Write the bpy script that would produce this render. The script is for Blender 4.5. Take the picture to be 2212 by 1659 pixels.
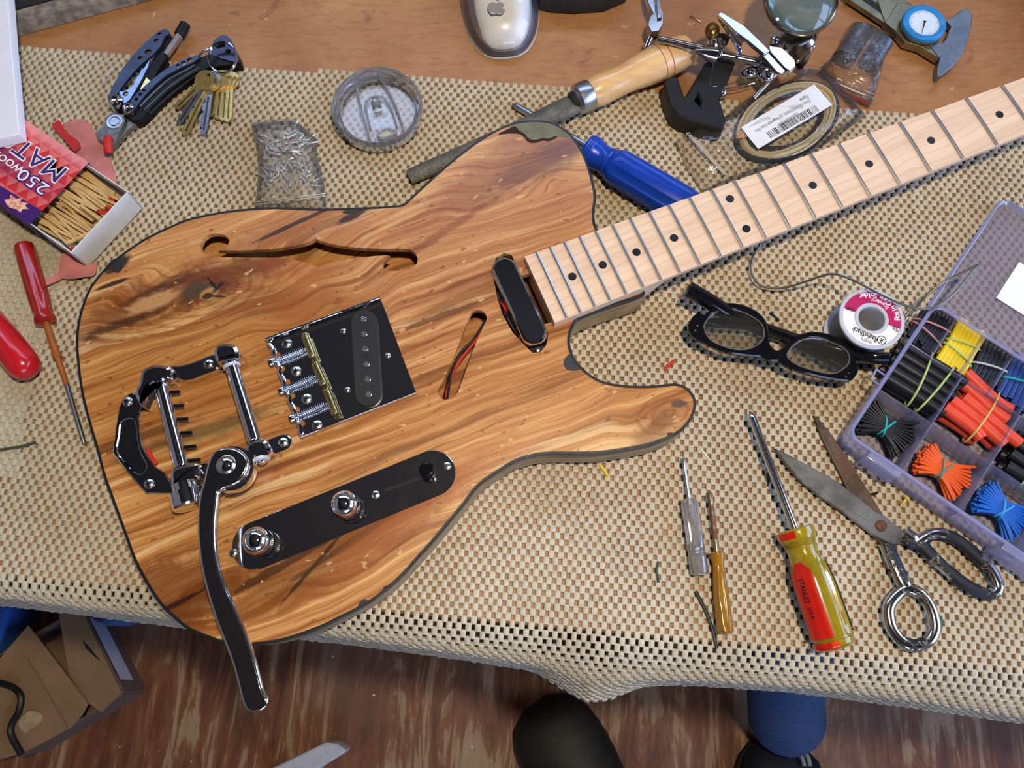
import bpy, bmesh, math, random
from mathutils import Vector, Matrix
from mathutils.geometry import delaunay_2d_cdt
import numpy as np

random.seed(7)
for o in list(bpy.data.objects):
    bpy.data.objects.remove(o)
scene = bpy.context.scene
COL = scene.collection

# ------------------------------------------------------------------ camera
FPX, TILT, CAMH = 1800.0, math.radians(17.17), 0.605
cam_data = bpy.data.cameras.new('camera')
cam_data.sensor_fit = 'HORIZONTAL'
cam_data.sensor_width = 36.0
cam_data.lens = FPX / 2212 * 36.0
cam_data.clip_start = 0.01
cam_data.clip_end = 50
cam = bpy.data.objects.new('camera', cam_data)
COL.objects.link(cam)
cam.location = (0, 0, CAMH)
cam.rotation_euler = (TILT, 0, 0)
scene.camera = cam

# ------------------------------------------------------------------ world, lights, exposure
world = bpy.data.worlds.new('world')
scene.world = world
world.use_nodes = True
bg = world.node_tree.nodes['Background']
bg.inputs[0].default_value = (0.42, 0.58, 1.0, 1)
bg.inputs[1].default_value = 0.25

def lamp(name, kind, loc, energy, color, rot=(0, 0, 0), **kw):
    d = bpy.data.lights.new(name, kind)
    d.energy = energy
    d.color = color
    for k, val in kw.items():
        setattr(d, k, val)
    o = bpy.data.objects.new(name, d)
    COL.objects.link(o)
    o.location = loc
    o.rotation_euler = rot
    return o

LAMP = lamp('workshop_bulb', 'POINT', (0.14, 0.08, 1.05), 34, (1.0, 0.87, 0.67), shadow_soft_size=0.035)
lamp('daylight_east_window', 'AREA', (1.38, 0.05, 0.60), 26, (0.42, 0.58, 1.0), (0, math.radians(90), 0),
     shape='RECTANGLE', size=0.8, size_y=1.3)
lamp('daylight_north_window', 'AREA', (0.0, 1.33, 1.22), 22, (0.45, 0.62, 1.0), (math.radians(-90), 0, 0),
     shape='RECTANGLE', size=2.2, size_y=0.5)

lamp('daylight_south_window', 'AREA', (0.75, -1.93, 0.62), 24, (0.42, 0.58, 1.0), (math.radians(90), 0, 0),
     shape='RECTANGLE', size=1.2, size_y=0.8)

vs = scene.view_settings
vs.view_transform = 'Standard'
vs.look = 'None'
vs.exposure = 0.0
vs.gamma = 1.0
vs.use_curve_mapping = False
try:
    scene.cycles.max_bounces = 6
    scene.cycles.diffuse_bounces = 2
    scene.cycles.glossy_bounces = 4
    scene.cycles.transmission_bounces = 6
    scene.cycles.transparent_max_bounces = 16
    scene.cycles.use_adaptive_sampling = True
    scene.cycles.adaptive_threshold = 0.05
    scene.cycles.adaptive_min_samples = 12
    scene.cycles.caustics_reflective = False
    scene.cycles.caustics_refractive = False
    scene.cycles.sample_clamp_indirect = 4.0
except Exception:
    pass

# ------------------------------------------------------------------ pixel -> place on a horizontal plane
CT, ST = math.cos(TILT), math.sin(TILT)
def W(x, y, z=0.0):
    rx, ry = (x - 1106) / FPX, -(y - 829.5) / FPX
    k = (CAMH - z) / (CT - ry * ST)
    return Vector((rx * k, (ry * CT + ST) * k, z))
def Wl(pts, z=0.0):
    return [W(p[0], p[1], z) for p in pts]
def ZP(pts, x0, y0, s):
    return [(x0 + p[0] / s, y0 + p[1] / s) for p in pts]

# ------------------------------------------------------------------ curves
def spline(pts, n=6, closed=False):
    P = [Vector(p) for p in pts]
    out = []
    N = len(P)
    rng = range(N) if closed else range(N - 1)
    for i in rng:
        if closed:
            a, b, c, d = P[i - 1], P[i], P[(i + 1) % N], P[(i + 2) % N]
        else:
            a, b, c, d = P[max(i - 1, 0)], P[i], P[i + 1], P[min(i + 2, N - 1)]
        for j in range(n):
            t = j / n
            out.append(0.5 * ((2 * b) + (c - a) * t + (2 * a - 5 * b + 4 * c - d) * t * t + (3 * b - a - 3 * c + d) * t ** 3))
    if not closed:
        out.append(P[-1].copy())
    return out
def xy(pts):
    return [(p[0], p[1]) for p in pts]
def area2(l):
    return sum(l[i - 1][0] * l[i][1] - l[i][0] * l[i - 1][1] for i in range(len(l)))
def ccw(l):
    l = [(p[0], p[1]) for p in l]
    return l if area2(l) > 0 else l[::-1]
def inset(l, d):
    out = []
    n = len(l)
    for i in range(n):
        p, a, b = Vector(l[i]), Vector(l[i - 1]), Vector(l[(i + 1) % n])
        e1 = (p - a)
        e2 = (b - p)
        if e1.length < 1e-9 or e2.length < 1e-9:
            out.append((p.x, p.y))
            continue
        e1.normalize(); e2.normalize()
        n1, n2 = Vector((-e1.y, e1.x)), Vector((-e2.y, e2.x))
        m = n1 + n2
        if m.length < 1e-6:
            m = n1
        m.normalize()
        c = max(m.dot(n1), 0.45)
        q = p + m * (d / c)
        out.append((q.x, q.y))
    return out
def capsule(a, b, r, n=10):
    a, b = Vector(a[:2]), Vector(b[:2])
    d = (b - a).normalized()
    th = math.atan2(d.y, d.x)
    out = []
    for i in range(n + 1):
        t = th - math.pi / 2 + math.pi * i / n
        out.append((b.x + r * math.cos(t), b.y + r * math.sin(t)))
    for i in range(n + 1):
        t = th + math.pi / 2 + math.pi * i / n
        out.append((a.x + r * math.cos(t), a.y + r * math.sin(t)))
    return out
def circle(c, r, n=20, ry=None, rot=0):
    ry = r if ry is None else ry
    out = []
    for i in range(n):
        t = 2 * math.pi * i / n
        x, y = r * math.cos(t), ry * math.sin(t)
        out.append((c[0] + x * math.cos(rot) - y * math.sin(rot), c[1] + x * math.sin(rot) + y * math.cos(rot)))
    return out
def rrect(w, h, r, n=4):
    out = []
    for cx, cy, a0 in ((w / 2 - r, h / 2 - r, 0), (-w / 2 + r, h / 2 - r, 90), (-w / 2 + r, -h / 2 + r, 180), (w / 2 - r, -h / 2 + r, 270)):
        for i in range(n + 1):
            a = math.radians(a0 + 90 * i / n)
            out.append((cx + r * math.cos(a), cy + r * math.sin(a)))
    return out

# ------------------------------------------------------------------ mesh builder
class MB:
    def __init__(s):
        s.v = []; s.f = []
    def add(s, v, f, M=None):
        o = len(s.v)
        for p in v:
            q = Vector(p)
            s.v.append(M @ q if M is not None else q)
        s.f += [tuple(i + o for i in g) for g in f]
        return s
    def rings(s, rings, cap0=True, cap1=True, closed=True, M=None):
        n = len(rings[0]); v = []; f = []
        for r in rings:
            v += [Vector(p) for p in r]
        for k in range(len(rings) - 1):
            for i in range(n if closed else n - 1):
                j = (i + 1) % n
                f.append((k * n + i, k * n + j, (k + 1) * n + j, (k + 1) * n + i))
        if cap0: f.append(tuple(range(n))[::-1])
        if cap1: f.append(tuple((len(rings) - 1) * n + i for i in range(n)))
        return s.add(v, f, M)
    def prism(s, loop, z0, z1, bevel=0.0, bot=0.0, M=None):
        l = ccw(loop)
        R = []
        if bot:
            R += [[(p[0], p[1], z0) for p in inset(l, bot)], [(p[0], p[1], z0 + bot) for p in l]]
        else:
            R += [[(p[0], p[1], z0) for p in l]]
        if bevel:
            R += [[(p[0], p[1], z1 - bevel) for p in l],
                  [(p[0], p[1], z1 - 0.3 * bevel) for p in inset(l, 0.3 * bevel)],
                  [(p[0], p[1], z1) for p in inset(l, bevel)]]
        else:
            R += [[(p[0], p[1], z1) for p in l]]
        return s.rings(R, M=M)
    def plate(s, loop, holes, z0, z1, bevel=0.0, M=None, bottom=True):
        loop = ccw(loop); holes = [ccw(h)[::-1] for h in holes]
        def cap(lo, ho, z, flip):
            vv = []; ee = []
            for l in [lo] + ho:
                b = len(vv)
                vv += [Vector(p[:2]) for p in l]
                ee += [(b + i, b + (i + 1) % len(l)) for i in range(len(l))]
            r = delaunay_2d_cdt(vv, ee, [], 1, 1e-7)
            def inside(x, y, l):
                c = False
                for i in range(len(l)):
                    (x1, y1), (x2, y2) = l[i - 1][:2], l[i][:2]
                    if (y1 > y) != (y2 > y) and x < (x2 - x1) * (y - y1) / (y2 - y1) + x1:
                        c = not c
                return c
            fs = []
            for t in r[2]:
                m = sum((r[0][i] for i in t), Vector((0, 0))) / len(t)
                if inside(m.x, m.y, lo) and not any(inside(m.x, m.y, h) for h in ho):
                    fs.append(tuple(t))
            out = []
            for t in fs:
                a, b, c = [r[0][i] for i in t[:3]]
                pos = (b.x - a.x) * (c.y - a.y) - (b.y - a.y) * (c.x - a.x) > 0
                out.append(t if pos != flip else t[::-1])
            s.add([(p.x, p.y, z) for p in r[0]], out, M)
        for l in [loop] + holes:
            if bevel:
                s.rings([[(p[0], p[1], z0) for p in l], [(p[0], p[1], z1 - bevel) for p in l], [(p[0], p[1], z1) for p in inset(l, bevel)]], False, False, M=M)
            else:
                s.rings([[(p[0], p[1], z0) for p in l], [(p[0], p[1], z1) for p in l]], False, False, M=M)
        if bevel:
            cap(inset(loop, bevel), [inset(h, bevel) for h in holes], z1, False)
        else:
            cap(loop, holes, z1, False)
        if bottom:
            cap(loop, holes, z0, True)
        return s
    def tube(s, pts, r, n=10, closed=False, caps=True, squash=1.0, M=None):
        P = [Vector(p) for p in pts]
        N = len(P)
        rs = r if isinstance(r, (list, tuple)) else [r] * N
        T = []
        for i in range(N):
            a = P[i - 1] if (closed or i > 0) else P[i]
            b = P[(i + 1) % N] if (closed or i < N - 1) else P[i]
            t = b - a
            T.append(t.normalized() if t.length > 1e-12 else Vector((1, 0, 0)))
        up = Vector((0, 0, 1))
        if abs(T[0].dot(up)) > 0.95:
            up = Vector((1, 0, 0))
        u = (up - T[0] * up.dot(T[0])).normalized()
        R = []
        for i in range(N):
            u = (u - T[i] * u.dot(T[i])).normalized()
            w = T[i].cross(u)
            R.append([P[i] + (u * math.sin(2 * math.pi * k / n) * squash + w * math.cos(2 * math.pi * k / n)) * rs[i] for k in range(n)])
        if closed:
            R.append(R[0])
            caps = False
        return s.rings(R, caps, caps, M=M)
    def lathe(s, prof, n=24, M=None, caps=True):
        R = [[(r * math.cos(2 * math.pi * k / n), r * math.sin(2 * math.pi * k / n), h) for k in range(n)] for r, h in prof]
        return s.rings(R, caps, caps, M=M)
    def box(s, c, size, b=0.0, M=None):
        x, y, z = size
        l = rrect(x, y, min(b, x / 2.1, y / 2.1), 2) if b else [(x / 2, y / 2), (-x / 2, y / 2), (-x / 2, -y / 2), (x / 2, -y / 2)]
        T = Matrix.Translation(Vector(c))
        return s.prism(l, -z / 2, z / 2, bevel=b * 0.8, bot=b * 0.8, M=(M @ T) if M is not None else T)
    def sphere(s, c, r, n=14, m=8, sc=(1, 1, 1), M=None):
        prof = [(max(r * math.sin(math.pi * i / m), r * 0.02), -r * math.cos(math.pi * i / m)) for i in range(m + 1)]
        T = Matrix.Translation(Vector(c)) @ Matrix.Diagonal((*sc, 1))
        return s.lathe(prof, n, M=(M @ T) if M is not None else T)
    def grid(s, fn, nu, nv):
        v = [fn(i / nu, j / nv) for j in range(nv + 1) for i in range(nu + 1)]
        f = [(j * (nu + 1) + i, j * (nu + 1) + i + 1, (j + 1) * (nu + 1) + i + 1, (j + 1) * (nu + 1) + i) for j in range(nv) for i in range(nu)]
        return s.add(v, f)

def axis_frame(p0, p1, roll_up=(0, 0, 1)):
    """matrix: local x from p0 to p1, local z near roll_up, origin p0"""
    x = (Vector(p1) - Vector(p0)).normalized()
    up = Vector(roll_up)
    y = up.cross(x)
    if y.length < 1e-6:
        y = Vector((0, 1, 0))
    y.normalize()
    z = x.cross(y)
    M = Matrix((x, y, z)).transposed().to_4x4()
    M.translation = Vector(p0)
    return M
LX = Matrix(((0, 0, 1, 0), (0, 1, 0, 0), (-1, 0, 0, 0), (0, 0, 0, 1)))  # lathe z -> local x
def along(p0, p1):
    """matrix that takes a lathe's z axis onto p0->p1"""
    d = (Vector(p1) - Vector(p0))
    q = Vector((0, 0, 1)).rotation_difference(d.normalized())
    return Matrix.Translation(Vector(p0)) @ q.to_matrix().to_4x4()

# ------------------------------------------------------------------ objects
def tag(o, label=None, cat=None, group=None, kind=None):
    if label: o['label'] = label
    if cat: o['category'] = cat
    if group: o['group'] = group
    if kind: o['kind'] = kind
    return o
def thing(name, label, cat, loc, group=None):
    o = bpy.data.objects.new(name, None)
    o.empty_display_size = 0.01
    COL.objects.link(o)
    o.location = loc
    o['wl'] = tuple(loc)
    return tag(o, label, cat, group)
def mesh_from(mb, name, origin, smooth=35):
    me = bpy.data.meshes.new(name)
    og = Vector(origin)
    me.from_pydata([tuple(p - og) for p in mb.v], [], mb.f)
    me.validate(verbose=False)
    bm = bmesh.new(); bm.from_mesh(me)
    bmesh.ops.recalc_face_normals(bm, faces=bm.faces)
    bm.to_mesh(me); bm.free()
    if smooth:
        me.shade_smooth()
        me.set_sharp_from_angle(angle=math.radians(smooth))
        for pl in me.polygons:
            if len(pl.vertices) > 4 or abs(pl.normal.z) > 0.99995:
                pl.use_smooth = False
    me.update()
    return me
def part(name, mb, mat, parent=None, smooth=35, loc=None, label=None):
    if parent is not None:
        og = Vector(parent['wl'])
    else:
        og = Vector(loc) if loc is not None else sum((Vector(p) for p in mb.v), Vector()) / max(len(mb.v), 1)
        if loc is None:
            og.z = min(p.z for p in mb.v)
    me = mesh_from(mb, name, og, smooth)
    me.materials.append(mat)
    o = bpy.data.objects.new(name, me)
    COL.objects.link(o)
    o['wl'] = tuple(og)
    if parent is not None:
        o.parent = parent
    else:
        o.location = og
    if label: o['label'] = label
    return o
def solo(name, mb, mat, label, cat, group=None, smooth=35, loc=None, kind=None):
    return tag(part(name, mb, mat, None, smooth, loc), label, cat, group, kind)
def struct(name, mb, mat, smooth=0):
    return tag(part(name, mb, mat, None, smooth, (0, 0, 0)), kind='structure')
def clone(o, M, parent=None):
    c = o.copy(); COL.objects.link(c)
    if parent is None:
        c.matrix_world = M
    for ch in o.children:
        d = ch.copy(); COL.objects.link(d); d.parent = c
        d.matrix_parent_inverse = Matrix()
    return c
def text_geo(s, size, bold=0.0, align='CENTER', res=2, extrude=0.0):
    cu = bpy.data.curves.new('t', 'FONT')
    cu.body = s; cu.size = size; cu.align_x = align; cu.align_y = 'CENTER'
    cu.offset = bold; cu.resolution_u = res; cu.extrude = extrude
    ob = bpy.data.objects.new('t', cu)
    me = bpy.data.meshes.new_from_object(ob)
    v = [tuple(p.co) for p in me.vertices]; f = [tuple(p.vertices) for p in me.polygons]
    bpy.data.objects.remove(ob); bpy.data.curves.remove(cu); bpy.data.meshes.remove(me)
    return v, f

# ------------------------------------------------------------------ materials
def srgb(r, g, b):
    def c(x):
        x /= 255
        return x / 12.92 if x <= 0.04045 else ((x + 0.055) / 1.055) ** 2.4
    return (c(r), c(g), c(b), 1)
class NT:
    def __init__(s, name):
        s.m = bpy.data.materials.new(name); s.m.use_nodes = True
        s.t = s.m.node_tree; s.N = s.t.nodes; s.L = s.t.links
        s.N.clear()
        s.out = s.N.new('ShaderNodeOutputMaterial')
    def node(s, typ, props=None, **inp):
        n = s.N.new(typ)
        for k, v in (props or {}).items():
            setattr(n, k, v)
        for k, v in inp.items():
            key = int(k[1:]) if (k[0] == 'i' and k[1:].isdigit()) else k.replace('_', ' ')
            s.set(n, key, v)
        return n
    def set(s, n, key, v):
        sock = n.inputs[key]
        if isinstance(v, bpy.types.NodeSocket):
            s.L.new(v, sock)
        elif isinstance(v, bpy.types.Node):
            s.L.new(v.outputs[0], sock)
        else:
            if sock.type == 'RGBA' and isinstance(v, tuple) and len(v) == 3:
                v = (*v, 1)
            sock.default_value = v
    def math(s, op, a, b=0.0, c=0.0, clamp=False):
        n = s.node('ShaderNodeMath', {'operation': op, 'use_clamp': clamp}, i0=a, i1=b, i2=c)
        return n.outputs[0]
    def mix(s, f, a, b, mode='MIX'):
        n = s.node('ShaderNodeMix', {'data_type': 'RGBA', 'blend_type': mode, 'clamp_factor': True})
        s.set(n, 0, f); s.set(n, 6, a); s.set(n, 7, b)
        return n.outputs[2]
    def noise(s, vec, scale, detail=4, rough=0.55, dist=0.0, out=0):
        n = s.node('ShaderNodeTexNoise', None, Vector=vec, Scale=scale, Detail=detail, Roughness=rough, Distortion=dist)
        return n.outputs[out]
    def ramp(s, fac, stops, interp='LINEAR'):
        n = s.node('ShaderNodeValToRGB'); s.set(n, 0, fac)
        r = n.color_ramp; r.interpolation = interp
        while len(r.elements) < len(stops):
            r.elements.new(0.5)
        for e, (p, c) in zip(r.elements, stops):
            e.position = p
            e.color = c if len(c) == 4 else (*c, 1)
        return n.outputs[0]
    def sm(s, x, a, b, o0=0.0, o1=1.0):
        n = s.node('ShaderNodeMapRange', {'interpolation_type': 'SMOOTHSTEP'})
        for k, v in ((0, x), (1, a), (2, b), (3, o0), (4, o1)):
            s.set(n, k, v)
        return n.outputs[0]
    def coord(s, kind='Object'):
        return s.node('ShaderNodeTexCoord').outputs[kind]
    def mapping(s, vec, loc=(0, 0, 0), rot=(0, 0, 0), scale=(1, 1, 1)):
        return s.node('ShaderNodeMapping', None, Vector=vec, Location=loc, Rotation=rot, Scale=scale).outputs[0]
    def bump(s, h, strength=0.3, dist=0.001):
        return s.node('ShaderNodeBump', None, Height=h, Strength=strength, Distance=dist).outputs[0]
    def principled(s, **kw):
        n = s.N.new('ShaderNodeBsdfPrincipled')
        for k, v in kw.items():
            s.set(n, k.replace('_', ' '), v)
        s.L.new(n.outputs[0], s.out.inputs[0])
        return n
def M_(name, col, rough=0.5, metal=0.0, var=0.12, vscale=60, bump=0.0, bscale=400, spec=0.5, coat=0.0, trans=0.0, ior=1.45, col2=None, rvar=0.0):
    t = NT(name)
    c = col if len(col) == 4 else (*col, 1)
    co = t.coord()
    nz = t.noise(co, vscale, 5)
    c2 = col2 or tuple(max(0, x * (1 - var * 2)) for x in c[:3]) + (1,)
    colr = t.mix(t.sm(nz, 0.35, 0.65), c, c2) if (var or col2) else c
    kw = dict(Base_Color=colr, Roughness=rough, Metallic=metal, IOR=ior, Specular_IOR_Level=spec, Coat_Weight=coat, Transmission_Weight=trans)
    if rvar:
        kw['Roughness'] = t.math('ADD', t.math('MULTIPLY', t.noise(co, vscale * 3, 3), rvar * 2), rough - rvar)
    if bump:
        kw['Normal'] = t.bump(t.noise(co, bscale, 4), bump, 0.0006)
    t.principled(**kw)
    return t.m
def M_film(name, col, diffuse=0.12, gloss=0.25, rough=0.08, tint=(1, 1, 1), wrinkle=0.4, wscale=70, trans_rough=0.0):
    """thin clear plastic: mostly see-through, some sheen, a little milky scatter"""
    t = NT(name)
    co = t.coord()
    nz = t.noise(co, wscale, 4, 0.6, 0.6)
    nrm = t.bump(nz, wrinkle, 0.004) if wrinkle else None
    tr = t.node('ShaderNodeBsdfTransparent', None, Color=(*tint, 1))
    df = t.node('ShaderNodeBsdfDiffuse', None, Color=col)
    tl = t.node('ShaderNodeBsdfTranslucent', None, Color=col)
    gl = t.node('ShaderNodeBsdfGlossy', None, Color=(1, 1, 1, 1), Roughness=rough)
    fr = t.node('ShaderNodeFresnel', None, IOR=1.5)
    if nrm is not None:
        t.set(gl, 'Normal', nrm); t.set(fr, 'Normal', nrm)
    d2 = t.node('ShaderNodeMixShader', None, i0=0.5, i1=df, i2=tl)
    m1 = t.node('ShaderNodeMixShader', None, i0=diffuse, i1=tr, i2=d2)
    m2 = t.node('ShaderNodeMixShader', None, i0=t.math('MULTIPLY', fr.outputs[0], gloss * 4, clamp=True), i1=m1, i2=gl)
    t.L.new(m2.outputs[0], t.out.inputs[0])
    return t.m

CHROME = M_('chrome', (0.80, 0.80, 0.82), 0.045, 1.0, 0.03, 300)
def chrome_plate():
    t = NT('smudged_chrome')
    co = t.coord()
    n = t.noise(co, 70, 6, 0.65, 0.5); n2 = t.noise(co, 1600, 2, 0.5)
    sm_ = t.sm(n, 0.42, 0.68)
    c = t.mix(sm_, (0.80, 0.80, 0.81, 1), (0.74, 0.70, 0.62, 1))
    c = t.mix(t.sm(n2, 0.72, 0.75), c, (1, 1, 1, 1))
    t.principled(Base_Color=c, Metallic=1.0, Roughness=t.math('ADD', 0.05, t.math('MULTIPLY', sm_, 0.05)))
    return t.m
CHROMEP = chrome_plate()
NICKEL = M_('nickel_steel', (0.62, 0.61, 0.58), 0.22, 1.0, 0.08, 200)
STEEL = M_('brushed_steel', (0.55, 0.56, 0.58), 0.3, 1.0, 0.12, 150)
BRASS = M_('brass', (0.66, 0.50, 0.18), 0.24, 1.0, 0.14, 300)
BLACKP = M_('black_plastic', (0.012, 0.012, 0.013), 0.35, 0, 0.1, 100)
BLACKG = M_('black_gloss', (0.006, 0.006, 0.007), 0.12, 0, 0.1, 100)
BLACKM = M_('black_matte', (0.02, 0.02, 0.019), 0.7, 0, 0.2, 200, bump=0.15)
WHITEP = M_('white_paper', srgb(238, 238, 240), 0.6, 0, 0.02, 50)
INK = M_('black_ink', (0.006, 0.006, 0.007), 0.7, 0, 0, 50)
REDP = M_('red_plastic', srgb(205, 32, 24), 0.3, 0, 0.06, 80)
# ================================================================== the room
FLOORZ = -0.65
def wood_floor():
    t = NT('plywood_floor')
    co = t.coord()
    p = t.mapping(co, rot=(0, 0, math.radians(4)), scale=(1, 1, 1))
    n1 = t.noise(t.mapping(p, scale=(9.0, 1.9, 1)), 2.2, 5, 0.6, 1.6)
    n2 = t.noise(t.mapping(p, scale=(30, 2.4, 1)), 2.0, 5, 0.65, 1.0)
    n3 = t.noise(co, 3.0, 3)
    c = t.ramp(t.math('ADD', t.math('MULTIPLY', n1, 0.62), t.math('MULTIPLY', n2, 0.38)),
               [(0.36, srgb(84, 46, 24)), (0.46, srgb(122, 72, 42)), (0.52, srgb(140, 92, 58)), (0.545, srgb(168, 132, 96)), (0.62, srgb(178, 146, 112)), (0.72, srgb(124, 80, 50))])
    c = t.mix(t.sm(n3, 0.45, 0.7), c, srgb(118, 84, 62))
    sp = t.noise(co, 60, 2, 0.5)
    c = t.mix(t.sm(sp, 0.745, 0.77), c, srgb(205, 200, 195))
    t.principled(Base_Color=c, Roughness=0.55, Normal=t.bump(n2, 0.15, 0.001))
    return t.m
def bench_wood():
    t = NT('bench_board')
    co = t.coord()
    n1 = t.noise(co, 7, 6, 0.6)
    n2 = t.noise(t.mapping(co, scale=(60, 240, 1), rot=(0, 0, -1.5)), 1.0, 4, 0.6)
    n3 = t.noise(co, 26, 4, 0.6, 0.8)
    c = t.ramp(n1, [(0.3, srgb(146, 98, 54)), (0.5, srgb(172, 120, 70)), (0.7, srgb(192, 142, 90))])
    c = t.mix(t.math('MULTIPLY', t.sm(n2, 0.45, 0.75), 0.35), c, srgb(120, 66, 30))
    c = t.mix(t.math('MULTIPLY', t.sm(n3, 0.62, 0.72), 0.55), c, srgb(112, 62, 34))
    c = t.mix(t.math('MULTIPLY', t.sm(t.noise(co, 90, 2), 0.72, 0.76), 0.6), c, srgb(215, 170, 125))
    t.principled(Base_Color=c, Roughness=0.5, Normal=t.bump(n2, 0.12, 0.0006))
    return t.m
DARKWOOD = M_('dark_rafters', srgb(26, 20, 16), 0.85, 0, 0.2, 6)
WALLM = M_('wall_boards', srgb(150, 142, 132), 0.85, 0, 0.2, 5)
FRAMEM = M_('window_paint', srgb(150, 150, 150), 0.5, 0, 0.05)
struct('floor', MB().box((0, 0, FLOORZ - 0.02), (3.6, 4.2, 0.04)), wood_floor())
struct('ceiling', MB().box((0, 0, 1.82), (3.6, 4.2, 0.04)), DARKWOOD)
struct('wall_west', MB().box((-1.52, 0, 0.57), (0.04, 4.2, 2.45)), WALLM)
def wall_with_window(name, M, w, h, hole):
    x0, x1, y0, y1 = hole
    mb = MB().plate([(-w / 2, 0), (w / 2, 0), (w / 2, h), (-w / 2, h)], [[(x0, y0), (x1, y0), (x1, y1), (x0, y1)]], -0.02, 0.02, M=M)
    struct(name, mb, WALLM)
def window(name, M, hole, nx, ny):
    x0, x1, y0, y1 = hole
    mb = MB()
    t = 0.03
    for a in range(nx + 1):
        x = x0 + (x1 - x0) * a / nx
        mb.box((x, (y0 + y1) / 2, 0.0), (t, y1 - y0 + t, 0.05), M=M)
    for b in range(ny + 1):
        y = y0 + (y1 - y0) * b / ny
        mb.box(((x0 + x1) / 2, y, 0.0), (x1 - x0 + t, t, 0.05), M=M)
    struct(name, mb, FRAMEM)
ME = Matrix.Translation((1.40, 0, FLOORZ)) @ Matrix(((0, 0, -1, 0), (1, 0, 0, 0), (0, 1, 0, 0), (0, 0, 0, 1)))
MN = Matrix.Translation((0, 1.36, FLOORZ)) @ Matrix(((1, 0, 0, 0), (0, 0, -1, 0), (0, 1, 0, 0), (0, 0, 0, 1)))
HE, HN = (-0.62, 0.72, 0.84, 1.66), (-1.12, 1.12, 1.60, 2.14)
wall_with_window('wall_east', ME, 4.2, 2.45, HE)
wall_with_window('wall_north', MN, 3.0, 2.45, HN)
ME2 = Matrix.Translation((-0.05, 0, 0)) @ ME
MN2 = Matrix.Translation((0, -0.06, 0)) @ MN
MSo = Matrix.Translation((0, -2.0, FLOORZ)) @ Matrix(((-1, 0, 0, 0), (0, 0, 1, 0), (0, 1, 0, 0), (0, 0, 0, 1)))
HS = (-1.38, -0.12, 0.85, 1.70)
wall_with_window('wall_south', MSo, 3.0, 2.45, HS)
window('window_3', Matrix.Translation((0, 0.06, 0)) @ MSo, HS, 3, 2)
window('window_1', ME2, HE, 3, 2)
window('window_2', MN2, HN, 4, 1)

# ================================================================== the workbench
BA = math.radians(-5.1)
EX = Vector((math.cos(BA), math.sin(BA), 0)); EY = Vector((-EX.y, EX.x, 0))
BO = Vector((0.0, 0.0117, 0))
def B(u, v, z=0.0):
    return BO + EX * u + EY * v + Vector((0, 0, z))
MBENCH = Matrix((EX, EY, Vector((0, 0, 1)))).transposed().to_4x4(); MBENCH.translation = BO
BENCHW = bench_wood()
bench = thing('workbench', 'wide orange-brown wooden workbench under the beige mesh mat', 'workbench', B(0, 0.5, FLOORZ))
part('bench_top', MB().box((0.05, 0.46, -0.02), (1.9, 0.92, 0.04), 0.002, M=MBENCH), BENCHW, bench)
part('front_rail', MB().box((0.05, 0.06, -0.085), (1.7, 0.03, 0.09), 0.002, M=MBENCH), DARKWOOD, bench)
for u, v in ((-0.82, 0.1), (0.9, 0.1), (-0.82, 0.86), (0.9, 0.86)):
    part('leg', MB().box((u, v, (FLOORZ - 0.04) / 2), (0.08, 0.08, -FLOORZ - 0.04), 0.002, M=MBENCH), DARKWOOD, bench)

# grey weathered strip with a black tray behind it (far left corner)
GREYWOOD = M_('weathered_grey_wood', srgb(150, 138, 118), 0.8, 0, 0.25, 120, bump=0.5, bscale=500, col2=srgb(104, 95, 84))
a0, a1 = W(-60, 108, 0), W(420, -23, 0)
Ms = axis_frame(a0, a1)
Ls = (a1 - a0).length
solo('wooden_strip', MB().box((Ls / 2 + 0.05, 0.0065, 0.008), (Ls + 0.1, 0.013, 0.016), 0.0015, M=Ms), GREYWOOD,
     'weathered grey wooden strip lying across the far left corner of the bench', 'wood strip')
tr = thing('storage_tray', 'black shallow tray behind the grey wooden strip in the far left corner', 'tray', Ms @ Vector((Ls / 2, 0.12, 0)))
part('tray_base', MB().box((Ls / 2 + 0.02, 0.128, 0.006), (Ls + 0.06, 0.22, 0.012), 0.003, M=Ms), BLACKM, tr)
for k in range(5):
    part('divider', MB().box((Ls * (0.05 + 0.22 * k), 0.14, 0.019), (0.006, 0.2, 0.014), 0.001, M=Ms), BLACKM, tr)

# grey post end at the right border
solo('wooden_post', MB().box((0, 0, 0.02), (0.05, 0.12, 0.02), 0.003, M=Matrix.Translation(W(2256, 0, -0.01)) @ Matrix.Rotation(math.radians(-2), 4, 'Z')), GREYWOOD,
     'grey wooden block standing at the right rim of the bench beyond the calipers', 'wood block')

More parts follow.
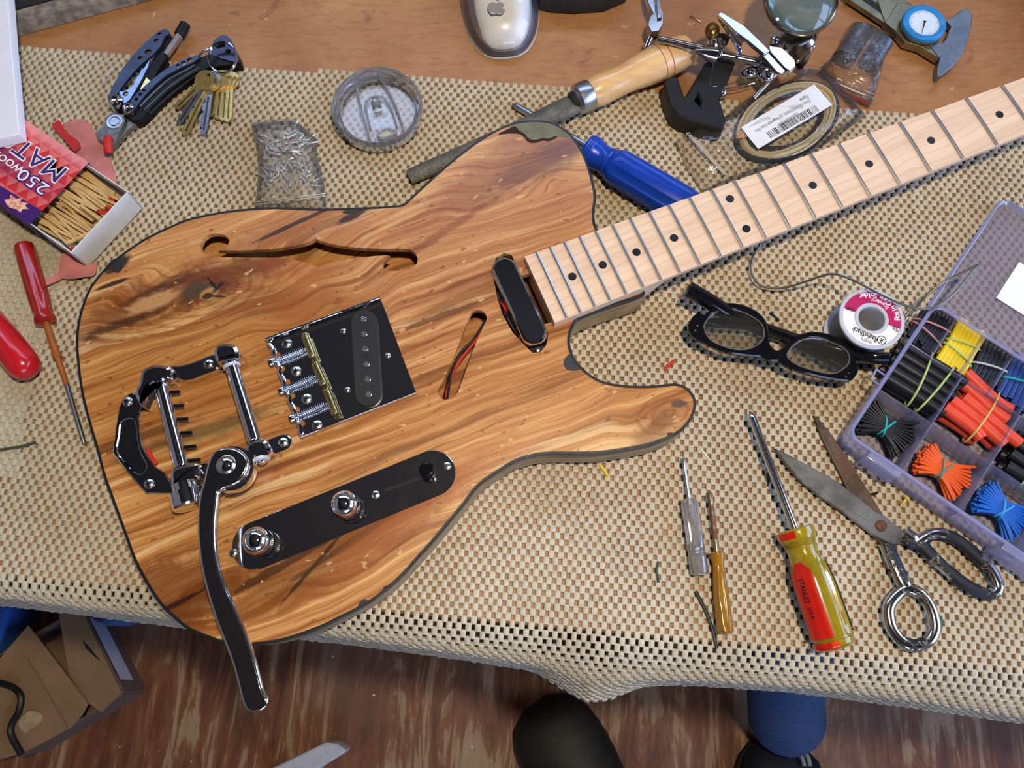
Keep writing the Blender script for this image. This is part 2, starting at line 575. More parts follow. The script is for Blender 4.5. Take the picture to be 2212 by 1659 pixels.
# ================================================================== the non-slip mat
def mat_material():
    t = NT('foam_mesh_mat')
    co = t.coord()
    n1 = t.noise(co, 9, 4); n2 = t.noise(co, 900, 3, 0.6); n3 = t.noise(co, 160, 3)
    c = t.mix(t.sm(n1, 0.3, 0.7), srgb(202, 191, 163), srgb(184, 171, 142))
    c = t.mix(t.math('MULTIPLY', t.sm(n3, 0.5, 0.7), 0.35), c, srgb(150, 136, 110))
    c = t.mix(t.math('MULTIPLY', t.sm(n2, 0.5, 0.7), 0.25), c, srgb(226, 212, 184))
    t.principled(Base_Color=c, Roughness=0.48, Specular_IOR_Level=0.4, Normal=t.bump(n2, 0.25, 0.0004))
    return t.m
MATM = mat_material()
PU, PV, MT = 0.00335, 0.00452, 0.003
rng = random.Random(3)
def drape(u, v, h):
    """mat-plane coordinates -> place; bends down past the bench front"""
    if v >= 0:
        return B(u, v, h)
    s_ = -v
    R = float(np.interp(u, [-0.5, -0.38, -0.26, -0.137, -0.05, 0.02, 0.045, 0.061, 0.075, 0.10, 0.15, 0.214, 0.30, 0.37, 0.55], [0.010, 0.0115, 0.0155, 0.0165, 0.020, 0.024, 0.032, 0.036, 0.034, 0.027, 0.0235, 0.022, 0.025, 0.029, 0.032]))
    tm = math.radians(84 - 14 * math.exp(-((u - 0.065) / 0.03) ** 2))
    th = min(s_ / R, tm)
    o, d = R * math.sin(th), R * (1 - math.cos(th))
    if s_ > R * tm:
        e = s_ - R * tm
        o += e * math.cos(tm); d += e * math.sin(tm)
    n = Vector((0, 0, math.cos(th))) - EY * math.sin(th)
    return B(u, -o, -d) + n * h
def mat_mesh(u0, u1, v0, v1, fn, zt=MT, sx=0.0021, sy=0.0028, jit=0.00022, off=0, cut=None):
    V = []; F = []
    iu0, iu1, iv0, iv1 = int(u0 / PU), int(u1 / PU), int(v0 / PV), int(v1 / PV)
    cs = 0.8
    shape = [(1, cs), (cs, 1), (-cs, 1), (-1, cs), (-1, -cs), (-cs, -1), (cs, -1), (1, -cs)]
    for j in range(iv0, iv1 + 1):
        for i in range(iu0, iu1 + 1):
            if (i + j + off) % 2:
                continue
            cu, cv = i * PU + rng.gauss(0, 0.00012), j * PV + rng.gauss(0, 0.00012)
            if cut and not cut(cu, cv):
                continue
            hx, hy = sx * (1 + rng.gauss(0, 0.05)), sy * (1 + rng.gauss(0, 0.05))
            zz = zt + min(rng.gauss(0, jit), 0.0003)
            b = len(V)
            for (k, z) in ((0.98, 0.0002), (1.0, zz * 0.66), (0.94, zz * 0.9), (0.76, zz)):
                for (x, y) in shape:
                    V.append(fn(cu + x * hx * k, cv + y * hy * k, z))
            for r in range(3):
                for q in range(8):
                    q2 = (q + 1) % 8
                    F.append((b + r * 8 + q, b + r * 8 + q2, b + r * 8 + 8 + q2, b + r * 8 + 8 + q))
            F.append(tuple(b + 24 + q for q in range(8)))
    return V, F
def fast_part(name, V, F, mat, parent):
    me = bpy.data.meshes.new(name)
    og = Vector(parent['wl'])
    me.from_pydata([tuple(p - og) for p in V], [], F)
    me.materials.append(mat)
    me.shade_smooth(); me.set_sharp_from_angle(angle=math.radians(50))
    o = bpy.data.objects.new(name, me); COL.objects.link(o); o.parent = parent; o['wl'] = tuple(og)
    return o
mat_t = thing('non_slip_mat', 'beige foam mesh non-slip mat covering the bench and drooping over its front edge', 'mat', B(0, 0.2, 0))
def top_cut(u, v):
    return v < 0.4415 + 0.004 * math.sin(u * 9 + 1.0) * (0.4 if u > -0.2 else 1.0)
V, F = mat_mesh(-0.50, 0.56, -0.085, 0.452, drape, cut=top_cut)
fast_part('mesh_sheet', V, F, MATM, mat_t)
V, F = mat_mesh(-0.50, -0.295, 0.075, 0.39, lambda u, v, h: B(u, v, h), zt=0.0019, off=1, jit=0.0002,
                cut=lambda u, v: u < -0.368 + 0.010 * math.sin(v * 14 + 2.4) and v < 0.33)
fast_part('folded_layer', V, F, MATM, mat_t)
# ================================================================== the guitar
BZ, MZ = 0.038, 0.0034          # body top, mat top
FBZ = 0.047                     # fretboard top
# neck frame from the dots of the fingerboard
nA, nB = W(1240, 596, FBZ), W(2155.9, 248.5, FBZ)
NX = (nB - nA).normalized(); NYv = Vector((-NX.y, NX.x, 0))
fr = lambda n: 0.648 * (1 - 2 ** (-n / 12))
NUT = nB + NX * ((fr(3) + fr(2)) / 2)
NUT = (NUT + nA + NX * ((fr(21) + fr(20)) / 2)) / 2
GA = math.atan2(NX.y, NX.x)
def NK(d, w, z):                # d from the nut toward the body, w across
    p = NUT - NX * d + NYv * w
    return Vector((p.x, p.y, z))

GO = W(640, 800, MZ)
guitar = thing('electric_guitar', 'unfinished electric guitar with spalted wood body, chrome hardware and bare maple neck', 'guitar', (GO.x, GO.y, MZ))

def G(x, y):                    # pixel -> guitar-local xy on the body top
    p = W(x, y, BZ)
    return (p.x - GO.x, p.y - GO.y)

def body_wood(name='spalted_body_wood', plain=False):
    t = NT(name)
    co = t.coord()
    ca, sa = math.cos(-GA), math.sin(-GA)
    p = t.mapping(co, rot=(0, 0, -GA))          # x along the grain
    sep = t.node('ShaderNodeSeparateXYZ', None, Vector=p)
    X, Y = sep.outputs[0], sep.outputs[1]
    def rot(x, y):
        gx, gy = G(x, y)
        return gx * ca - gy * sa, gx * sa + gy * ca
    # gentle waviness of the grain
    wn = t.noise(t.mapping(p, scale=(7, 16, 1)), 1.0, 3, 0.5)
    wn2 = t.noise(t.mapping(p, scale=(22, 55, 1)), 1.0, 3, 0.5)
    g = t.math('ADD', Y, t.math('MULTIPLY', t.math('SUBTRACT', wn, 0.5), 0.024))
    g = t.math('ADD', g, t.math('MULTIPLY', t.math('SUBTRACT', wn2, 0.5), 0.0045))
    def ell(x, y, rx, ry, dang=0.0, edge=0.35):
        cx, cy = rot(x, y)
        dx = t.math('SUBTRACT', X, cx); dy = t.math('SUBTRACT', Y, cy)
        c_, s_ = math.cos(dang), math.sin(dang)
        ex = t.math('MULTIPLY', t.math('ADD', t.math('MULTIPLY', dx, c_), t.math('MULTIPLY', dy, s_)), 1 / rx)
        ey = t.math('MULTIPLY', t.math('SUBTRACT', t.math('MULTIPLY', dy, c_), t.math('MULTIPLY', dx, s_)), 1 / ry)
        r = t.math('SQRT', t.math('ADD', t.math('MULTIPLY', ex, ex), t.math('MULTIPLY', ey, ey)))
        return r
    # knots pull the grain into ovals
    for (x, y, rx, ry, amp, reach) in ((440, 632, 0.034, 0.016, 0.020, 2.6), (700, 640, 0.03, 0.03, 0.016, 2.0), (1190, 380, 0.05, 0.026, 0.022, 1.9), (1440, 890, 0.028, 0.018, 0.012, 1.8), (640, 1270, 0.05, 0.016, 0.014, 2.0)):
        r = ell(x, y, rx, ry)
        k = t.sm(r, 0.2, reach, 1.0, 0.0)
        g = t.math('ADD', g, t.math('MULTIPLY', k, t.math('MULTIPLY', r, amp)))
    comb = lambda sx, sy, z=0.0: t.node('ShaderNodeCombineXYZ', None, X=t.math('MULTIPLY', X, sx), Y=t.math('MULTIPLY', g, sy), Z=z).outputs[0]
    band = t.noise(comb(2.2, 92), 1.0, 7, 0.66, 0.15)
    fine = t.noise(comb(9, 330, 3.1), 1.0, 5, 0.65, 0.1)
    big = t.noise(comb(2.2, 9, 7.7), 1.0, 3, 0.5)
    fac = t.math('ADD', t.math('ADD', t.math('MULTIPLY', band, 0.50), t.math('MULTIPLY', fine, 0.30)), t.math('MULTIPLY', big, 0.20))
    c = t.ramp(fac, [(0.36, srgb(118, 66, 32)), (0.44, srgb(164, 103, 56)), (0.50, srgb(194, 134, 80)), (0.55, srgb(216, 162, 102)), (0.62, srgb(234, 192, 132)), (0.70, srgb(190, 132, 78))])
    # redder heart towards the middle and the upper horn
    red = t.sm(ell(1010, 560, 0.16, 0.085, 0.1), 0.3, 1.3, 1.0, 0.0)
    c = t.mix(t.math('MULTIPLY', red, 0.34), c, t.mix(band, srgb(150, 82, 56), srgb(226, 168, 122)))
    low = t.sm(ell(1000, 1000, 0.14, 0.07, 0.1), 0.3, 1.3, 1.0, 0.0)
    c = t.mix(t.math('MULTIPLY', low, 0.25), c, srgb(222, 160, 104))
    # amber heart on the left
    amb = t.sm(ell(420, 720, 0.12, 0.07, 0), 0.3, 1.4, 1.0, 0.0)
    c = t.mix(t.math('MULTIPLY', amb, 0.45), c, t.mix(band, srgb(120, 62, 24), srgb(214, 146, 72)))
    # narrow dark streaks everywhere
    st = t.noise(comb(4.5, 85, 11), 1.0, 5, 0.6, 0.2)
    c = t.mix(t.math('MULTIPLY', t.sm(st, 0.57, 0.68), 0.62), c, srgb(104, 54, 26))
    c = t.mix(t.math('MULTIPLY', t.sm(st, 0.42, 0.33), 0.5), c, srgb(242, 208, 150))
    pore = t.noise(comb(20, 900, 2.2), 1.0, 3, 0.6)
    c = t.mix(t.math('MULTIPLY', t.sm(pore, 0.54, 0.70), 0.5), c, srgb(110, 62, 30))
    if not plain:
        edge = t.noise(comb(26, 150, 5), 1.0, 5, 0.65, 0.6)
        edge2 = t.noise(p, 90, 5, 0.6, 0.8)
        def stain(x, y, rx, ry, dang, col, amt, soft=0.5, rough=1.0):
            nonlocal c
            r = ell(x, y, rx, ry, dang)
            r = t.math('ADD', r, t.math('MULTIPLY', t.math('SUBTRACT', edge, 0.5), 1.7 * rough))
            r = t.math('ADD', r, t.math('MULTIPLY', t.math('SUBTRACT', edge2, 0.5), 0.8 * rough))
            c = t.mix(t.math('MULTIPLY', t.sm(r, 1 - soft, 1 + soft, 1.0, 0.0), amt), c, col)
        # growth rings round the knots
        for (x, y, rx, ry, f_, rmax) in ((440, 632, 0.030, 0.014, 17.0, 2.6), (1445, 892, 0.020, 0.012, 12.0, 1.8)):
            r = t.math('ADD', ell(x, y, rx, ry), t.math('MULTIPLY', t.math('SUBTRACT', edge, 0.5), 0.45))
            rg_ = t.math('SINE', t.math('MULTIPLY', r, f_))
            k = t.math('MULTIPLY', t.sm(rg_, 0.2, 0.95), t.sm(r, rmax * 0.5, rmax, 1.0, 0.0))
            c = t.mix(t.math('MULTIPLY', k, 0.5), c, srgb(120, 62, 26))
        # bark inclusions and spalting
        stain(330, 655, 0.070, 0.016, 0.02, srgb(112, 58, 26), 0.75)
        stain(500, 590, 0.045, 0.012, -0.1, srgb(108, 54, 24), 0.75)
        stain(560, 650, 0.030, 0.012, -0.3, srgb(120, 62, 28), 0.55)
        stain(260, 700, 0.035, 0.0035, 0.0, srgb(58, 30, 16), 0.8)
        stain(350, 622, 0.030, 0.0035, 0.1, srgb(62, 32, 18), 0.7)
        stain(330, 652, 0.022, 0.006, 0.05, srgb(206, 156, 104), 0.7, 0.3)
        stain(440, 632, 0.020, 0.010, 0.1, srgb(96, 48, 20), 0.8, 0.4)
        stain(425, 628, 0.012, 0.006, 0.1, srgb(74, 62, 46), 0.9, 0.35)
        stain(452, 636, 0.007, 0.005, 0.1, srgb(190, 140, 84), 0.8, 0.3)
        stain(448, 640, 0.004, 0.0025, 0.1, srgb(30, 18, 12), 0.9, 0.3)
        stain(470, 622, 0.006, 0.0012, 0.5, srgb(34, 20, 14), 0.9, 0.3)
        stain(458, 612, 0.0012, 0.006, 0.3, srgb(34, 20, 14), 0.9, 0.3)
        stain(470, 640, 0.006, 0.001, -0.5, srgb(34, 20, 14), 0.9, 0.3)
        stain(255, 572, 0.010, 0.005, 0.3, srgb(26, 18, 14), 0.95, 0.3)
        stain(240, 614, 0.012, 0.0015, 0.0, srgb(30, 20, 16), 0.9, 0.3)
        stain(600, 500, 0.060, 0.010, 0.08, srgb(140, 72, 38), 0.6)
        stain(640, 482, 0.034, 0.0016, 0.10, srgb(40, 24, 16), 0.85, 0.3)
        stain(700, 530, 0.050, 0.014, 0.15, srgb(160, 88, 52), 0.45)
        stain(760, 468, 0.012, 0.003, 0.1, srgb(30, 20, 16), 0.9, 0.3)
        stain(660, 650, 0.030, 0.020, 0.6, srgb(152, 82, 40), 0.5)
        stain(1080, 360, 0.075, 0.018, 0.28, srgb(140, 78, 52), 0.62)
        stain(1170, 350, 0.045, 0.012, 0.18, srgb(104, 66, 46), 0.65)
        stain(1215, 330, 0.018, 0.010, 0.0, srgb(112, 72, 58), 0.6)
        stain(930, 520, 0.080, 0.003, 0.25, srgb(128, 72, 42), 0.6, 0.4)
        stain(1010, 640, 0.045, 0.005, 0.05, srgb(120, 72, 34), 0.6)
        stain(960, 680, 0.04, 0.0022, 0.0, srgb(84, 50, 26), 0.7, 0.3)
        stain(450, 930, 0.050, 0.006, -0.05, srgb(96, 78, 42), 0.75)
        stain(280, 950, 0.05, 0.004, -0.05, srgb(80, 46, 22), 0.7)
        stain(330, 1290, 0.045, 0.022, 0.1, srgb(112, 56, 22), 0.8)
        stain(400, 1330, 0.040, 0.012, 0.3, srgb(98, 48, 20), 0.8)
        stain(370, 1310, 0.024, 0.0016, 0.1, srgb(40, 22, 14), 0.9, 0.3)
        stain(700, 1205, 0.085, 0.017, 0.12, srgb(122, 66, 28), 0.75)
        stain(680, 1220, 0.030, 0.0014, 0.5, srgb(44, 26, 16), 0.85, 0.3)
        stain(620, 1215, 0.045, 0.003, 0.15, srgb(58, 32, 16), 0.8, 0.3)
        stain(760, 1170, 0.05, 0.002, 0.2, srgb(64, 36, 18), 0.7, 0.3)
        stain(900, 1100, 0.075, 0.010, 0.3, srgb(168, 92, 52), 0.55)
        stain(1440, 900, 0.020, 0.012, -0.4, srgb(150, 88, 52), 0.6)
        stain(1405, 940, 0.020, 0.008, 0.5, srgb(112, 66, 38), 0.6)
        stain(1465, 872, 0.006, 0.0025, -0.2, srgb(70, 60, 52), 0.85, 0.3)
        # worm tracks and pinholes
        sp = t.noise(t.mapping(p, scale=(110, 210, 1)), 1.0, 2, 0.5)
        c = t.mix(t.math('MULTIPLY', t.sm(sp, 0.672, 0.69), 0.6), c, srgb(112, 62, 34))
        sp2 = t.noise(t.mapping(p, scale=(90, 170, 1), loc=(3, 5, 2)), 1.0, 2, 0.5)
        c = t.mix(t.math('MULTIPLY', t.sm(sp2, 0.69, 0.71), 0.55), c, srgb(238, 192, 140))
    c = t.node('ShaderNodeHueSaturation', None, Hue=0.501, Saturation=1.04, Value=0.97, Color=c).outputs[0]
    bm = t.math('ADD', fine, t.math('MULTIPLY', st, 0.5))
    t.principled(Base_Color=c, Roughness=0.30, Specular_IOR_Level=0.5, Normal=t.bump(bm, 0.12, 0.0006))
    return t.m
BODYW = body_wood()
RAWW = body_wood('routed_raw_wood', plain=True)
def side_wood():
    t = NT('body_side_wood')
    co = t.coord()
    sep = t.node('ShaderNodeSeparateXYZ', None, Vector=co)
    n = t.noise(t.mapping(co, scale=(6, 6, 300)), 1.0, 4)
    n2 = t.noise(co, 45, 4)
    c = t.ramp(t.math('ADD', t.math('MULTIPLY', n, .6), t.math('MULTIPLY', n2, .4)), [(0.35, srgb(88, 72, 48)), (0.5, srgb(150, 124, 84)), (0.65, srgb(178, 150, 106))])
    t.principled(Base_Color=c, Roughness=0.5)
    return t.m
SIDEW = side_wood()

OUT = [(178, 860), (170.4, 814.7), (165.3, 764), (164.8, 726), (169, 693), (176.7, 662.8), (190.6, 627.3), (213.4, 594.4), (241, 566.6), (274, 541), (312, 516), (355, 494.4), (405, 473.5),
       (456.5, 461.5), (507, 453.7), (558, 449.3), (602, 447.8), (650, 449.8), (700, 451), (766, 449), (820, 446.5), (850, 444.5), (870, 441.5), (884, 430), (936, 382), (987, 338), (1037, 301), (1081, 276), (1115, 264), (1152, 260),
       (1186, 263), (1213, 275), (1237, 294), (1257, 324), (1270, 354), (1280, 388), (1287, 425), (1283, 462), (1289, 494), (1320, 535), (1368, 590), (1392, 628), (1384, 640), (1340, 655), (1290, 672), (1249, 690),
       (1238, 706), (1231.5, 724), (1230.7, 744), (1236.7, 765), (1246, 782), (1261, 798), (1285, 816), (1309, 825.7), (1340, 831.7), (1381, 834), (1418, 833), (1449, 829), (1468, 830.5), (1487, 840),
       (1499.6, 857), (1503, 876), (1494.7, 903), (1475.5, 927), (1446.5, 946), (1405.5, 960.7), (1357, 970.5), (1297, 979), (1236.7, 980.5), (1188, 980.5), (1152, 985), (1111, 998), (1076.7, 1019),
       (1047.5, 1038), (1026, 1058), (1005, 1086), (981, 1115), (957, 1144), (931, 1175), (901, 1208), (872, 1241), (843, 1268), (806, 1297), (769, 1319), (734, 1336), (700, 1353), (664, 1367), (610, 1384), (560, 1392), (520, 1394), (486, 1390),
       (454.7, 1380), (409, 1361), (377.8, 1336.5), (346, 1305), (318, 1263), (290, 1210.6), (269.4, 1154.7), (245, 1088), (224, 1029), (208, 969), (190.7, 910)]
outline = xy(spline(Wl(OUT, BZ), 3, True))
FH = ZP([(145, 420), (135, 360), (160, 310), (210, 272), (270, 262), (330, 270), (375, 295), (392, 330), (380, 360), (340, 388), (288, 412), (480, 414), (640, 408), (800, 398), (950, 375), (1050, 352), (1110, 333), (1145, 310),
         (1200, 331), (1290, 355), (1380, 373), (1480, 385), (1620, 395), (1780, 400), (1900, 400), (1990, 405), (2040, 440), (2060, 490), (2050, 530), (2010, 565), (1940, 588), (1870, 597), (1800, 592), (1755, 570), (1745, 545), (1760, 510), (1790, 480), (1812, 462),
         (1780, 456), (1700, 460), (1570, 475), (1450, 490), (1330, 515), (1240, 540), (1180, 562), (1130, 545), (1060, 520), (970, 495), (860, 483), (740, 477), (600, 476), (480, 475), (350, 473), (250, 468), (180, 450)], 400, 440, 4.096)
SLOT = ZP([(500, 800), (560, 785), (610, 810), (630, 860), (600, 930), (520, 1110), (440, 1330), (370, 1520), (320, 1575), (250, 1590), (200, 1555), (190, 1500), (230, 1430), (300, 1290), (370, 1110), (430, 950), (470, 860)], 900, 480, 4.148)
PCAV = [(1066, 602), (1064, 577), (1072, 556), (1089, 546), (1106, 552), (1114, 570), (1126, 596), (1140, 592), (1160, 582), (1260, 590), (1292, 640), (1215, 690), (1177, 700), (1184, 722), (1180, 745), (1167, 761), (1150, 762), (1134, 746), (1106, 716), (1086, 680), (1076, 650)]
top_holes = [xy(Wl(FH, BZ)), xy(spline(Wl(SLOT, BZ), 2, True)), xy(Wl(PCAV, BZ))]
part('body_top', MB().plate(outline, top_holes, BZ - 0.005, BZ, 0.0), BODYW, guitar)
o_in = inset(ccw(outline), 0.004)
rim = MB()
L0 = ccw(outline)
rim.rings([[(p[0], p[1], MZ + 0.002) for p in inset(L0, 0.003)], [(p[0], p[1], MZ + 0.005) for p in L0], [(p[0], p[1], BZ - 0.0035) for p in L0]], False, False)
rim.rings([[(p[0], p[1], BZ - 0.0035) for p in o_in], [(p[0], p[1], MZ + 0.002) for p in o_in]], False, False)
part('body_side', rim, SIDEW, guitar)
bk = MB().prism(inset(L0, 0.003), MZ, MZ + 0.012)
part('body_back', bk, RAWW, guitar)
# black binding line around the top edge, lapped a little over the top
bd = MB()
Li = inset(L0, 0.0017)
bd.rings([[(p[0], p[1], BZ - 0.0036) for p in inset(L0, -0.0003)], [(p[0], p[1], BZ - 0.0002) for p in inset(L0, -0.0003)], [(p[0], p[1], BZ + 0.0003) for p in inset(L0, 0.0002)], [(p[0], p[1], BZ + 0.0003) for p in Li], [(p[0], p[1], BZ - 0.0002) for p in Li]], False, False)
part('binding', bd, BLACKP, guitar)
RESG = M_('olive_resin', srgb(112, 106, 62), 0.3, 0, 0.12, 60)
RESB = M_('charcoal_resin', srgb(52, 50, 46), 0.55, 0, 0.25, 900, bump=0.4, bscale=1500)
def flat(name, pts, mat, z=BZ, h=0.00025, n=3, parent=None):
    l = xy(spline(Wl(pts, z), n, True))
    return part(name, MB().prism(l, z - 0.001, z + h), mat, parent or guitar, smooth=0)
flat('resin_fill', ZP([(1120, 830), (1180, 800), (1240, 783), (1340, 773), (1430, 782), (1510, 815), (1560, 850), (1585, 878), (1540, 876), (1480, 878), (1440, 895), (1400, 890), (1340, 905), (1300, 890), (1290, 870), (1270, 855), (1240, 845), (1220, 820), (1180, 815)], 700, 0, 2.962), RESG)
flat('bark_rim', ZP([(1205, 815), (1230, 815), (1250, 838), (1285, 858), (1305, 885), (1345, 898), (1400, 885), (1440, 888), (1480, 872), (1490, 880), (1440, 903), (1400, 900), (1345, 916), (1300, 905), (1280, 875), (1235, 855), (1150, 858), (1120, 866), (1130, 850)], 700, 0, 2.962), M_('dark_bark', srgb(50, 28, 16), 0.8, 0, 0.2, 400), h=0.0004)
flat('resin_fill', ZP([(625, 520), (600, 535), (575, 575), (575, 620), (605, 660), (660, 668), (720, 655), (735, 650), (690, 590), (650, 525)], 1080, 640, 4.147), RESB)
flat('resin_fill', ZP([(1390, 1290), (1440, 1275), (1500, 1255), (1495, 1230), (1530, 1220), (1590, 1230), (1650, 1180), (1700, 1110), (1735, 1060), (1715, 1095), (1650, 1185), (1530, 1268), (1400, 1310)], 1080, 640, 4.147), RESB)
flat('resin_fill', ZP([(0, 1540), (130, 1468), (260, 1410), (290, 1360), (330, 1335), (380, 1350), (440, 1300), (480, 1270), (485, 1235), (515, 1225), (540, 1235), (660, 1105), (668, 1115), (550, 1235), (400, 1352), (260, 1432), (130, 1492), (0, 1562)], 700, 940, 3.77), RESB)
flat('resin_fill', ZP([(1390, 75), (1450, 50), (1500, 42), (1640, 42), (1580, 60), (1520, 68), (1490, 85), (1420, 88)], 400, 440, 4.096), RESB)
flat('resin_fill', [(236, 568), (246, 560), (262, 557), (268, 570), (262, 584), (252, 590), (244, 578), (230, 586), (222, 587)], BLACKM)
flat('resin_fill', ZP([(640, 1412), (640, 1425), (900, 1425), (1150, 1385), (1350, 1345), (1352, 1332), (1150, 1366), (900, 1398), (760, 1408)], 1080, 640, 4.147), RESB)
def scr(name, pos, r, parent, h=0.0016, mat=None, slots=True):
    """cross-head screw: domed head with a recess"""
    mb = MB().lathe([(r, -0.0006), (r, h * 0.25), (r * 0.86, h * 0.75), (r * 0.5, h), (0.0002, h * 1.05)], 18, M=Matrix.Translation(pos))
    s = part(name, mb, mat or NICKEL, parent)
    if slots:
        a = random.uniform(0, 3)
        m2 = MB()
        for k in (0, 1):
            m2.box((0, 0, h * 0.86), (r * 1.05, r * 0.26, h * 0.5), M=Matrix.Translation(pos) @ Matrix.Rotation(a + k * math.pi / 2, 4, 'Z'))
        # recess is a darker cross set flush into the dome
        part('cross_recess', m2, M_DARKMETAL, s if s.parent is None or s.parent.parent is None else s.parent, smooth=0)
    return s
M_DARKMETAL = M_('recess_metal', (0.09, 0.085, 0.08), 0.35, 1.0, 0.1, 300)

# ------------------------------------------------------------------ neck
def maple():
    t = NT('maple')
    co = t.coord()
    p = t.mapping(co, rot=(0, 0, -GA - 0.06))
    n1 = t.noise(t.mapping(p, scale=(3, 60, 1)), 1.6, 4, 0.55, 0.3)
    n2 = t.noise(t.mapping(p, scale=(16, 420, 1)), 1.0, 3, 0.6)
    wv = t.node('ShaderNodeTexWave', {'bands_direction': 'Y', 'wave_profile': 'SIN'}, Vector=t.mapping(p, scale=(0.35, 1, 1)), Scale=46, Distortion=5.5, Detail=3, Detail_Scale=1.3)
    c = t.ramp(n1, [(0.3, srgb(220, 184, 150)), (0.5, srgb(230, 196, 160)), (0.7, srgb(238, 206, 170))])
    c = t.mix(t.math('MULTIPLY', t.sm(wv.outputs[1], 0.86, 0.99), 0.28), c, srgb(196, 150, 120))
    c = t.mix(t.math('MULTIPLY', t.sm(n2, 0.55, 0.8), 0.18), c, srgb(188, 136, 100))
    t.principled(Base_Color=c, Roughness=0.42, Specular_IOR_Level=0.4)
    return t.m
MAPLE = maple()
wfn = lambda d: (0.0425 + (0.0566 - 0.0425) * d / 0.470) / 2
dH = (NUT - (W(1133.9, 558.3, FBZ) + W(1198.9, 701.8, FBZ)) / 2).dot(NX)
def neck_ring(d, heel):
    w = wfn(d)
    pts = []
    # fingerboard with a slight camber, then sides and back
    for k in range(9):
        s_ = 1 - k / 4
        pts.append(NK(d, s_ * w, FBZ - 0.0006 * s_ * s_))
    if heel:
        zb = FBZ - 0.024
        for s_ in (-1, -0.99, -0.6, 0, 0.6, 0.99, 1):
            pts.append(NK(d, s_ * w, zb + (0.001 if abs(s_) == 1 else 0)))
    else:
        for k in range(7):
            a = math.pi * k / 6
            pts.append(NK(d, -math.cos(a) * w, FBZ - 0.0055 - math.sin(a) * 0.0155))
    return [tuple(p) for p in pts]
nm = MB()
ds = [dH - 0.0005, dH - 0.03, dH - 0.075, dH - 0.09, dH - 0.11, 0.3, 0.2, 0.1, 0.0]
nm.rings([neck_ring(d, d > dH - 0.08) for d in ds])
neck = part('neck', nm, MAPLE, guitar, smooth=40)
# headstock beyond the nut
hs = [NK(0, 0.021, 0), NK(-0.02, 0.022, 0), NK(-0.05, 0.036, 0), NK(-0.12, 0.040, 0), NK(-0.175, 0.034, 0), NK(-0.19, 0.01, 0), NK(-0.17, -0.012, 0), NK(-0.12, -0.018, 0), NK(-0.05, -0.024, 0), NK(-0.02, -0.022, 0), NK(0, -0.021, 0)]
part('headstock', MB().prism(xy(hs), FBZ - 0.019, FBZ - 0.006, 0.002, 0.002), MAPLE, neck)
part('nut', MB().box((0, 0, 0), (0.004, 0.043, 0.007), 0.001, M=Matrix.Translation(NK(-0.002, 0, FBZ + 0.001)) @ Matrix.Rotation(GA, 4, 'Z')), WHITEP, neck)
FRETM = M_('fret_wire', (0.72, 0.71, 0.68), 0.3, 1.0, 0.05, 300)
for n in range(1, 23):
    d = fr(n)
    w = wfn(d) - 0.0002
    pts = [NK(d, s_ * w, FBZ - 0.0006 * s_ * s_ + 0.0002) for s_ in (-1, -0.99, -0.66, -0.33, 0, 0.33, 0.66, 0.99, 1)]
    rr = [0.0009] + [0.0014] * 7 + [0.0009]
    part('fret', MB().tube(pts, rr, 8, squash=0.85), FRETM, neck)
DOTM = M_('dot_inlay', (0.012, 0.011, 0.012), 0.3, 0, 0.1)
for n, ws in ((3, (0,)), (5, (0,)), (7, (0,)), (9, (0,)), (12, (0.0135, -0.0135)), (15, (0,)), (17, (0,)), (19, (0,)), (21, (0,))):
    d = (fr(n) + fr(n - 1)) / 2
    for w in ws:
        part('dot_inlay', MB().prism(circle(NK(d, w, 0), 0.0031, 24), FBZ - 0.002, FBZ + 0.00015), DOTM, neck, smooth=0)

# ------------------------------------------------------------------ neck pickup, wires
TZ = lambda pts, z: [W(x, y, z) for x, y in pts]
Zp = lambda x, y: (900 + x / 4.148, 480 + y / 4.148)
pk = part('neck_pickup', MB().prism(xy(spline(Wl([Zp(725, 470), Zp(715, 560), Zp(740, 720), Zp(800, 850), Zp(880, 980), Zp(970, 1080), Zp(1040, 1160), Zp(1110, 1165), Zp(1140, 1110), Zp(1110, 1020), Zp(960, 700), Zp(850, 420), Zp(800, 350), Zp(745, 380)], BZ - 0.005), 3, True)), BZ - 0.009, BZ - 0.006), BLACKM, guitar)
pa, pb = W(*Zp(790, 420), BZ + 0.004), W(*Zp(1050, 985), BZ + 0.004)
part('cover', MB().prism(capsule(pa, pb, 0.0098, 12), BZ - 0.006, BZ + 0.005, 0.0022), CHROME, pk)
scr('screw', W(*Zp(1085, 1140), BZ - 0.006), 0.0028, guitar)
scr('screw', W(*Zp(770, 335), BZ - 0.006), 0.0028, guitar)
REDW = M_('red_wire', srgb(206, 48, 30), 0.35, 0, 0.05)
BLKW = M_('black_wire', (0.012, 0.012, 0.012), 0.35, 0, 0.05)
part('red_lead', MB().tube(spline([W(*Zp(760, 725), BZ - 0.004), W(*Zp(785, 760), BZ - 0.001), W(*Zp(800, 800), BZ - 0.005)], 5), 0.0011, 8), REDW, pk)
part('black_lead', MB().tube(spline([W(*Zp(820, 800), BZ - 0.006), W(*Zp(812, 830), BZ - 0.003), W(*Zp(800, 850), BZ - 0.006)], 5), 0.0009, 8), BLKW, pk)
wz = BZ - 0.004
part('black_wire', MB().tube(spline([W(*Zp(*p), wz) for p in ((612, 880), (575, 950), (500, 1060), (400, 1160), (345, 1260), (305, 1370), (290, 1470), (275, 1580))], 5), 0.0010, 8), BLKW, guitar)
part('red_wire', MB().tube(spline([W(*Zp(*p), wz - 0.001) for p in ((598, 940), (560, 1020), (490, 1110), (410, 1210), (350, 1300), (305, 1400), (275, 1500), (262, 1580))], 5), 0.0011, 8), REDW, guitar)

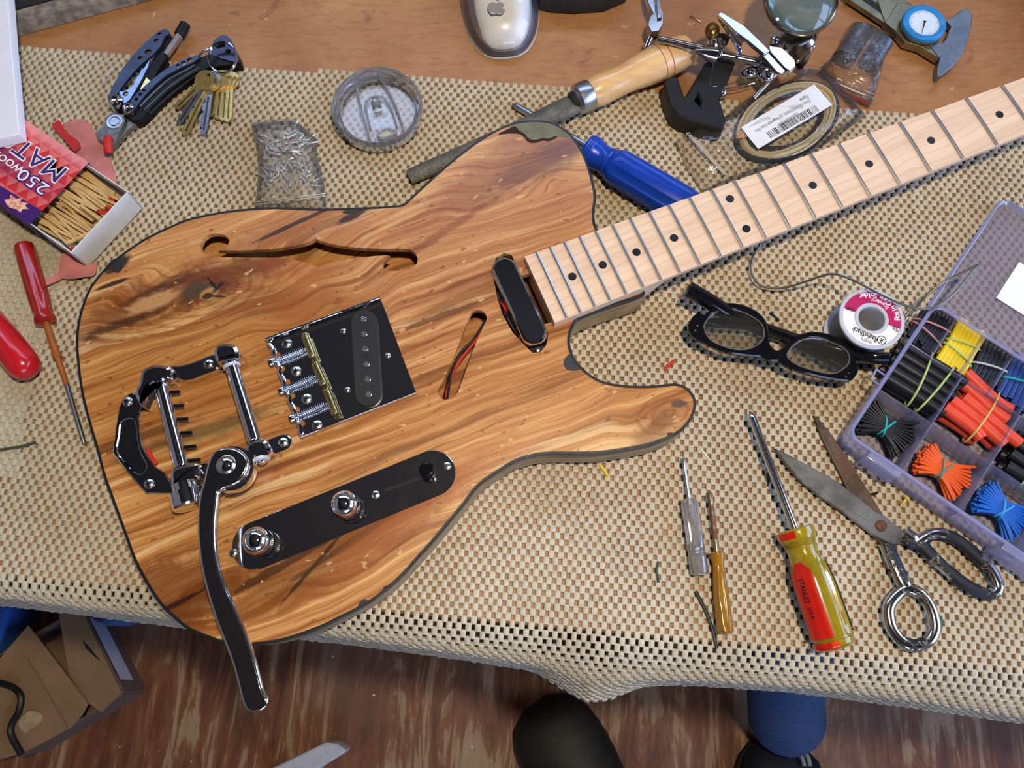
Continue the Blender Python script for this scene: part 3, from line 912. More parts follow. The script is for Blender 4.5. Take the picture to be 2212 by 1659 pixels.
# ------------------------------------------------------------------ bridge
Zb = lambda x, y, z=BZ + 0.0018: W(560 + x / 4.879, 620 + y / 4.879, z)
HOLEZ = BZ + 0.0018
plate_pts = [(95, 590), (140, 640), (150, 700), (150, 770), (180, 800), (220, 850), (210, 900), (250, 980), (265, 1030), (260, 1080), (290, 1110), (320, 1160), (315, 1200), (350, 1270), (375, 1330), (370, 1380), (400, 1410), (430, 1470), (430, 1520), (460, 1580)]
br_loop = [Zb(*p) for p in [(90, 580)] + plate_pts[1:-1] + [(455, 1570), (1650, 1105), (1290, 150)]]
br_holes = [xy([Vector(p).to_3d() for p in circle(Zb(x, y), 0.0021, 14)]) for x, y in ((195, 715), (245, 860), (300, 1000), (350, 1145), (400, 1290), (455, 1440))]
bridge = part('bridge', MB().plate(xy(br_loop), br_holes, BZ + 0.0002, HOLEZ, 0.0), CHROMEP, guitar, smooth=20)
def lip(p, q, p2, q2, z0, z1, th=0.0014):
    mb = MB()
    a, b = Zb(*p), Zb(*q)
    d = (b - a).normalized(); n = Vector((-d.y, d.x, 0))
    prof = [(-th * 0.2, z0), (th * 1.0, z0), (th, z1 - 0.0006), (th * 0.7, z1), (th * 0.1, z1), (-th * 0.2, z1 - 0.0008)]
    mb.rings([[a + n * x + Vector((0, 0, z - a.z)) for x, z in prof], [b + n * x + Vector((0, 0, z - b.z)) for x, z in prof]])
    return mb
part('side_lip', lip((95, 585), (1285, 155), 0, 0, BZ + 0.0003, BZ + 0.0085), CHROME, bridge)
part('side_lip', lip((1660, 1115), (455, 1580), 0, 0, BZ + 0.0003, BZ + 0.0065), CHROME, bridge)
part('rear_lip', MB().tube([Zb(*p, BZ + 0.0042) for p in plate_pts], 0.0016, 8), CHROME, bridge)
for x, y in ((290, 595), (390, 890), (500, 1180), (610, 1460)):
    scr('mounting_screw', Zb(x, y), 0.0038, bridge, 0.002)
for x, y in ((885, 465), (930, 1085), (1355, 725)):
    scr('pickup_screw', Zb(x, y), 0.0022, bridge, 0.0014)
for (a, b, sp) in (((478, 495), (570, 745), ((150, 782), (490, 655))), ((588, 800), (690, 1035), ((258, 1082), (600, 945))), ((705, 1072), (810, 1345), ((368, 1372), (715, 1232)))):
    p, q = Zb(*a, BZ + 0.0082), Zb(*b, BZ + 0.0082)
    part('saddle', MB().lathe([(0.0024, 0), (0.003, 0.0005), (0.003, (q - p).length - 0.0005), (0.0024, (q - p).length)], 16, M=along(p, q)), BRASS, bridge)
    for t_ in (0.1, 0.9):
        r = p.lerp(q, t_)
        part('height_screw', MB().lathe([(0.0011, BZ + 0.001), (0.0011, BZ + 0.0118), (0.0006, BZ + 0.0118), (0.0006, BZ + 0.0110)], 10, M=Matrix.Translation((r.x, r.y, 0))), NICKEL, bridge)
    s0, s1 = Zb(*sp[0], BZ + 0.006), Zb(*sp[1], BZ + 0.006)
    part('intonation_screw', MB().lathe([(0.003, -0.003), (0.0032, -0.0015), (0.0028, 0), (0.0009, 0.0001), (0.0009, (s1 - s0).length)], 12, M=along(s0, s1)), CHROME, bridge)
    Mh = along(s0, s1); Lh = (s1 - s0).length
    hel = [Mh @ Vector((0.0021 * math.cos(t2), 0.0021 * math.sin(t2), 0.001 + (Lh - 0.002) * t2 / (2 * math.pi * 15))) for t2 in [2 * math.pi * 15 * i / 180 for i in range(181)]]
    part('spring', MB().tube(hel, 0.00035, 5), CHROME, bridge)
pa, pb = Zb(1105, 375, BZ + 0.004), Zb(1148, 1120, BZ + 0.004)
bob = part('bridge_pickup', MB().prism(capsule(pa, pb, 0.0095, 12), BZ - 0.002, BZ + 0.0052, 0.0006), M_('bobbin_fibre', (0.010, 0.010, 0.010), 0.6, 0, 0.15, 500), guitar)
for x, y in ((1095, 345), (1105, 500), (1115, 655), (1130, 815), (1142, 975), (1152, 1135)):
    p = Zb(x, y, BZ + 0.0052)
    part('pole_piece', MB().lathe([(0.0024, -0.001), (0.0024, 0.0005), (0.002, 0.0008), (0.0012, 0.0008), (0.0008, 0.0002)], 14, M=Matrix.Translation(p)), NICKEL, bob)
p = Zb(1125, 735, BZ + 0.0052)
part('access_hole', MB().prism(circle(p, 0.0017, 14), BZ + 0.003, BZ + 0.0053), INK, bob)

# ------------------------------------------------------------------ control plate
Zc = lambda x, y, z=BZ + 0.0012: W(380 + x / 2.6766, 940 + y / 2.6766, z)
ca, cb = Zc(462, 637), Zc(1482, 220)
cp = part('control_plate', MB().prism(capsule(ca, cb, 0.0162, 16), BZ + 0.0001, BZ + 0.0013, 0.0004), CHROMEP, guitar)
for x, y in ((330, 682), (1155, 345), (1568, 180)):
    scr('screw', Zc(x, y, BZ + 0.0013), 0.0029, cp, 0.0014)
def knob(top_zpx, h):
    tp = Zc(*top_zpx, BZ + h - 0.003)
    base = Vector((tp.x, tp.y, BZ + 0.0016))
    R = 0.0093
    n = 96
    mb = MB()
    R_ = []
    for (r, z, knurl) in ((R * 0.99, 0, 0), (R, 0.0004, 1), (R, h * 0.30, 1), (R * 0.97, h * 0.31, 0), (R * 0.97, h * 0.34, 0), (R, h * 0.35, 1), (R, h * 0.58, 1), (R * 1.0, h * 0.60, 0), (R * 0.985, h * 0.66, 0), (R * 0.94, h * 0.74, 0), (R * 0.86, h * 0.82, 0), (R * 0.74, h * 0.89, 0), (R * 0.58, h * 0.945, 0), (R * 0.4, h * 0.98, 0), (R * 0.2, h * 0.996, 0), (0.0002, h, 0)):
        R_.append([(base.x + (r - (0.00035 if knurl and k % 2 else 0)) * math.cos(2 * math.pi * k / n), base.y + (r - (0.00035 if knurl and k % 2 else 0)) * math.sin(2 * math.pi * k / n), base.z + z) for k in range(n)])
    mb.rings(R_)
    part('knob', mb, CHROME, cp, smooth=50)
knob((455, 606), 0.024)
knob((968, 393), 0.024)
s0, s1 = Zc(1215, 318), Zc(1400, 250)
part('switch_slot', MB().prism(capsule(s0, s1, 0.0011, 6), BZ + 0.001, BZ + 0.0015), INK, cp)
tip = Zc(1450, 200, BZ + 0.013)
part('switch_lever', MB().box((0, 0, 0.005), (0.0024, 0.0008, 0.012), M=Matrix.Translation((tip.x, tip.y, BZ + 0.001)) @ Matrix.Rotation(GA, 4, 'Z')), NICKEL, cp)
part('switch_tip', MB().lathe([(0.0036, BZ + 0.0035), (0.0052, BZ + 0.005), (0.0052, BZ + 0.0135), (0.0048, BZ + 0.0145), (0.0036, BZ + 0.0148), (0.0034, BZ + 0.0142)], 24, M=Matrix.Translation((tip.x, tip.y, 0))), BLACKG, cp)
# ------------------------------------------------------------------ vibrato tailpiece
Zg = lambda x, y, z=BZ + 0.004: W(220 + x / 3.859, 700 + y / 3.859, z)
def zg_prism(pts, z0, z1, bevel, zref=None, n=3):
    l = xy(spline([Zg(x, y, zref if zref is not None else z1) for x, y in pts], n, True)) if n else xy([Zg(x, y, zref if zref is not None else z1) for x, y in pts])
    return MB().prism(l, z0, z1, bevel)
plate_o = [(165, 625), (245, 565), (325, 605), (330, 690), (305, 780), (308, 900), (335, 1010), (390, 1110), (450, 1190), (520, 1235), (565, 1300), (600, 1390), (610, 1412), (370, 1410), (215, 1240), (87, 1078), (110, 870), (138, 710)]
plate_r = [(165, 815), (250, 790), (278, 840), (290, 950), (320, 1080), (368, 1170), (350, 1230), (290, 1243), (210, 1165), (130, 1062), (145, 930)]
vib = part('vibrato_tailpiece', zg_prism(plate_o, BZ + 0.0001, BZ + 0.0040, 0.0, BZ + 0.0055, 0), CHROME, guitar)
part('raised_rim', MB().plate(xy([Zg(x, y, BZ + 0.0055) for x, y in plate_o]), [xy(spline([Zg(x, y, BZ + 0.0055) for x, y in plate_r], 3, True))], BZ + 0.0035, BZ + 0.0055, 0.0007), CHROME, vib)
part('housing', zg_prism([(300, 490), (318, 400), (370, 352), (450, 332), (530, 335), (572, 360), (580, 440), (560, 470), (470, 490), (400, 520), (360, 590), (340, 680), (300, 660), (262, 570)], BZ + 0.0002, BZ + 0.0165, 0.003, n=3), CHROME, vib)
part('strap', zg_prism([(560, 350), (640, 340), (760, 312), (900, 255), (965, 255), (972, 370), (860, 420), (760, 460), (690, 472), (620, 452), (565, 470)], BZ + 0.0002, BZ + 0.0075, 0.0016, n=3), CHROME, vib)
part('housing', zg_prism([(925, 225), (955, 172), (1020, 152), (1090, 156), (1132, 190), (1152, 278), (1080, 292), (1000, 312), (960, 322), (932, 280)], BZ + 0.0002, BZ + 0.0175, 0.003), CHROME, vib)
part('housing', zg_prism([(560, 1245), (590, 1198), (660, 1168), (760, 1150), (802, 1165), (815, 1250), (790, 1300), (700, 1325), (620, 1345), (572, 1350)], BZ + 0.0002, BZ + 0.0165, 0.003), CHROME, vib)
part('housing', zg_prism([(1185, 1030), (1215, 985), (1290, 952), (1362, 956), (1392, 1000), (1412, 1075), (1330, 1112), (1245, 1125), (1202, 1080)], BZ + 0.0002, BZ + 0.0165, 0.003), CHROME, vib)
part('strap', zg_prism([(780, 1180), (1230, 1040), (1240, 1130), (800, 1280)], BZ + 0.0002, BZ + 0.0075, 0.0012, n=0), CHROME, vib)
part('mounting_tab', MB().prism(capsule(Zg(1380, 1035), Zg(1512, 985), 0.0060, 12), BZ + 0.0002, BZ + 0.0045, 0.001), CHROME, vib)
def rod(p, q, r, name, mat=CHROME, n=24):
    L = (q - p).length
    return part(name, MB().lathe([(r * 0.85, 0), (r, r * 0.15), (r, L - r * 0.15), (r * 0.85, L)], n, M=along(p, q)), mat, vib)
zb1 = BZ + 0.0105
b1a, b1b = Zg(490, 500, zb1), Zg(668, 1190, zb1)
b2a, b2b = Zg(1068, 300, zb1), Zg(1278, 980, zb1)
rod(b1a, b1b, 0.0050, 'string_bar'); rod(b2a, b2b, 0.0050, 'roller_bar')
d1 = (b1b - b1a).normalized(); d2 = (b2b - b2a).normalized()
part('collar', MB().lathe([(0.0058, 0), (0.0085, 0.0006), (0.0085, 0.0022), (0.0055, 0.003)], 24, M=along(b1a - d1 * 0.001, b1b)), CHROME, vib)
NYL = M_('white_nylon', srgb(214, 214, 214), 0.4, 0, 0.04)
part('nylon_washer', MB().lathe([(0.0052, 0), (0.0062, 0.0003), (0.0062, 0.0016), (0.0052, 0.002)], 24, M=along(b2a + d2 * 0.004, b2b)), NYL, vib)
w0 = Zg(1330, 1110, zb1)
part('nylon_washer', MB().lathe([(0.004, 0), (0.0060, 0.0003), (0.0060, 0.0022), (0.004, 0.0026)], 24, M=along(w0, w0 + d2)), NYL, vib)
part('axle_end', MB().lathe([(0.0036, 0), (0.0036, 0.0015), (0.002, 0.0026), (0.0002, 0.0028)], 20, M=along(w0 + d2 * 0.0024, w0 + d2)), CHROME, vib)
PINM = M_('string_pin', (0.05, 0.05, 0.055), 0.25, 1.0, 0.1)
for (xa, ya, xb, yb) in ((560, 570, 650, 565), (595, 682, 682, 678), (630, 793, 717, 788), (662, 908, 750, 902), (695, 1025, 785, 1017), (730, 1137, 820, 1130)):
    p, q = Zg(xa, ya, zb1), Zg(xb, yb, zb1)
    p = p - (q - p).normalized() * 0.002
    part('string_pin', MB().lathe([(0.0012, 0), (0.0012, (q - p).length), (0.0008, (q - p).length + 0.0002)], 10, M=along(p, q)), PINM, vib)
for x, y, z in ((213, 648, BZ + 0.0056), (890, 335, BZ + 0.0076), (395, 1335, BZ + 0.0056), (1512, 988, BZ + 0.0046)):
    scr('screw', Zg(x, y, z), 0.0035, vib, 0.002)
c0, c1 = Zg(690, 1330, BZ + 0.0125), Zg(742, 1525, BZ + 0.0125)
Lc = (c1 - c0).length
part('arm_hub', MB().lathe([(0.0085, 0), (0.0085, Lc * 0.3), (0.0098, Lc * 0.32), (0.0118, Lc * 0.36), (0.0118, Lc - 0.0012), (0.0106, Lc)], 28, M=along(c0, c1)), CHROME, vib)
part('felt_strip', zg_prism([(378, 1052), (402, 1046), (428, 1105), (466, 1150), (452, 1172), (410, 1120)], BZ + 0.0002, BZ + 0.0022, 0, BZ + 0.001, 2), M_('red_felt', srgb(222, 48, 22), 0.7, 0, 0.1), vib)
# the long curved arm, hovering well above the body
AZ = BZ + 0.030
arm_px = [(240, 78), (202, 110), (178, 170), (156, 260), (132, 350), (120, 470), (122, 600), (137, 740), (167, 880), (202, 1000), (240, 1110), (280, 1210), (320, 1320), (350, 1430), (378, 1540), (404, 1590), (450, 1606), (498, 1592), (530, 1558), (532, 1520), (508, 1480), (484, 1390), (454, 1280), (424, 1190), (394, 1110), (362, 1040), (322, 950), (280, 860), (244, 740), (228, 620), (228, 500), (238, 400), (246, 335), (275, 305), (325, 290), (380, 255), (415, 190), (415, 140), (385, 95), (335, 70), (285, 66)]
al = ccw(xy(spline([Zc(x, y, AZ) for x, y in arm_px], 3, True)))
part('vibrato_arm', MB().rings([[(p[0], p[1], AZ - 0.0055) for p in inset(al, 0.0014)], [(p[0], p[1], AZ - 0.0045) for p in inset(al, 0.0003)], [(p[0], p[1], AZ - 0.0018) for p in al], [(p[0], p[1], AZ - 0.0006) for p in inset(al, 0.0006)], [(p[0], p[1], AZ) for p in inset(al, 0.0018)]]), CHROMEP, vib, smooth=60)
pv = Zc(290, 172, AZ)
part('pivot_button', MB().lathe([(0.0066, AZ - 0.001), (0.0064, AZ + 0.0008), (0.0052, AZ + 0.0024), (0.003, AZ + 0.0034), (0.0002, AZ + 0.0038)], 28, M=Matrix.Translation((pv.x, pv.y, 0))), CHROME, vib)
pq = Zc(330, 200, AZ - 0.01)
part('pivot_bracket', MB().lathe([(0.0085, BZ + 0.006), (0.0145, BZ + 0.013), (0.0160, BZ + 0.020), (0.0150, AZ - 0.0052), (0.010, AZ - 0.0045)], 32, M=Matrix.Translation((pq.x, pq.y, 0))), CHROME, vib)
# ================================================================== things along the far side
T0 = MZ  # resting height on the mat
# ---- computer mouse in a clear shell
ZM = lambda x, y, z=0.0: W(700 + x / 2.962, y / 2.962, z)
ma, mb_ = W(1093, 128, 0), W(1062, -150, 0)
Mm = axis_frame(ma, mb_)
Lm = (mb_ - ma).length
mouse = thing('computer_mouse', 'white computer mouse with clear glossy shell on bare bench at top centre', 'mouse', Mm @ Vector((Lm / 2, 0, 0)))
def mouse_shell(hw, z0, h, inx, n=40):
    """oval plan, domed top"""
    R = []
    for (k, z) in ((0.93, z0), (1.0, z0 + h * 0.08), (1.0, z0 + h * 0.18), (0.97, z0 + h * 0.38), (0.9, z0 + h * 0.6), (0.76, z0 + h * 0.8), (0.55, z0 + h * 0.93), (0.28, z0 + h * 0.99), (0.02, z0 + h)):
        ring = []
        for i in range(n):
            t_ = 2 * math.pi * i / n
            cx, cy = math.cos(t_), math.sin(t_)
            e = 0.72
            x = Lm / 2 + (Lm / 2 - inx) * k * math.copysign(abs(cx) ** 0.85, cx)
            y = hw * k * math.copysign(abs(cy) ** e, cy)
            ring.append(Mm @ Vector((x, y, z)))
        R.append(ring)
    return MB().rings(R)
hwm = (W(1155, 40, 0.01) - W(985, 20, 0.01)).length / 2
part('white_core', mouse_shell(hwm * 0.82, 0.003, 0.025, 0.006), M_('white_mouse_plastic', srgb(250, 250, 250), 0.3, 0, 0.02, 60, coat=0.2), mouse, smooth=60)
part('clear_shell', mouse_shell(hwm, 0.001, 0.031, 0.0), M_film('clear_shell_plastic', srgb(235, 238, 245), 0.06, 0.25, 0.05, (1.0, 1.0, 1.0), 0), mouse, smooth=60)
part('base_rim', mouse_shell(hwm * 1.01, 0.0004, 0.0035, -0.0005), M_('pale_base', srgb(200, 200, 204), 0.3), mouse, smooth=60)
# grey apple-shaped emblem on the top of the core
ac = W(1072, 12, 0.0275)
s_ = 0.0105
lg = [(0, 0.25), (0.3, 0.42), (0.62, 0.3), (0.78, 0.12), (0.6, -0.1), (0.62, -0.35), (0.85, -0.55), (0.6, -0.95), (0.3, -1.05), (0, -0.95), (-0.3, -1.05), (-0.6, -0.9), (-0.85, -0.4), (-0.8, 0.1), (-0.6, 0.33), (-0.3, 0.4)]
EMBL = M_('grey_emblem', srgb(176, 178, 184), 0.4, 0, 0.02)
part('emblem', MB().prism([(ac.x + x * s_ * 0.8, ac.y + y * s_ * 0.8) for x, y in xy(spline([(a, b, 0) for a, b in lg], 3, True))], 0.0262, 0.0278), EMBL, mouse, smooth=0)
part('emblem_leaf', MB().prism([(ac.x + x * s_, ac.y + y * s_) for x, y in ((0.02, 0.5), (0.16, 0.5), (0.32, 0.72), (0.3, 0.95), (0.12, 0.85))], 0.0262, 0.0278), EMBL, mouse, smooth=0)

# ---- black case whose corner shows beside the mouse
bc = [W(1150, -12, 0), W(1190, 30, 0), W(1350, 8, 0), W(1365, -150, 0), W(1150, -150, 0)]
solo('black_case', MB().prism(xy(spline(bc, 3, True)), 0.0, 0.03, 0.004, 0.002), BLACKM, 'black case at the top rim right of the computer mouse', 'case')

# ---- clear tumbler lid
ZL = lambda x, y, z=T0: W(700 + x / 7.542, 130 + y / 7.542, z)
lc = ZL(865, 760, T0 + 0.014)
rl = (ZL(1605, 760, T0 + 0.014) - ZL(125, 790, T0 + 0.014)).length / 2
CLEAR = M_film('clear_lid_plastic', srgb(205, 208, 220), 0.06, 0.12, 0.06, (0.99, 0.99, 0.99), 0.0)
CLEAR2 = M_film('clear_lid_rim', srgb(212, 214, 224), 0.30, 0.3, 0.08, (0.97, 0.97, 0.99), 0.0)
lid = thing('tumbler_lid', 'round clear plastic tumbler lid with sliding closure on the mat', 'lid', (lc.x, lc.y, T0))
Tl = Matrix.Translation((lc.x, lc.y, T0))
part('outer_ring', MB().rings([[(r * math.cos(2 * math.pi * k / 64), r * math.sin(2 * math.pi * k / 64), h) for k in range(64)] for r, h in ((rl * 0.93, 0.0005), (rl * 0.97, 0.004), (rl * 0.985, 0.011), (rl, 0.013), (rl, 0.0155), (rl * 0.97, 0.0175), (rl * 0.93, 0.0165), (rl * 0.905, 0.012), (rl * 0.88, 0.006), (rl * 0.88, 0.0045), (rl * 0.91, 0.0005))], False, False, M=Tl), CLEAR2, lid)
part('inner_ring', MB().rings([[(r * math.cos(2 * math.pi * k / 64), r * math.sin(2 * math.pi * k / 64), h) for k in range(64)] for r, h in ((rl * 0.86, 0.005), (rl * 0.86, 0.0095), (rl * 0.835, 0.0105), (rl * 0.82, 0.0095), (rl * 0.82, 0.005))], False, False, M=Tl), CLEAR2, lid)
part('floor_disc', MB().lathe([(rl * 0.88, 0.0042), (rl * 0.88, 0.0056), (0.001, 0.0056)], 64, M=Tl), CLEAR, lid)
zt = T0 + 0.009
ch = [ZL(*p, zt) for p in ((775, 1370), (640, 950), (545, 560), (570, 420), (660, 320), (790, 285), (900, 310), (1000, 420), (1150, 700), (1250, 980), (1320, 1230))]
part('channel_wall', MB().tube(spline(ch, 6), 0.0011, 8), CLEAR2, lid)
ch2 = [ZL(*p, zt - 0.001) for p in ((750, 1090), (690, 860), (670, 720), (720, 640), (830, 590), (950, 610), (1040, 710), (1120, 860), (1180, 1060))]
part('slider_rim', MB().tube(spline(ch2, 6), 0.0009, 8), CLEAR2, lid)
sl = [ZL(*p, zt - 0.002) for p in ((755, 1100), (690, 860), (680, 700), (830, 600), (960, 640), (1060, 760), (1180, 1060), (1000, 1090))]
part('slider', MB().prism(xy(spline(sl, 3, True)), zt - 0.0045, zt - 0.003, 0.0005), CLEAR, lid)
st_ = ZL(845, 700, zt)
part('slider_knob', MB().lathe([(0.0042, -0.004), (0.004, 0.003), (0.0035, 0.0042), (0.002, 0.0044), (0.0016, 0.0036)], 20, M=Matrix.Translation(st_)), CLEAR2, lid)
mo = spline([ZL(*p, zt - 0.001) for p in ((870, 1240), (900, 1190), (960, 1150), (1020, 1115), (1100, 1140), (1170, 1160), (1165, 1200), (1080, 1230), (950, 1270))], 4, True)
part('drink_opening', MB().tube(mo, 0.0010, 8, closed=True), CLEAR2, lid)
part('opening_patch', MB().prism(xy(mo), zt - 0.0045, zt - 0.0035), M_('frosted_opening', srgb(222, 216, 200), 0.5, 0, 0.05), lid)
FROST = M_('frosted_plastic_mark', srgb(240, 238, 230), 0.4, 0, 0.02)
for k in range(2):
    part('moulded_mark', MB().tube([ZL(755, 830 + 25 * k, zt), ZL(1005, 778 + 25 * k, zt)], 0.00035, 6), FROST, lid)

# ---- rasp with a wooden handle
ZR = lambda x, y, z: W(700 + x / 2.962, y / 2.962, z)
r0, r1 = ZR(545, 1135, T0 + 0.004), ZR(1620, 660, T0 + 0.013)
def rasp_steel():
    t = NT('rasp_steel')
    co = t.coord()
    vo = t.node('ShaderNodeTexVoronoi', None, Vector=co, Scale=900)
    n = t.noise(co, 60, 4)
    c = t.mix(t.sm(n, 0.35, 0.65), srgb(122, 118, 104), srgb(96, 92, 82))
    t.principled(Base_Color=c, Roughness=0.5, Metallic=0.45, Normal=t.bump(vo.outputs[0], 0.8, 0.0006))
    return t.m
RASP = rasp_steel()
rasp = thing('wood_rasp', 'half-round steel rasp with a pale turned wooden handle lying against the guitar', 'rasp', (r0.x, r0.y, T0))
Mr = axis_frame(r0, r1); Lr = (r1 - r0).length
def half(w, h):
    return [(-w * math.cos(math.pi * k / 8), h * math.sin(math.pi * k / 8)) for k in range(9)]
bl = []
for (x, w, h) in ((0, 0.0068, 0.003), (0.004, 0.0072, 0.0034), (Lr * 0.35, 0.0074, 0.0038), (Lr * 0.65, 0.0074, 0.0042), (Lr * 0.94, 0.0098, 0.005), (Lr, 0.0085, 0.0045)):
    bl.append([Mr @ Vector((x, y, z)) for y, z in half(w, h)])
part('rasp_blade', MB().rings(bl), RASP, rasp)
h0, h1 = ZR(1620, 640, T0 + 0.014), W(1490, 105, T0 + 0.017)
Lh = (h1 - h0).length
Mh = along(h0, h1)
part('ferrule', MB().lathe([(0.0095, -0.002), (0.0118, 0.0), (0.0126, 0.001), (0.0126, 0.011), (0.0118, 0.0125)], 28, M=Mh), STEEL, rasp)
part('tang_socket', MB().lathe([(0.006, -0.006), (0.0092, -0.001), (0.0092, 0.0005)], 20, M=Mh), BLACKM, rasp)
def pale_wood():
    t = NT('turned_handle_wood')
    co = t.coord()
    n = t.noise(t.mapping(co, rot=(0, 0, -0.42), scale=(12, 160, 160)), 1.0, 4)
    c = t.mix(t.sm(n, 0.3, 0.7), srgb(232, 188, 128), srgb(216, 166, 104))
    t.principled(Base_Color=c, Roughness=0.28, Coat_Weight=0.5, Coat_Roughness=0.15)
    return t.m
PW = pale_wood()
prof = [(0.0115, 0.0122), (0.0128, 0.016), (0.0132, 0.021), (0.0126, 0.034), (0.0122, 0.042), (0.0128, 0.052), (0.0140, 0.062), (0.0148, 0.070), (0.0150, 0.0764), (0.0146, 0.0768), (0.0150, 0.0773), (0.0148, 0.0832), (0.0144, 0.0836), (0.0148, 0.0841), (0.0144, 0.095), (0.0136, Lh - 0.006), (0.0122, Lh - 0.002), (0.009, Lh), (0.0005, Lh + 0.0006)]
part('wooden_handle', MB().lathe(prof, 36, M=Mh), PW, rasp)
RNG = M_('burnt_ring', srgb(176, 96, 50), 0.4)
for z in (0.0768, 0.0836):
    part('turned_ring', MB().lathe([(0.01495, z - 0.00035), (0.0151, z), (0.01495, z + 0.00035)], 36, M=Mh), RNG, rasp)

# ---- blue-handled screwdriver under the rasp and the upper horn
BLUE = M_('blue_handle_plastic', srgb(14, 62, 172), 0.28, 0, 0.08, 60)
s0, s1 = ZR(1205, 665, T0 + 0.0031), ZR(1680, 935, T0 + 0.009)
dv = (s1 - s0).normalized()
h2 = W(1500, 460, T0 + 0.0165)
bs = thing('blue_screwdriver', 'large blue-handled screwdriver passing under the rasp and the guitar horn', 'screwdriver', (s1.x, s1.y, T0))
part('shaft', MB().lathe([(0.0008, 0), (0.0024, 0.004), (0.0030, 0.006), (0.0030, (s1 - s0).length)], 16, M=along(s0, s1)), STEEL, bs)
hd0 = ZR(1672, 950, T0 + 0.0145)
Lb = (h2 - hd0).length
n = 48
R_ = []
for (r, z, fl) in ((0.0095, 0, 0), (0.0122, 0.001, 0), (0.0128, 0.006, 0), (0.0122, 0.010, 0), (0.0110, 0.014, 0), (0.0108, 0.018, 0), (0.0115, 0.021, 0), (0.0122, 0.0225, 0), (0.0112, 0.0238, 0), (0.0124, 0.0255, 0), (0.0145, 0.029, 0.4), (0.0152, 0.033, 1), (0.0155, Lb - 0.012, 1), (0.0148, Lb - 0.005, 0.6), (0.011, Lb, 0), (0.0005, Lb + 0.001, 0)):
    ring = []
    for k in range(n):
        a = 2 * math.pi * k / n
        rr = r * (1 - 0.10 * fl * (1 if (k % 8) < 3 else 0))
        ring.append((rr * math.cos(a), rr * math.sin(a), z))
    R_.append(ring)
part('handle', MB().rings(R_, M=along(hd0, h2)), BLUE, bs, smooth=30)
for k in range(3):
    part('grip_ring', MB().lathe([(0.0126, 0.0024 + k * 0.0022), (0.0133, 0.003 + k * 0.0022), (0.0126, 0.0038 + k * 0.0022)], 28, M=along(hd0, h2)), BLUE, bs)

# ---- dial calipers
ZK = lambda x, y, z: W(1712 + x / 4.366, y / 4.366, z)
CALM = M_('caliper_steel', srgb(138, 144, 150), 0.38, 0.85, 0.12, 80)
CALB = M_('caliper_beam', srgb(150, 140, 112), 0.34, 0.85, 0.15, 60)
cal = thing('dial_caliper', 'steel dial caliper with blue-rimmed dial on the bare bench', 'caliper', ZK(1240, 400, 0))
def kpoly(pts, z0, z1, bev=0.0004, zr=None):
    return MB().prism(xy([ZK(x, y, zr or z1) for x, y in pts]), z0, z1, bev)
part('beam', kpoly([(480, -40), (700, -160), (1420, 420), (1420, 560), (1330, 520)], 0.004, 0.0085), CALB, cal)
part('beam_groove', kpoly([(640, -20), (700, -40), (930, 130), (890, 160)], 0.0084, 0.0089, 0), BLACKM, cal)
part('slide_block', kpoly([(880, 210), (990, 20), (1120, 30), (1260, 180), (1420, 420), (1380, 545), (1210, 440), (1060, 395), (1010, 330)], 0.003, 0.0105, 0.0008), CALB, cal)
part('slide_block', kpoly([(800, 0), (960, -80), (1110, 30), (990, 40), (880, 215)], 0.003, 0.0098, 0.0006), CALB, cal)
part('jaw', kpoly([(1590, 90), (1650, 80), (1700, 130), (1690, 250), (1640, 420), (1600, 520), (1520, 620), (1400, 720), (1368, 722), (1365, 660), (1395, 520), (1440, 380), (1500, 250), (1455, 200), (1520, 150)], 0.003, 0.0095, 0.0008), CALM, cal)
part('jaw', kpoly([(1290, 420), (1420, 400), (1500, 300), (1470, 400), (1400, 520), (1385, 545)], 0.003, 0.0112, 0.0006), CALM, cal)
part('thumb_roller', MB().lathe([(0.003, 0.003), (0.0036, 0.004), (0.0036, 0.009), (0.003, 0.0095)], 18, M=Matrix.Translation(ZK(960, 370, 0) * Vector((1, 1, 0)) if False else (ZK(960, 370, 0).x, ZK(960, 370, 0).y, 0))), M_('rusty_roller', srgb(92, 72, 54), 0.6, 0.5, 0.2), cal)
dc = ZK(1245, 215, 0.0175)
TD = Matrix.Translation((dc.x, dc.y, 0))
rd = (ZK(1455, 215, 0.0175) - ZK(1040, 215, 0.0175)).length / 2
dial = part('dial', MB().lathe([(rd * 0.9, 0.0105), (rd * 0.96, 0.012), (rd * 0.96, 0.0155), (rd * 0.9, 0.016)], 40, M=TD), CALB, cal)
part('bezel', MB().rings([[(r * math.cos(2 * math.pi * k / 48), r * math.sin(2 * math.pi * k / 48), z) for k in range(48)] for r, z in ((rd * 0.99, 0.0145), (rd, 0.016), (rd * 0.97, 0.0178), (rd * 0.86, 0.0186), (rd * 0.70, 0.0178), (rd * 0.68, 0.0172))], False, False, M=TD), M_('blue_bezel', srgb(46, 140, 206), 0.3, 0, 0.1, 60), dial)
part('dial_face', MB().lathe([(rd * 0.72, 0.0160), (rd * 0.72, 0.0173), (0.0005, 0.0173)], 40, M=TD), M_('dial_white', srgb(214, 224, 232), 0.35, 0, 0.03), dial)
tk = MB()
for k in range(50):
    a = 2 * math.pi * k / 50
    L_ = 0.11 if k % 5 == 0 else 0.06
    tk.box((rd * (0.66 - L_ / 2), 0, 0.01738), (rd * L_, 0.00022, 0.00008), M=TD @ Matrix.Rotation(a, 4, 'Z'))
part('tick_marks', tk, INK, dial, smooth=0)
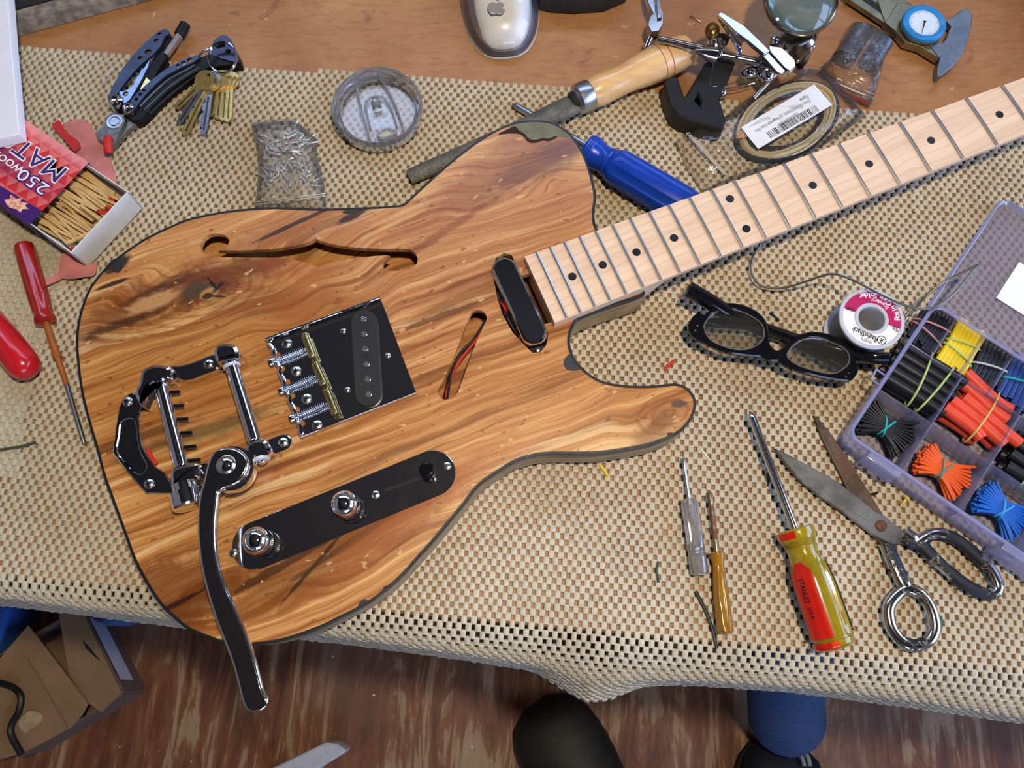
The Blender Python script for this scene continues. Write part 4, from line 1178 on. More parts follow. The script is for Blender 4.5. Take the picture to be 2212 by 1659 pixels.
part('needle', MB().prism([(0.0013, 0.002), (-0.0013, 0.002), (-0.0006, 0), (-0.0001, -rd * 0.58), (0.0001, -rd * 0.58), (0.0006, 0)], 0.0176, 0.0179, M=TD @ Matrix.Rotation(-0.35, 4, 'Z')), INK, dial, smooth=0)

# ---- small nail on the bench
p, q = W(1491, 34, 0.0012), W(1514, 47, 0.0012)
solo('small_nail', MB().lathe([(0.0014, 0), (0.0014, 0.0004), (0.0005, 0.0006), (0.0005, (q - p).length - 0.001), (0.0001, (q - p).length)], 10, M=along(p, q)), NICKEL, 'tiny pale nail lying on the bare bench above the wooden handle', 'nail')
# ================================================================== multi-tool and keys
ZT = lambda x, y, z=T0: W(190 + x / 5.72, 20 + y / 5.72, z)
NAVY = M_('blued_handle_metal', srgb(72, 78, 94), 0.32, 0.8, 0.15, 60)
BLUED = M_('bluish_liner_steel', srgb(140, 156, 186), 0.28, 0.9, 0.12, 80)
DARKT = M_('dark_tool_body', srgb(36, 34, 32), 0.4, 0.6, 0.2, 150)
tool = thing('multi_tool', 'half-open folding multi-tool pliers with dark perforated handles on the mat', 'multi-tool', ZT(600, 1100, 0))
def tpoly(pts, z0, z1, holes=(), bev=0.0005, sp=0):
    l = [ZT(x, y, z1) for x, y in pts]
    l = xy(spline(l, sp, True)) if sp else xy(l)
    if holes:
        return MB().plate(l, [circle(ZT(x, y, z1), r / 5.72 / 2600, 16) for x, y, r in holes], z0, z1, 0.0)
    return MB().prism(l, z0, z1, bev)
part('handle_scale', tpoly([(245, 1090), (300, 960), (420, 740), (560, 560), (700, 420), (820, 310), (900, 258), (960, 240), (1000, 270), (1000, 310), (950, 330), (900, 450), (800, 560), (650, 690), (560, 780), (480, 880), (400, 990), (350, 1055), (290, 1085)], T0 + 0.010, T0 + 0.0125, [(745, 528, 44), (648, 602, 32), (845, 385, 30), (885, 305, 26)]), NAVY, tool)
part('handle_body', tpoly([(440, 1150), (560, 960), (700, 800), (830, 560), (960, 330), (1010, 290), (1030, 330), (930, 540), (962, 590), (880, 740), (790, 890), (690, 1000), (560, 1150), (480, 1200)], T0, T0 + 0.0095), DARKT, tool)
part('liner', tpoly([(370, 1012), (440, 1015), (520, 980), (585, 900), (595, 850), (640, 810), (650, 760), (700, 720), (760, 622), (745, 700), (650, 890), (570, 1030), (510, 1125), (440, 1170), (430, 1100)], T0 + 0.0096, T0 + 0.0118, [(465, 1045, 36)]), BLUED, tool)
part('inner_blade', tpoly([(640, 980), (720, 830), (770, 880), (700, 990), (650, 1020)], T0 + 0.008, T0 + 0.0105), BRASS, tool)
part('handle_scale', tpoly([(540, 1110), (620, 1020), (720, 930), (840, 830), (960, 740), (1100, 660), (1250, 590), (1380, 560), (1375, 600), (1300, 655), (1120, 735), (960, 820), (840, 920), (720, 1050), (630, 1160), (560, 1265), (500, 1250)], T0 + 0.0105, T0 + 0.0128, [(1112, 697, 28), (1180, 665, 30), (1260, 630, 36), (690, 1000, 20), (645, 1050, 22), (595, 1110, 24)]), NAVY, tool)
part('handle_body', tpoly([(600, 1190), (830, 920), (1110, 730), (1390, 590), (1560, 545), (1720, 560), (1880, 610), (1880, 655), (1700, 690), (1480, 720), (1310, 790), (1130, 900), (985, 1010), (865, 1130), (760, 1245), (640, 1365), (560, 1380), (485, 1325)], T0, T0 + 0.0103), DARKT, tool)
for k in range(3):
    part('folded_blade', MB().tube(spline([ZT(640 + 60 * k, 1200 + 45 * k, T0 + 0.0108 - 0.001 * k), ZT(960 + 50 * k, 900 + 60 * k, T0 + 0.0108 - 0.001 * k), ZT(1330 + 40 * k, 690 + 40 * k, T0 + 0.0108 - 0.001 * k)], 6), 0.0010, 6), DARKT if k == 2 else M_DARKMETAL, tool)
part('carabiner_hook', MB().plate(xy(spline([ZT(x, y, T0 + 0.0105) for x, y in ((1540, 470), (1560, 400), (1620, 350), (1690, 330), (1760, 365), (1810, 455), (1850, 540), (1885, 610), (1840, 660), (1740, 640), (1600, 600), (1530, 560))], 3, True)), [xy(spline([ZT(x, y, T0 + 0.0105) for x, y in ((1575, 460), (1600, 415), (1660, 405), (1700, 430), (1690, 480), (1620, 500))], 3, True)), circle(ZT(1735, 530, T0 + 0.0105), 0.0024, 14)], T0 + 0.004, T0 + 0.0115), NAVY, tool)
part('gate_wire', MB().tube([ZT(1375, 560, T0 + 0.011), ZT(1545, 452, T0 + 0.010)], 0.0010, 8), CHROME, tool)
part('pocket_clip', MB().tube(spline([ZT(640, 1410, T0 + 0.003), ZT(700, 1330, T0 + 0.005), ZT(790, 1180, T0 + 0.006), ZT(880, 1090, T0 + 0.005)], 6), 0.0008, 8), CHROME, tool)
for x, y, r in ((345, 1135, 0.0062), (500, 1222, 0.0048)):
    p = ZT(x, y, T0 + 0.013)
    part('pivot', MB().lathe([(r, T0 + 0.002), (r, T0 + 0.0125), (r * 0.92, T0 + 0.0142), (r * 0.62, T0 + 0.0148), (r * 0.55, T0 + 0.0144), (r * 0.36, T0 + 0.0152), (r * 0.1, T0 + 0.015)], 28, M=Matrix.Translation((p.x, p.y, 0))), CHROME, tool)
JAW = M_('plier_jaw_steel', srgb(138, 132, 122), 0.36, 0.85, 0.15, 200)
part('jaw', tpoly([(190, 1440), (230, 1320), (330, 1272), (440, 1300), (455, 1380), (400, 1500), (330, 1640), (260, 1690), (120, 1600), (90, 1520)], T0 + 0.001, T0 + 0.009), JAW, tool)
part('jaw', tpoly([(455, 1410), (600, 1325), (655, 1310), (640, 1380), (500, 1480), (400, 1590), (300, 1690), (220, 1780), (200, 1740), (300, 1640), (410, 1500)], T0 + 0.001, T0 + 0.006), JAW, tool)
p = ZT(325, 1392, T0 + 0.009)
part('hub_ring', MB().lathe([(0.0068, T0 + 0.0089), (0.0068, T0 + 0.0095), (0.0062, T0 + 0.0096), (0.0042, T0 + 0.0093), (0.0042, T0 + 0.0097), (0.0036, T0 + 0.0099), (0.0003, T0 + 0.0099)], 28, M=Matrix.Translation((p.x, p.y, 0))), STEEL, tool)
p, q = ZT(960, 570, T0 + 0.006), ZT(1128, 325, T0 + 0.006)
part('bit_shaft', MB().lathe([(0.0034, 0), (0.0034, (q - p).length)], 6, M=along(p, q)), M_('bit_silver', srgb(178, 166, 160), 0.32, 0.7, 0.1), tool, smooth=0)
q2 = ZT(1200, 195, T0 + 0.006)
part('bit_tip', MB().lathe([(0.0046, 0), (0.0046, 0.012), (0.0036, (q2 - q).length), (0.002, (q2 - q).length + 0.001)], 12, M=along(q, q2)), DARKT, tool)
def lay_text(name, s, a, b, size, z, mat, parent, bold=0.0, up_flip=False):
    """text running from world point a to b, centred between them, at height z"""
    a, b = Vector(a), Vector(b)
    d = b - a; ang = math.atan2(d.y, d.x)
    v, f = text_geo(s, size, bold)
    xs = [p[0] for p in v]
    k = (d.length) / (max(xs) - min(xs)) if xs else 1
    c = (a + b) / 2
    M = Matrix.Translation((c.x, c.y, z)) @ Matrix.Rotation(ang, 4, 'Z') @ Matrix.Diagonal((k, 1, 1, 1))
    return part(name, MB().add(v, f, M), mat, parent, smooth=0)
lay_text('lettering', 'LEATHERMAN', ZT(285, 1040, 0), ZT(450, 830, 0), 0.0036, T0 + 0.0127, M_('etched_letter', srgb(196, 198, 204), 0.4), tool)

KB = M_('brass_key', srgb(214, 184, 112), 0.36, 0.85, 0.12, 200)
KS = M_('silver_key', srgb(158, 158, 160), 0.3, 0.9, 0.1, 200)
rc = ZT(1672, 620, T0 + 0.013)
ring_pts = [(rc.x + 0.0115 * math.cos(t_), rc.y + 0.0125 * math.sin(t_), T0 + 0.0145 + 0.004 * math.sin(t_)) for t_ in [2 * math.pi * k / 40 for k in range(40)]]
kr = MB().tube(ring_pts, 0.0008, 8, closed=True)
kr.tube([(x * 1.0, y, z + 0.0014) for x, y, z in ring_pts], 0.0008, 8, closed=True)
solo('key_ring', kr, CHROME, 'split steel key ring hooked on the multi-tool carabiner', 'key ring')
def key_mesh(L, seed):
    r_ = random.Random(seed)
    bow = circle((0, 0), 0.0088, 24)
    w = 0.0038
    l = []
    for x, y in bow:
        if not (y < -0.0075):
            l.append((x, y))
    # start on the right side going down the straight edge, up the cut edge
    right = [(w, -0.0082)]
    left = [(-w, -0.0082)]
    n = 7
    teeth = []
    for k in range(n):
        y = -0.013 - (L - 0.016) * k / n
        dpt = r_.uniform(0.0006, 0.003)
        teeth += [(-w + dpt * 0.2, y), (-w + dpt, y - (L - 0.016) / n * 0.35), (-w + dpt, y - (L - 0.016) / n * 0.6)]
    # order: bow ccw from the lower right up and round to the lower left, then down the teeth, the tip, the straight edge
    bow2 = [(x, y) for x, y in circle((0, 0), 0.0088, 28, rot=-math.pi / 2 + 0.46)][:27]
    loop = bow2 + [(-w, -0.0098)] + teeth + [(-w * 0.5, -L + 0.0015), (0, -L), (w * 0.6, -L + 0.001), (w, -L + 0.004), (w, -0.0098)]
    hole = circle((0, 0.0055), 0.0019, 12)
    mb = MB().plate(loop, [hole], -0.0010, 0.0010)
    return mb, w
keys = [((1440, 880), (1085, 1225), KB, 'brass key fanned farthest left on the ring'), ((1470, 885), (1110, 1420), KS, 'silver grooved key second from left on the ring'),
        ((1500, 900), (1180, 1560), KB, 'long brass key with pointing-down worn teeth, third from left on the ring'), ((1515, 880), (1412, 1550), KS, 'dull grey steel key lying fourth from left on the ring'),
        ((1590, 880), (1515, 1325), KB, 'brass key fifth from left on the ring, short tip showing'), ((1650, 875), (1590, 1360), KB, 'brass key sixth from left in the key bunch'),
        ((1705, 875), (1660, 1385), KB, 'brass key seventh from left in the key bunch'), ((1748, 885), (1722, 1400), KB, 'brass key at the right end of the key bunch')]
for i, (bw, tp, km, lb) in enumerate(keys):
    zb_ = T0 + 0.0135 - 0.0012 * i if i < 4 else T0 + 0.0085 - 0.0015 * (i - 4)
    zt_ = T0 + 0.0034 if i not in (3,) else T0 + 0.006
    a, b = ZT(*bw, zb_), ZT(*tp, zt_)
    L = (b - a).length
    mb, w = key_mesh(L, i + 5)
    xax = axis_frame(a, b)
    Mk = xax @ Matrix.Rotation(math.pi / 2, 4, 'Z')
    m2 = MB(); m2.add(mb.v, mb.f, Mk)
    kt = thing('key', lb, 'key', tuple(a), 'keys on the split ring')
    part('key_blank', m2, km, kt, smooth=20)
    gv = MB().box((0.0008, -L * 0.62, 0.0010), (0.0013, L * 0.6, 0.0005), M=Mk)
    part('groove', gv, M_DARKMETAL if km is KS else M_('key_groove', srgb(120, 96, 48), 0.35, 0.8), kt, smooth=0)

# ================================================================== helping-hands holder with magnifier
ZH = lambda x, y, z: W(1300 + x / 4.366, y / 4.366, z)
CAST = M_('black_cast_iron', srgb(24, 23, 22), 0.5, 0.1, 0.2, 400, bump=0.8, bscale=900)
hh = thing('helping_hands', 'soldering helping-hands holder with black cast base and crocodile clips', 'soldering stand', ZH(1050, 900, 0))
bp = [(1010, 555), (1230, 555), (1258, 600), (1180, 770), (1112, 900), (1122, 970), (1170, 1120), (1155, 1185), (1110, 1205), (1040, 1190), (830, 1130), (690, 1060), (622, 940), (590, 800), (604, 752), (645, 725), (692, 715), (722, 735), (768, 868), (790, 900), (860, 790), (935, 660)]
part('cast_base', MB().plate(xy(spline([ZH(x, y, T0 + 0.02) for x, y in bp], 2, True)), [xy([ZH(x, y, T0 + 0.02) for x, y in ((872, 935), (905, 885), (938, 950), (925, 990))])], T0 + 0.0005, T0 + 0.02, 0.0016), CAST, hh)
def hrod(x0, y0, z0, x1, y1, z1, r, name, mat=CHROME, n=14, taper=1.0):
    p, q = ZH(x0, y0, z0), ZH(x1, y1, z1)
    L = (q - p).length
    return part(name, MB().lathe([(r * 0.8, 0), (r, r * 0.2), (r * taper, L - r * 0.2), (r * 0.8 * taper, L)], n, M=along(p, q)), mat, hh)
DCHR = M_('smoky_chrome', (0.42, 0.40, 0.36), 0.16, 1.0, 0.1, 100)
hrod(520, 365, 0.038, 950, 455, 0.040, 0.0028, 'cross_rod', DCHR)
hrod(1130, 520, 0.030, 1500, 595, 0.030, 0.0038, 'cross_rod', DCHR)
hrod(1065, 370, 0.034, 1080, 560, 0.026, 0.0075, 'clamp_joint', CHROME, 20)
part('clamp_ring', MB().lathe([(0.0078, -0.002), (0.0088, -0.001), (0.0088, 0.001), (0.0078, 0.002)], 20, M=along(ZH(1068, 440, 0.031), ZH(1080, 560, 0.026))), DCHR, hh)
part('thumb_screw', MB().sphere(ZH(1045, 295, 0.036), 0.0062, 14, 8, (1, 1.3, 0.9)), M_('tarnished_brass', srgb(150, 116, 62), 0.3, 0.9, 0.2), hh)
part('thumb_screw', MB().lathe([(0.003, -0.003), (0.0055, -0.002), (0.0055, 0.002), (0.003, 0.003)], 16, M=Matrix.Translation(ZH(1135, 378, 0.035))), BLACKG, hh)
part('wing_nut', MB().lathe([(0.0015, 0), (0.0035, 0.006), (0.0058, 0.014), (0.0062, 0.018)], 16, M=along(ZH(880, 480, 0.042), ZH(1010, 510, 0.038))), CHROME, hh)
# left clip, seen end-on
CLIP = M_('clip_steel', (0.62, 0.63, 0.65), 0.2, 1.0, 0.1)
def jaw_mesh(pts, z0, z1, th):
    l = xy([ZH(x, y, (z0 + z1) / 2) for x, y in pts])
    return MB().prism(l, min(z0, z1), min(z0, z1) + th, 0.0004)
part('left_clip_body', jaw_mesh([(440, 230), (500, 180), (565, 190), (560, 300), (520, 370), (450, 380), (420, 300)], 0.018, 0.018, 0.010), DCHR, hh)
part('left_clip_jaw', jaw_mesh([(415, -80), (455, -80), (540, 190), (500, 200), (430, 30)], 0.022, 0.022, 0.003), CLIP, hh)
part('left_clip_jaw', jaw_mesh([(500, -80), (535, -80), (560, 190), (520, 200)], 0.027, 0.027, 0.003), DCHR, hh)
hrod(460, 350, 0.022, 415, 460, 0.019, 0.0026, 'left_clip_screw', CHROME)
# right crocodile clip: two long tapering jaws, spring box
part('clip_jaw', jaw_mesh([(1085, 165), (1110, 148), (1140, 160), (1330, 275), (1460, 400), (1570, 510), (1520, 540), (1360, 410), (1250, 330), (1150, 230)], 0.048, 0.048, 0.004), CLIP, hh)
part('clip_jaw', jaw_mesh([(1095, 185), (1150, 225), (1240, 330), (1320, 420), (1300, 490), (1280, 480), (1250, 430)], 0.042, 0.042, 0.004), CLIP, hh)
part('clip_hinge', MB().tube(spline([ZH(1270, 440, 0.045), ZH(1310, 480, 0.043), ZH(1290, 510, 0.040)], 5), 0.0014, 8), CHROME, hh)
part('clip_box', jaw_mesh([(1540, 500), (1610, 480), (1780, 640), (1790, 700), (1740, 745), (1690, 715), (1560, 570)], 0.036, 0.036, 0.010), CHROME, hh)
part('clip_lever', jaw_mesh([(1500, 540), (1560, 520), (1720, 690), (1690, 725), (1640, 700)], 0.047, 0.047, 0.003), CLIP, hh)
for (x, y, z, r, sc) in ((1640, 390, 0.034, 0.006, (1, 1.4, 1)), (1720, 430, 0.034, 0.007, (1, 1.5, 1)), (1560, 700, 0.026, 0.0062, (1, 1.3, 1)), (1400, 690, 0.022, 0.0062, (1.2, 0.9, 0.9)), (1490, 720, 0.018, 0.0040, (1, 1, 1)), (1690, 520, 0.03, 0.006, (1, 1, 1)), (1840, 520, 0.026, 0.0042, (0.7, 1.8, 1))):
    part('knurled_nut', MB().sphere(ZH(x, y, z), r, 14, 8, sc), CHROME, hh)
hrod(1470, 560, 0.026, 1600, 690, 0.026, 0.0066, 'swivel_joint', DCHR, 18)
hrod(1430, 930, 0.018, 1640, 700, 0.026, 0.0018, 'lower_rod', NICKEL)
for k, (yy, zz) in enumerate(((0, 0.016), (35, 0.012))):
    part('thin_wire', MB().tube(spline([ZH(1140, 850, zz), ZH(1190, 800 + yy, zz + 0.003), ZH(1300, 770 + yy * 1.4, zz + 0.004), ZH(1440, 745 + yy, zz + 0.003)], 5), 0.0005, 6), CHROME, hh)
part('solder_blob', MB().sphere(ZH(1135, 865, 0.012), 0.0045, 12, 8, (1, 1.3, 1)), CHROME, hh)
part('loose_thread', MB().tube(spline([ZH(1050, 560, T0 + 0.0215), ZH(1040, 680, T0 + 0.0210), ZH(1025, 800, T0 + 0.0208), ZH(1085, 812, T0 + 0.021)], 5), 0.00025, 5), NICKEL, hh)
# magnifier lens
lc0 = W(1729, -4, 0.060)
LENS = NT('magnifier_glass')
LENS.principled(Base_Color=(0.30, 0.42, 0.38, 1), Roughness=0.02, Transmission_Weight=0.75, IOR=1.5, Specular_IOR_Level=0.8)
LENS = LENS.m
rL = (W(1811, 0, 0.06) - W(1648, 0, 0.06)).length / 2
Mlens = Matrix.Translation(lc0) @ Matrix.Rotation(math.radians(16), 4, 'X') @ Matrix.Rotation(math.radians(6), 4, 'Y')
part('lens', MB().lathe([(rL * k, h * 0.006) for k, h in ((0.02, -1), (0.3, -0.94), (0.6, -0.72), (0.85, -0.36), (0.985, -0.05), (0.985, 0.05), (0.85, 0.36), (0.6, 0.72), (0.3, 0.94), (0.02, 1))], 48, M=Mlens), LENS, hh, smooth=60)
part('lens_rim', MB().rings([[(r * rL * math.cos(2 * math.pi * k / 48), r * rL * math.sin(2 * math.pi * k / 48), z) for k in range(48)] for r, z in ((0.97, -0.003), (1.0, -0.0035), (1.03, -0.002), (1.03, 0.002), (1.0, 0.0035), (0.97, 0.003))], False, False, M=Mlens), DCHR, hh)
hrod(1850, 330, 0.046, 1830, 560, 0.020, 0.0145, 'lens_holder', DCHR, 24, 0.45)
hrod(1830, 540, 0.022, 1870, 620, 0.010, 0.004, 'lens_holder_pin', BLACKG, 14)
hrod(1990, 420, 0.03, 1900, 600, 0.012, 0.0028, 'holder_strut', CHROME, 12)

# ================================================================== coil of guitar wire in a zip bag
Z6 = lambda x, y, z: W(1440 + x / 2.761, 140 + y / 2.761, z)
coil = thing('wire_coil', 'oval coil of yellow, white and black cloth wire inside a clear zip bag', 'wire coil', Z6(715, 340, T0))
def coil_pt(a, k, z):
    ex, ey = 322 * k, 205 * k
    x, y = ex * math.cos(a), ey * math.sin(a)
    th = math.radians(-28)
    return Z6(715 + x * math.cos(th) - y * math.sin(th), 338 + x * math.sin(th) + y * math.cos(th), z)
YW = M_('yellow_cloth_wire', srgb(212, 158, 52), 0.6, 0, 0.12, 900)
WW = M_('white_cloth_wire', srgb(206, 194, 160), 0.6, 0, 0.12, 900)
BW = M_('black_cloth_wire', srgb(28, 29, 34), 0.5, 0, 0.1, 900)
rw = random.Random(11)
for nm, m_, turns in (('yellow_wire', YW, ((0.86, 0.006), (0.90, 0.0085), (0.80, 0.005), (0.94, 0.0085), (0.74, 0.004), (0.97, 0.0048))), ('white_wire', WW, ((0.97, 0.009), (0.83, 0.0078), (0.92, 0.0045), (0.77, 0.0065), (0.88, 0.0105))), ('black_wire', BW, ((1.0, 0.006), (0.99, 0.009), (0.68, 0.004), (0.72, 0.0062), (1.01, 0.0045)))):
    pts = []
    ph = rw.uniform(0, 6)
    N = 48
    for ti in range(len(turns)):
        k0, z0 = turns[ti]; k1, z1 = turns[min(ti + 1, len(turns) - 1)]
        for i in range(N):
            f_ = i / N
            g = max(0, (f_ - 0.75) * 4)
            kk = k0 + (k1 - k0) * g + 0.012 * math.sin(3 * f_ * 6.28 + ti)
            pts.append(coil_pt(ph + 2 * math.pi * f_, kk, T0 + z0 + (z1 - z0) * g - 0.002))
    part(nm, MB().tube(pts, 0.0015, 6), m_, coil)
for k in range(3):
    a = math.radians(196 + k * 4)
    part('tie_wrap', MB().tube([coil_pt(a, 1.03, T0 + 0.004), coil_pt(a, 0.98, T0 + 0.0105), coil_pt(a - 0.05, 0.85, T0 + 0.0115), coil_pt(a - 0.1, 0.72, T0 + 0.0075)], 0.0013, 6), YW, coil)
def film_bag(name, loop, h, mat, label, cat, edge=0.007, z0=None, sub=()):
    """a closed flat bag: welded rim, puffed upper and flat lower sheet"""
    l = ccw(loop)
    z0 = T0 + 0.0004 if z0 is None else z0
    cx = sum(p[0] for p in l) / len(l); cy = sum(p[1] for p in l) / len(l)
    rr = random.Random(len(l) + int(h * 1e5))
    R = [[(p[0], p[1], z0) for p in l]]
    for (k, hh_) in ((0.94, 0.45), (0.82, 0.8), (0.6, 0.97), (0.35, 1.0), (0.12, 1.0)):
        R.append([(cx + (p[0] - cx) * k, cy + (p[1] - cy) * k, z0 + h * hh_ * (1 + rr.uniform(-0.06, 0.06))) for p in l])
    mb = MB().rings(R, False, True)
    t_ = thing(name, label, cat, (cx, cy, z0))
    part('upper_sheet', mb, mat, t_, smooth=60)
    return t_
BAGM = M_film('zip_bag_film', srgb(226, 224, 220), 0.05, 0.22, 0.08, (0.985, 0.985, 0.98), 0.5, 60)
bagw = film_bag('wire_bag', [tuple(Z6(x, y, T0)[:2]) for x, y in ((45, 465), (180, 400), (330, 325), (430, 235), (560, 150), (760, 75), (830, 12), (930, 25), (1010, 70), (1100, 180), (1185, 295), (1150, 335), (1000, 440), (860, 530), (560, 640), (370, 700), (205, 765), (110, 600))], 0.0135, BAGM, 'clear zip bag holding the oval wire coil beside the neck', 'plastic bag')
ZIPM = M_('zip_track', srgb(226, 226, 222), 0.3, 0, 0.03)
for dx in (0, 14):
    part('zip_track', MB().tube([Z6(118 + dx, 405, T0 + 0.0052), Z6(230 + dx, 530, T0 + 0.0062), Z6(345 + dx, 655, T0 + 0.0048)], 0.0006, 6), ZIPM, bagw)
# printed label on the bag
ZLb = 0.0142 + T0
lb = [ZH(x, y, ZLb) for x, y in ((1308, 1205), (2003, 795), (2172, 990), (1475, 1405))]
lab = thing('paper_label', 'white printed barcode label on top of the wire coil bag', 'label', tuple(sum((Vector(p) for p in lb), Vector()) / 4))
part('label_sheet', MB().prism(xy([lb[0].lerp(lb[1], 0.01), lb[0].lerp(lb[1], 0.5), lb[1], lb[1].lerp(lb[2], 0.5), lb[2], lb[3].lerp(lb[2], 0.5), lb[3], lb[3].lerp(lb[0], 0.5)]), ZLb - 0.0001, ZLb + 0.00015), WHITEP, lab, smooth=0)
def lab_line(s, x0, y0, x1, y1, size, name='print_line', bold=0.0):
    lay_text(name, s, ZH(x0, y0, ZLb), ZH(x1, y1, ZLb), size, ZLb + 0.0002, INK, lab, bold)
lab_line('New', 1940, 905, 1870, 950, 0.0062)
lab_line('10 Feet (10-white/10-black)...ng Vintage-style Guitar Wire', 1965, 945, 1448, 1240, 0.0044)
lab_line('X001AGMH2N', 1850, 1070, 1672, 1180, 0.0050)
bars = MB()
ba, bb = ZH(1572, 1278, ZLb), ZH(2028, 1018, ZLb)
db = (bb - ba); pn = Vector((-db.y, db.x, 0)).normalized()
rb = random.Random(5)
x = 0.0
while x < 1:
    w = rb.choice((0.007, 0.007, 0.013, 0.02))
    p, q = ba + db * x, ba + db * min(x + w, 1)
    hh_ = 0.0066
    bars.add([p - pn * hh_ / 2 + Vector((0, 0, 0.0002)), q - pn * hh_ / 2 + Vector((0, 0, 0.0002)), q + pn * hh_ / 2 + Vector((0, 0, 0.0002)), p + pn * hh_ / 2 + Vector((0, 0, 0.0002))], [(0, 1, 2, 3)])
    x += w + rb.choice((0.008, 0.012, 0.018))
part('barcode', bars, INK, lab, smooth=0)

# ================================================================== small bag with two metal spacers
SPC = M_('grey_spacer_metal', srgb(120, 124, 128), 0.38, 0.75, 0.12, 100)
for (x0, y0, x1, y1, r, z, lb_) in ((650, 290, 480, 560, 0.0092, 0.0095, 'grey metal spacer tube on the left inside the small red-lined bag'), (850, 400, 720, 610, 0.0086, 0.009, 'grey metal spacer tube on the right inside the small red-lined bag')):
    p, q = ZK(x0, y0, z), ZK(x1, y1, z)
    L = (q - p).length
    solo('metal_spacer', MB().lathe([(r * 0.5, 0.003), (r * 0.5, 0), (r, 0), (r, L), (r * 0.5, L), (r * 0.5, L - 0.003)], 28, M=along(p, q)), SPC, lb_, 'spacer', 'spacers in the small bag')
bag2 = film_bag('small_zip_bag', [tuple(ZK(x, y, 0.004)[:2]) for x, y in ((530, 235), (640, 250), (760, 290), (905, 370), (870, 560), (830, 700), (800, 830), (765, 960), (725, 1000), (560, 920), (430, 850), (340, 740), (250, 650), (370, 560), (440, 420), (480, 320))], 0.0195, M_film('small_bag_film', srgb(224, 224, 230), 0.10, 0.35, 0.09, (0.98, 0.98, 0.99), 0.8, 90), 'small clear zip bag with red line holding two grey spacers', 'plastic bag', z0=0.0008)
part('red_line', MB().tube([ZK(440, 848, 0.0062), ZK(580, 918, 0.0066), ZK(728, 985, 0.0048)], 0.0006, 6), REDP, bag2)
for k in range(2):
    part('zip_track', MB().tube([ZK(400 + 20 * k, 775 - 35 * k, 0.011), ZK(590 + 20 * k, 860 - 35 * k, 0.012), ZK(760 + 10 * k, 925 - 35 * k, 0.0085)], 0.0005, 6), ZIPM, bag2)

# ================================================================== bag of small screws
Z3 = lambda x, y, z: W(530 + x / 4.53, 250 + y / 4.53, z)
SCRM = M_('nickel_screw', (0.88, 0.86, 0.80), 0.34, 0.7, 0.06)
sm_ = MB().lathe([(0.0003, 0), (0.0009, 0.0008), (0.0017, 0.0018), (0.0017, 0.0022), (0.0008, 0.0024), (0.0008, 0.0092), (0.0001, 0.011)], 10)
sm_me = None
rs = random.Random(21)
placed = 0
proto = None
while placed < 70:
    x, y = rs.uniform(110, 690), rs.uniform(135, 690)
    if x - 165 < 0 or x > 540 + y * 0.2 or (y > 460 and rs.random() < 0.55) or (y < 200 and x > 480):
        continue
    z = T0 + 0.0015 + rs.random() * (0.008 if y < 450 else 0.0035)
    M = Matrix.Translation(Z3(x, y, z)) @ Matrix.Rotation(rs.uniform(0, 6.28), 4, 'Z') @ Matrix.Rotation(math.pi / 2 + rs.gauss(0, 0.12), 4, 'X')
    if proto is None:
        proto = solo('small_screw', sm_, SCRM, 'small bright nickel screw jumbled inside the clear screw bag', 'screw', 'screws in the clear bag', loc=(0, 0, 0))
        proto.matrix_world = M
    else:
        c = proto.copy(); COL.objects.link(c); c.matrix_world = M
    placed += 1
film = M_film('screw_bag_film', srgb(226, 226, 226), 0.12, 0.35, 0.09, (0.98, 0.98, 0.98), 0.9, 110)
bag3 = film_bag('screw_bag', [tuple(Z3(x, y, T0)[:2]) for x, y in ((55, 88), (150, 70), (300, 55), (400, 45), (500, 50), (600, 130), (712, 240), (700, 380), (740, 500), (768, 600), (785, 760), (797, 935), (600, 940), (400, 940), (250, 940), (95, 930), (115, 760), (130, 600), (125, 420), (90, 240))], 0.0122, film, 'clear zip bag full of small screws at the guitar upper edge', 'plastic bag')
for k in range(2):
    part('zip_track', MB().tube([Z3(110, 868 - 28 * k, T0 + 0.0045), Z3(400, 830 - 26 * k, T0 + 0.0075), Z3(785, 785 - 22 * k, T0 + 0.0055)], 0.0005, 6), ZIPM, bag3)
# ================================================================== matchbox corner
ZX = lambda x, y, z: W(0 + x / 4.254, 230 + y / 4.254, z)
ZTOP = T0 + 0.029
cA, cB = ZX(810, 512, ZTOP), ZX(262, 1085, ZTOP)
vv = (cB - cA).normalized(); uu = Vector((-vv.y, vv.x, 0))
if uu.dot(ZX(1180, 790, ZTOP) - cA) < 0:
    uu = -uu
wbx = (cB - cA).length
ltr = (ZX(1178, 785, ZTOP - 0.002) - cA).dot(uu)
Mx = Matrix((uu, vv, uu.cross(vv))).transposed().to_4x4()
if uu.cross(vv).z < 0:
    Mx = Matrix((uu, vv, Vector((0, 0, 1)))).transposed().to_4x4()
Mx.translation = Vector((cA.x, cA.y, T0))
LBX = 0.118
def bxp(u0, u1, v0, v1, z0, z1, b=0.0):
    return MB().box(((u0 + u1) / 2, (v0 + v1) / 2, (z0 + z1) / 2), (u1 - u0, v1 - v0, z1 - z0), b, M=Mx)
mbx = thing('matchbox', 'large red and purple matchbox with its white drawer pulled open', 'matchbox', Mx @ Vector((-0.03, wbx / 2, 0)))
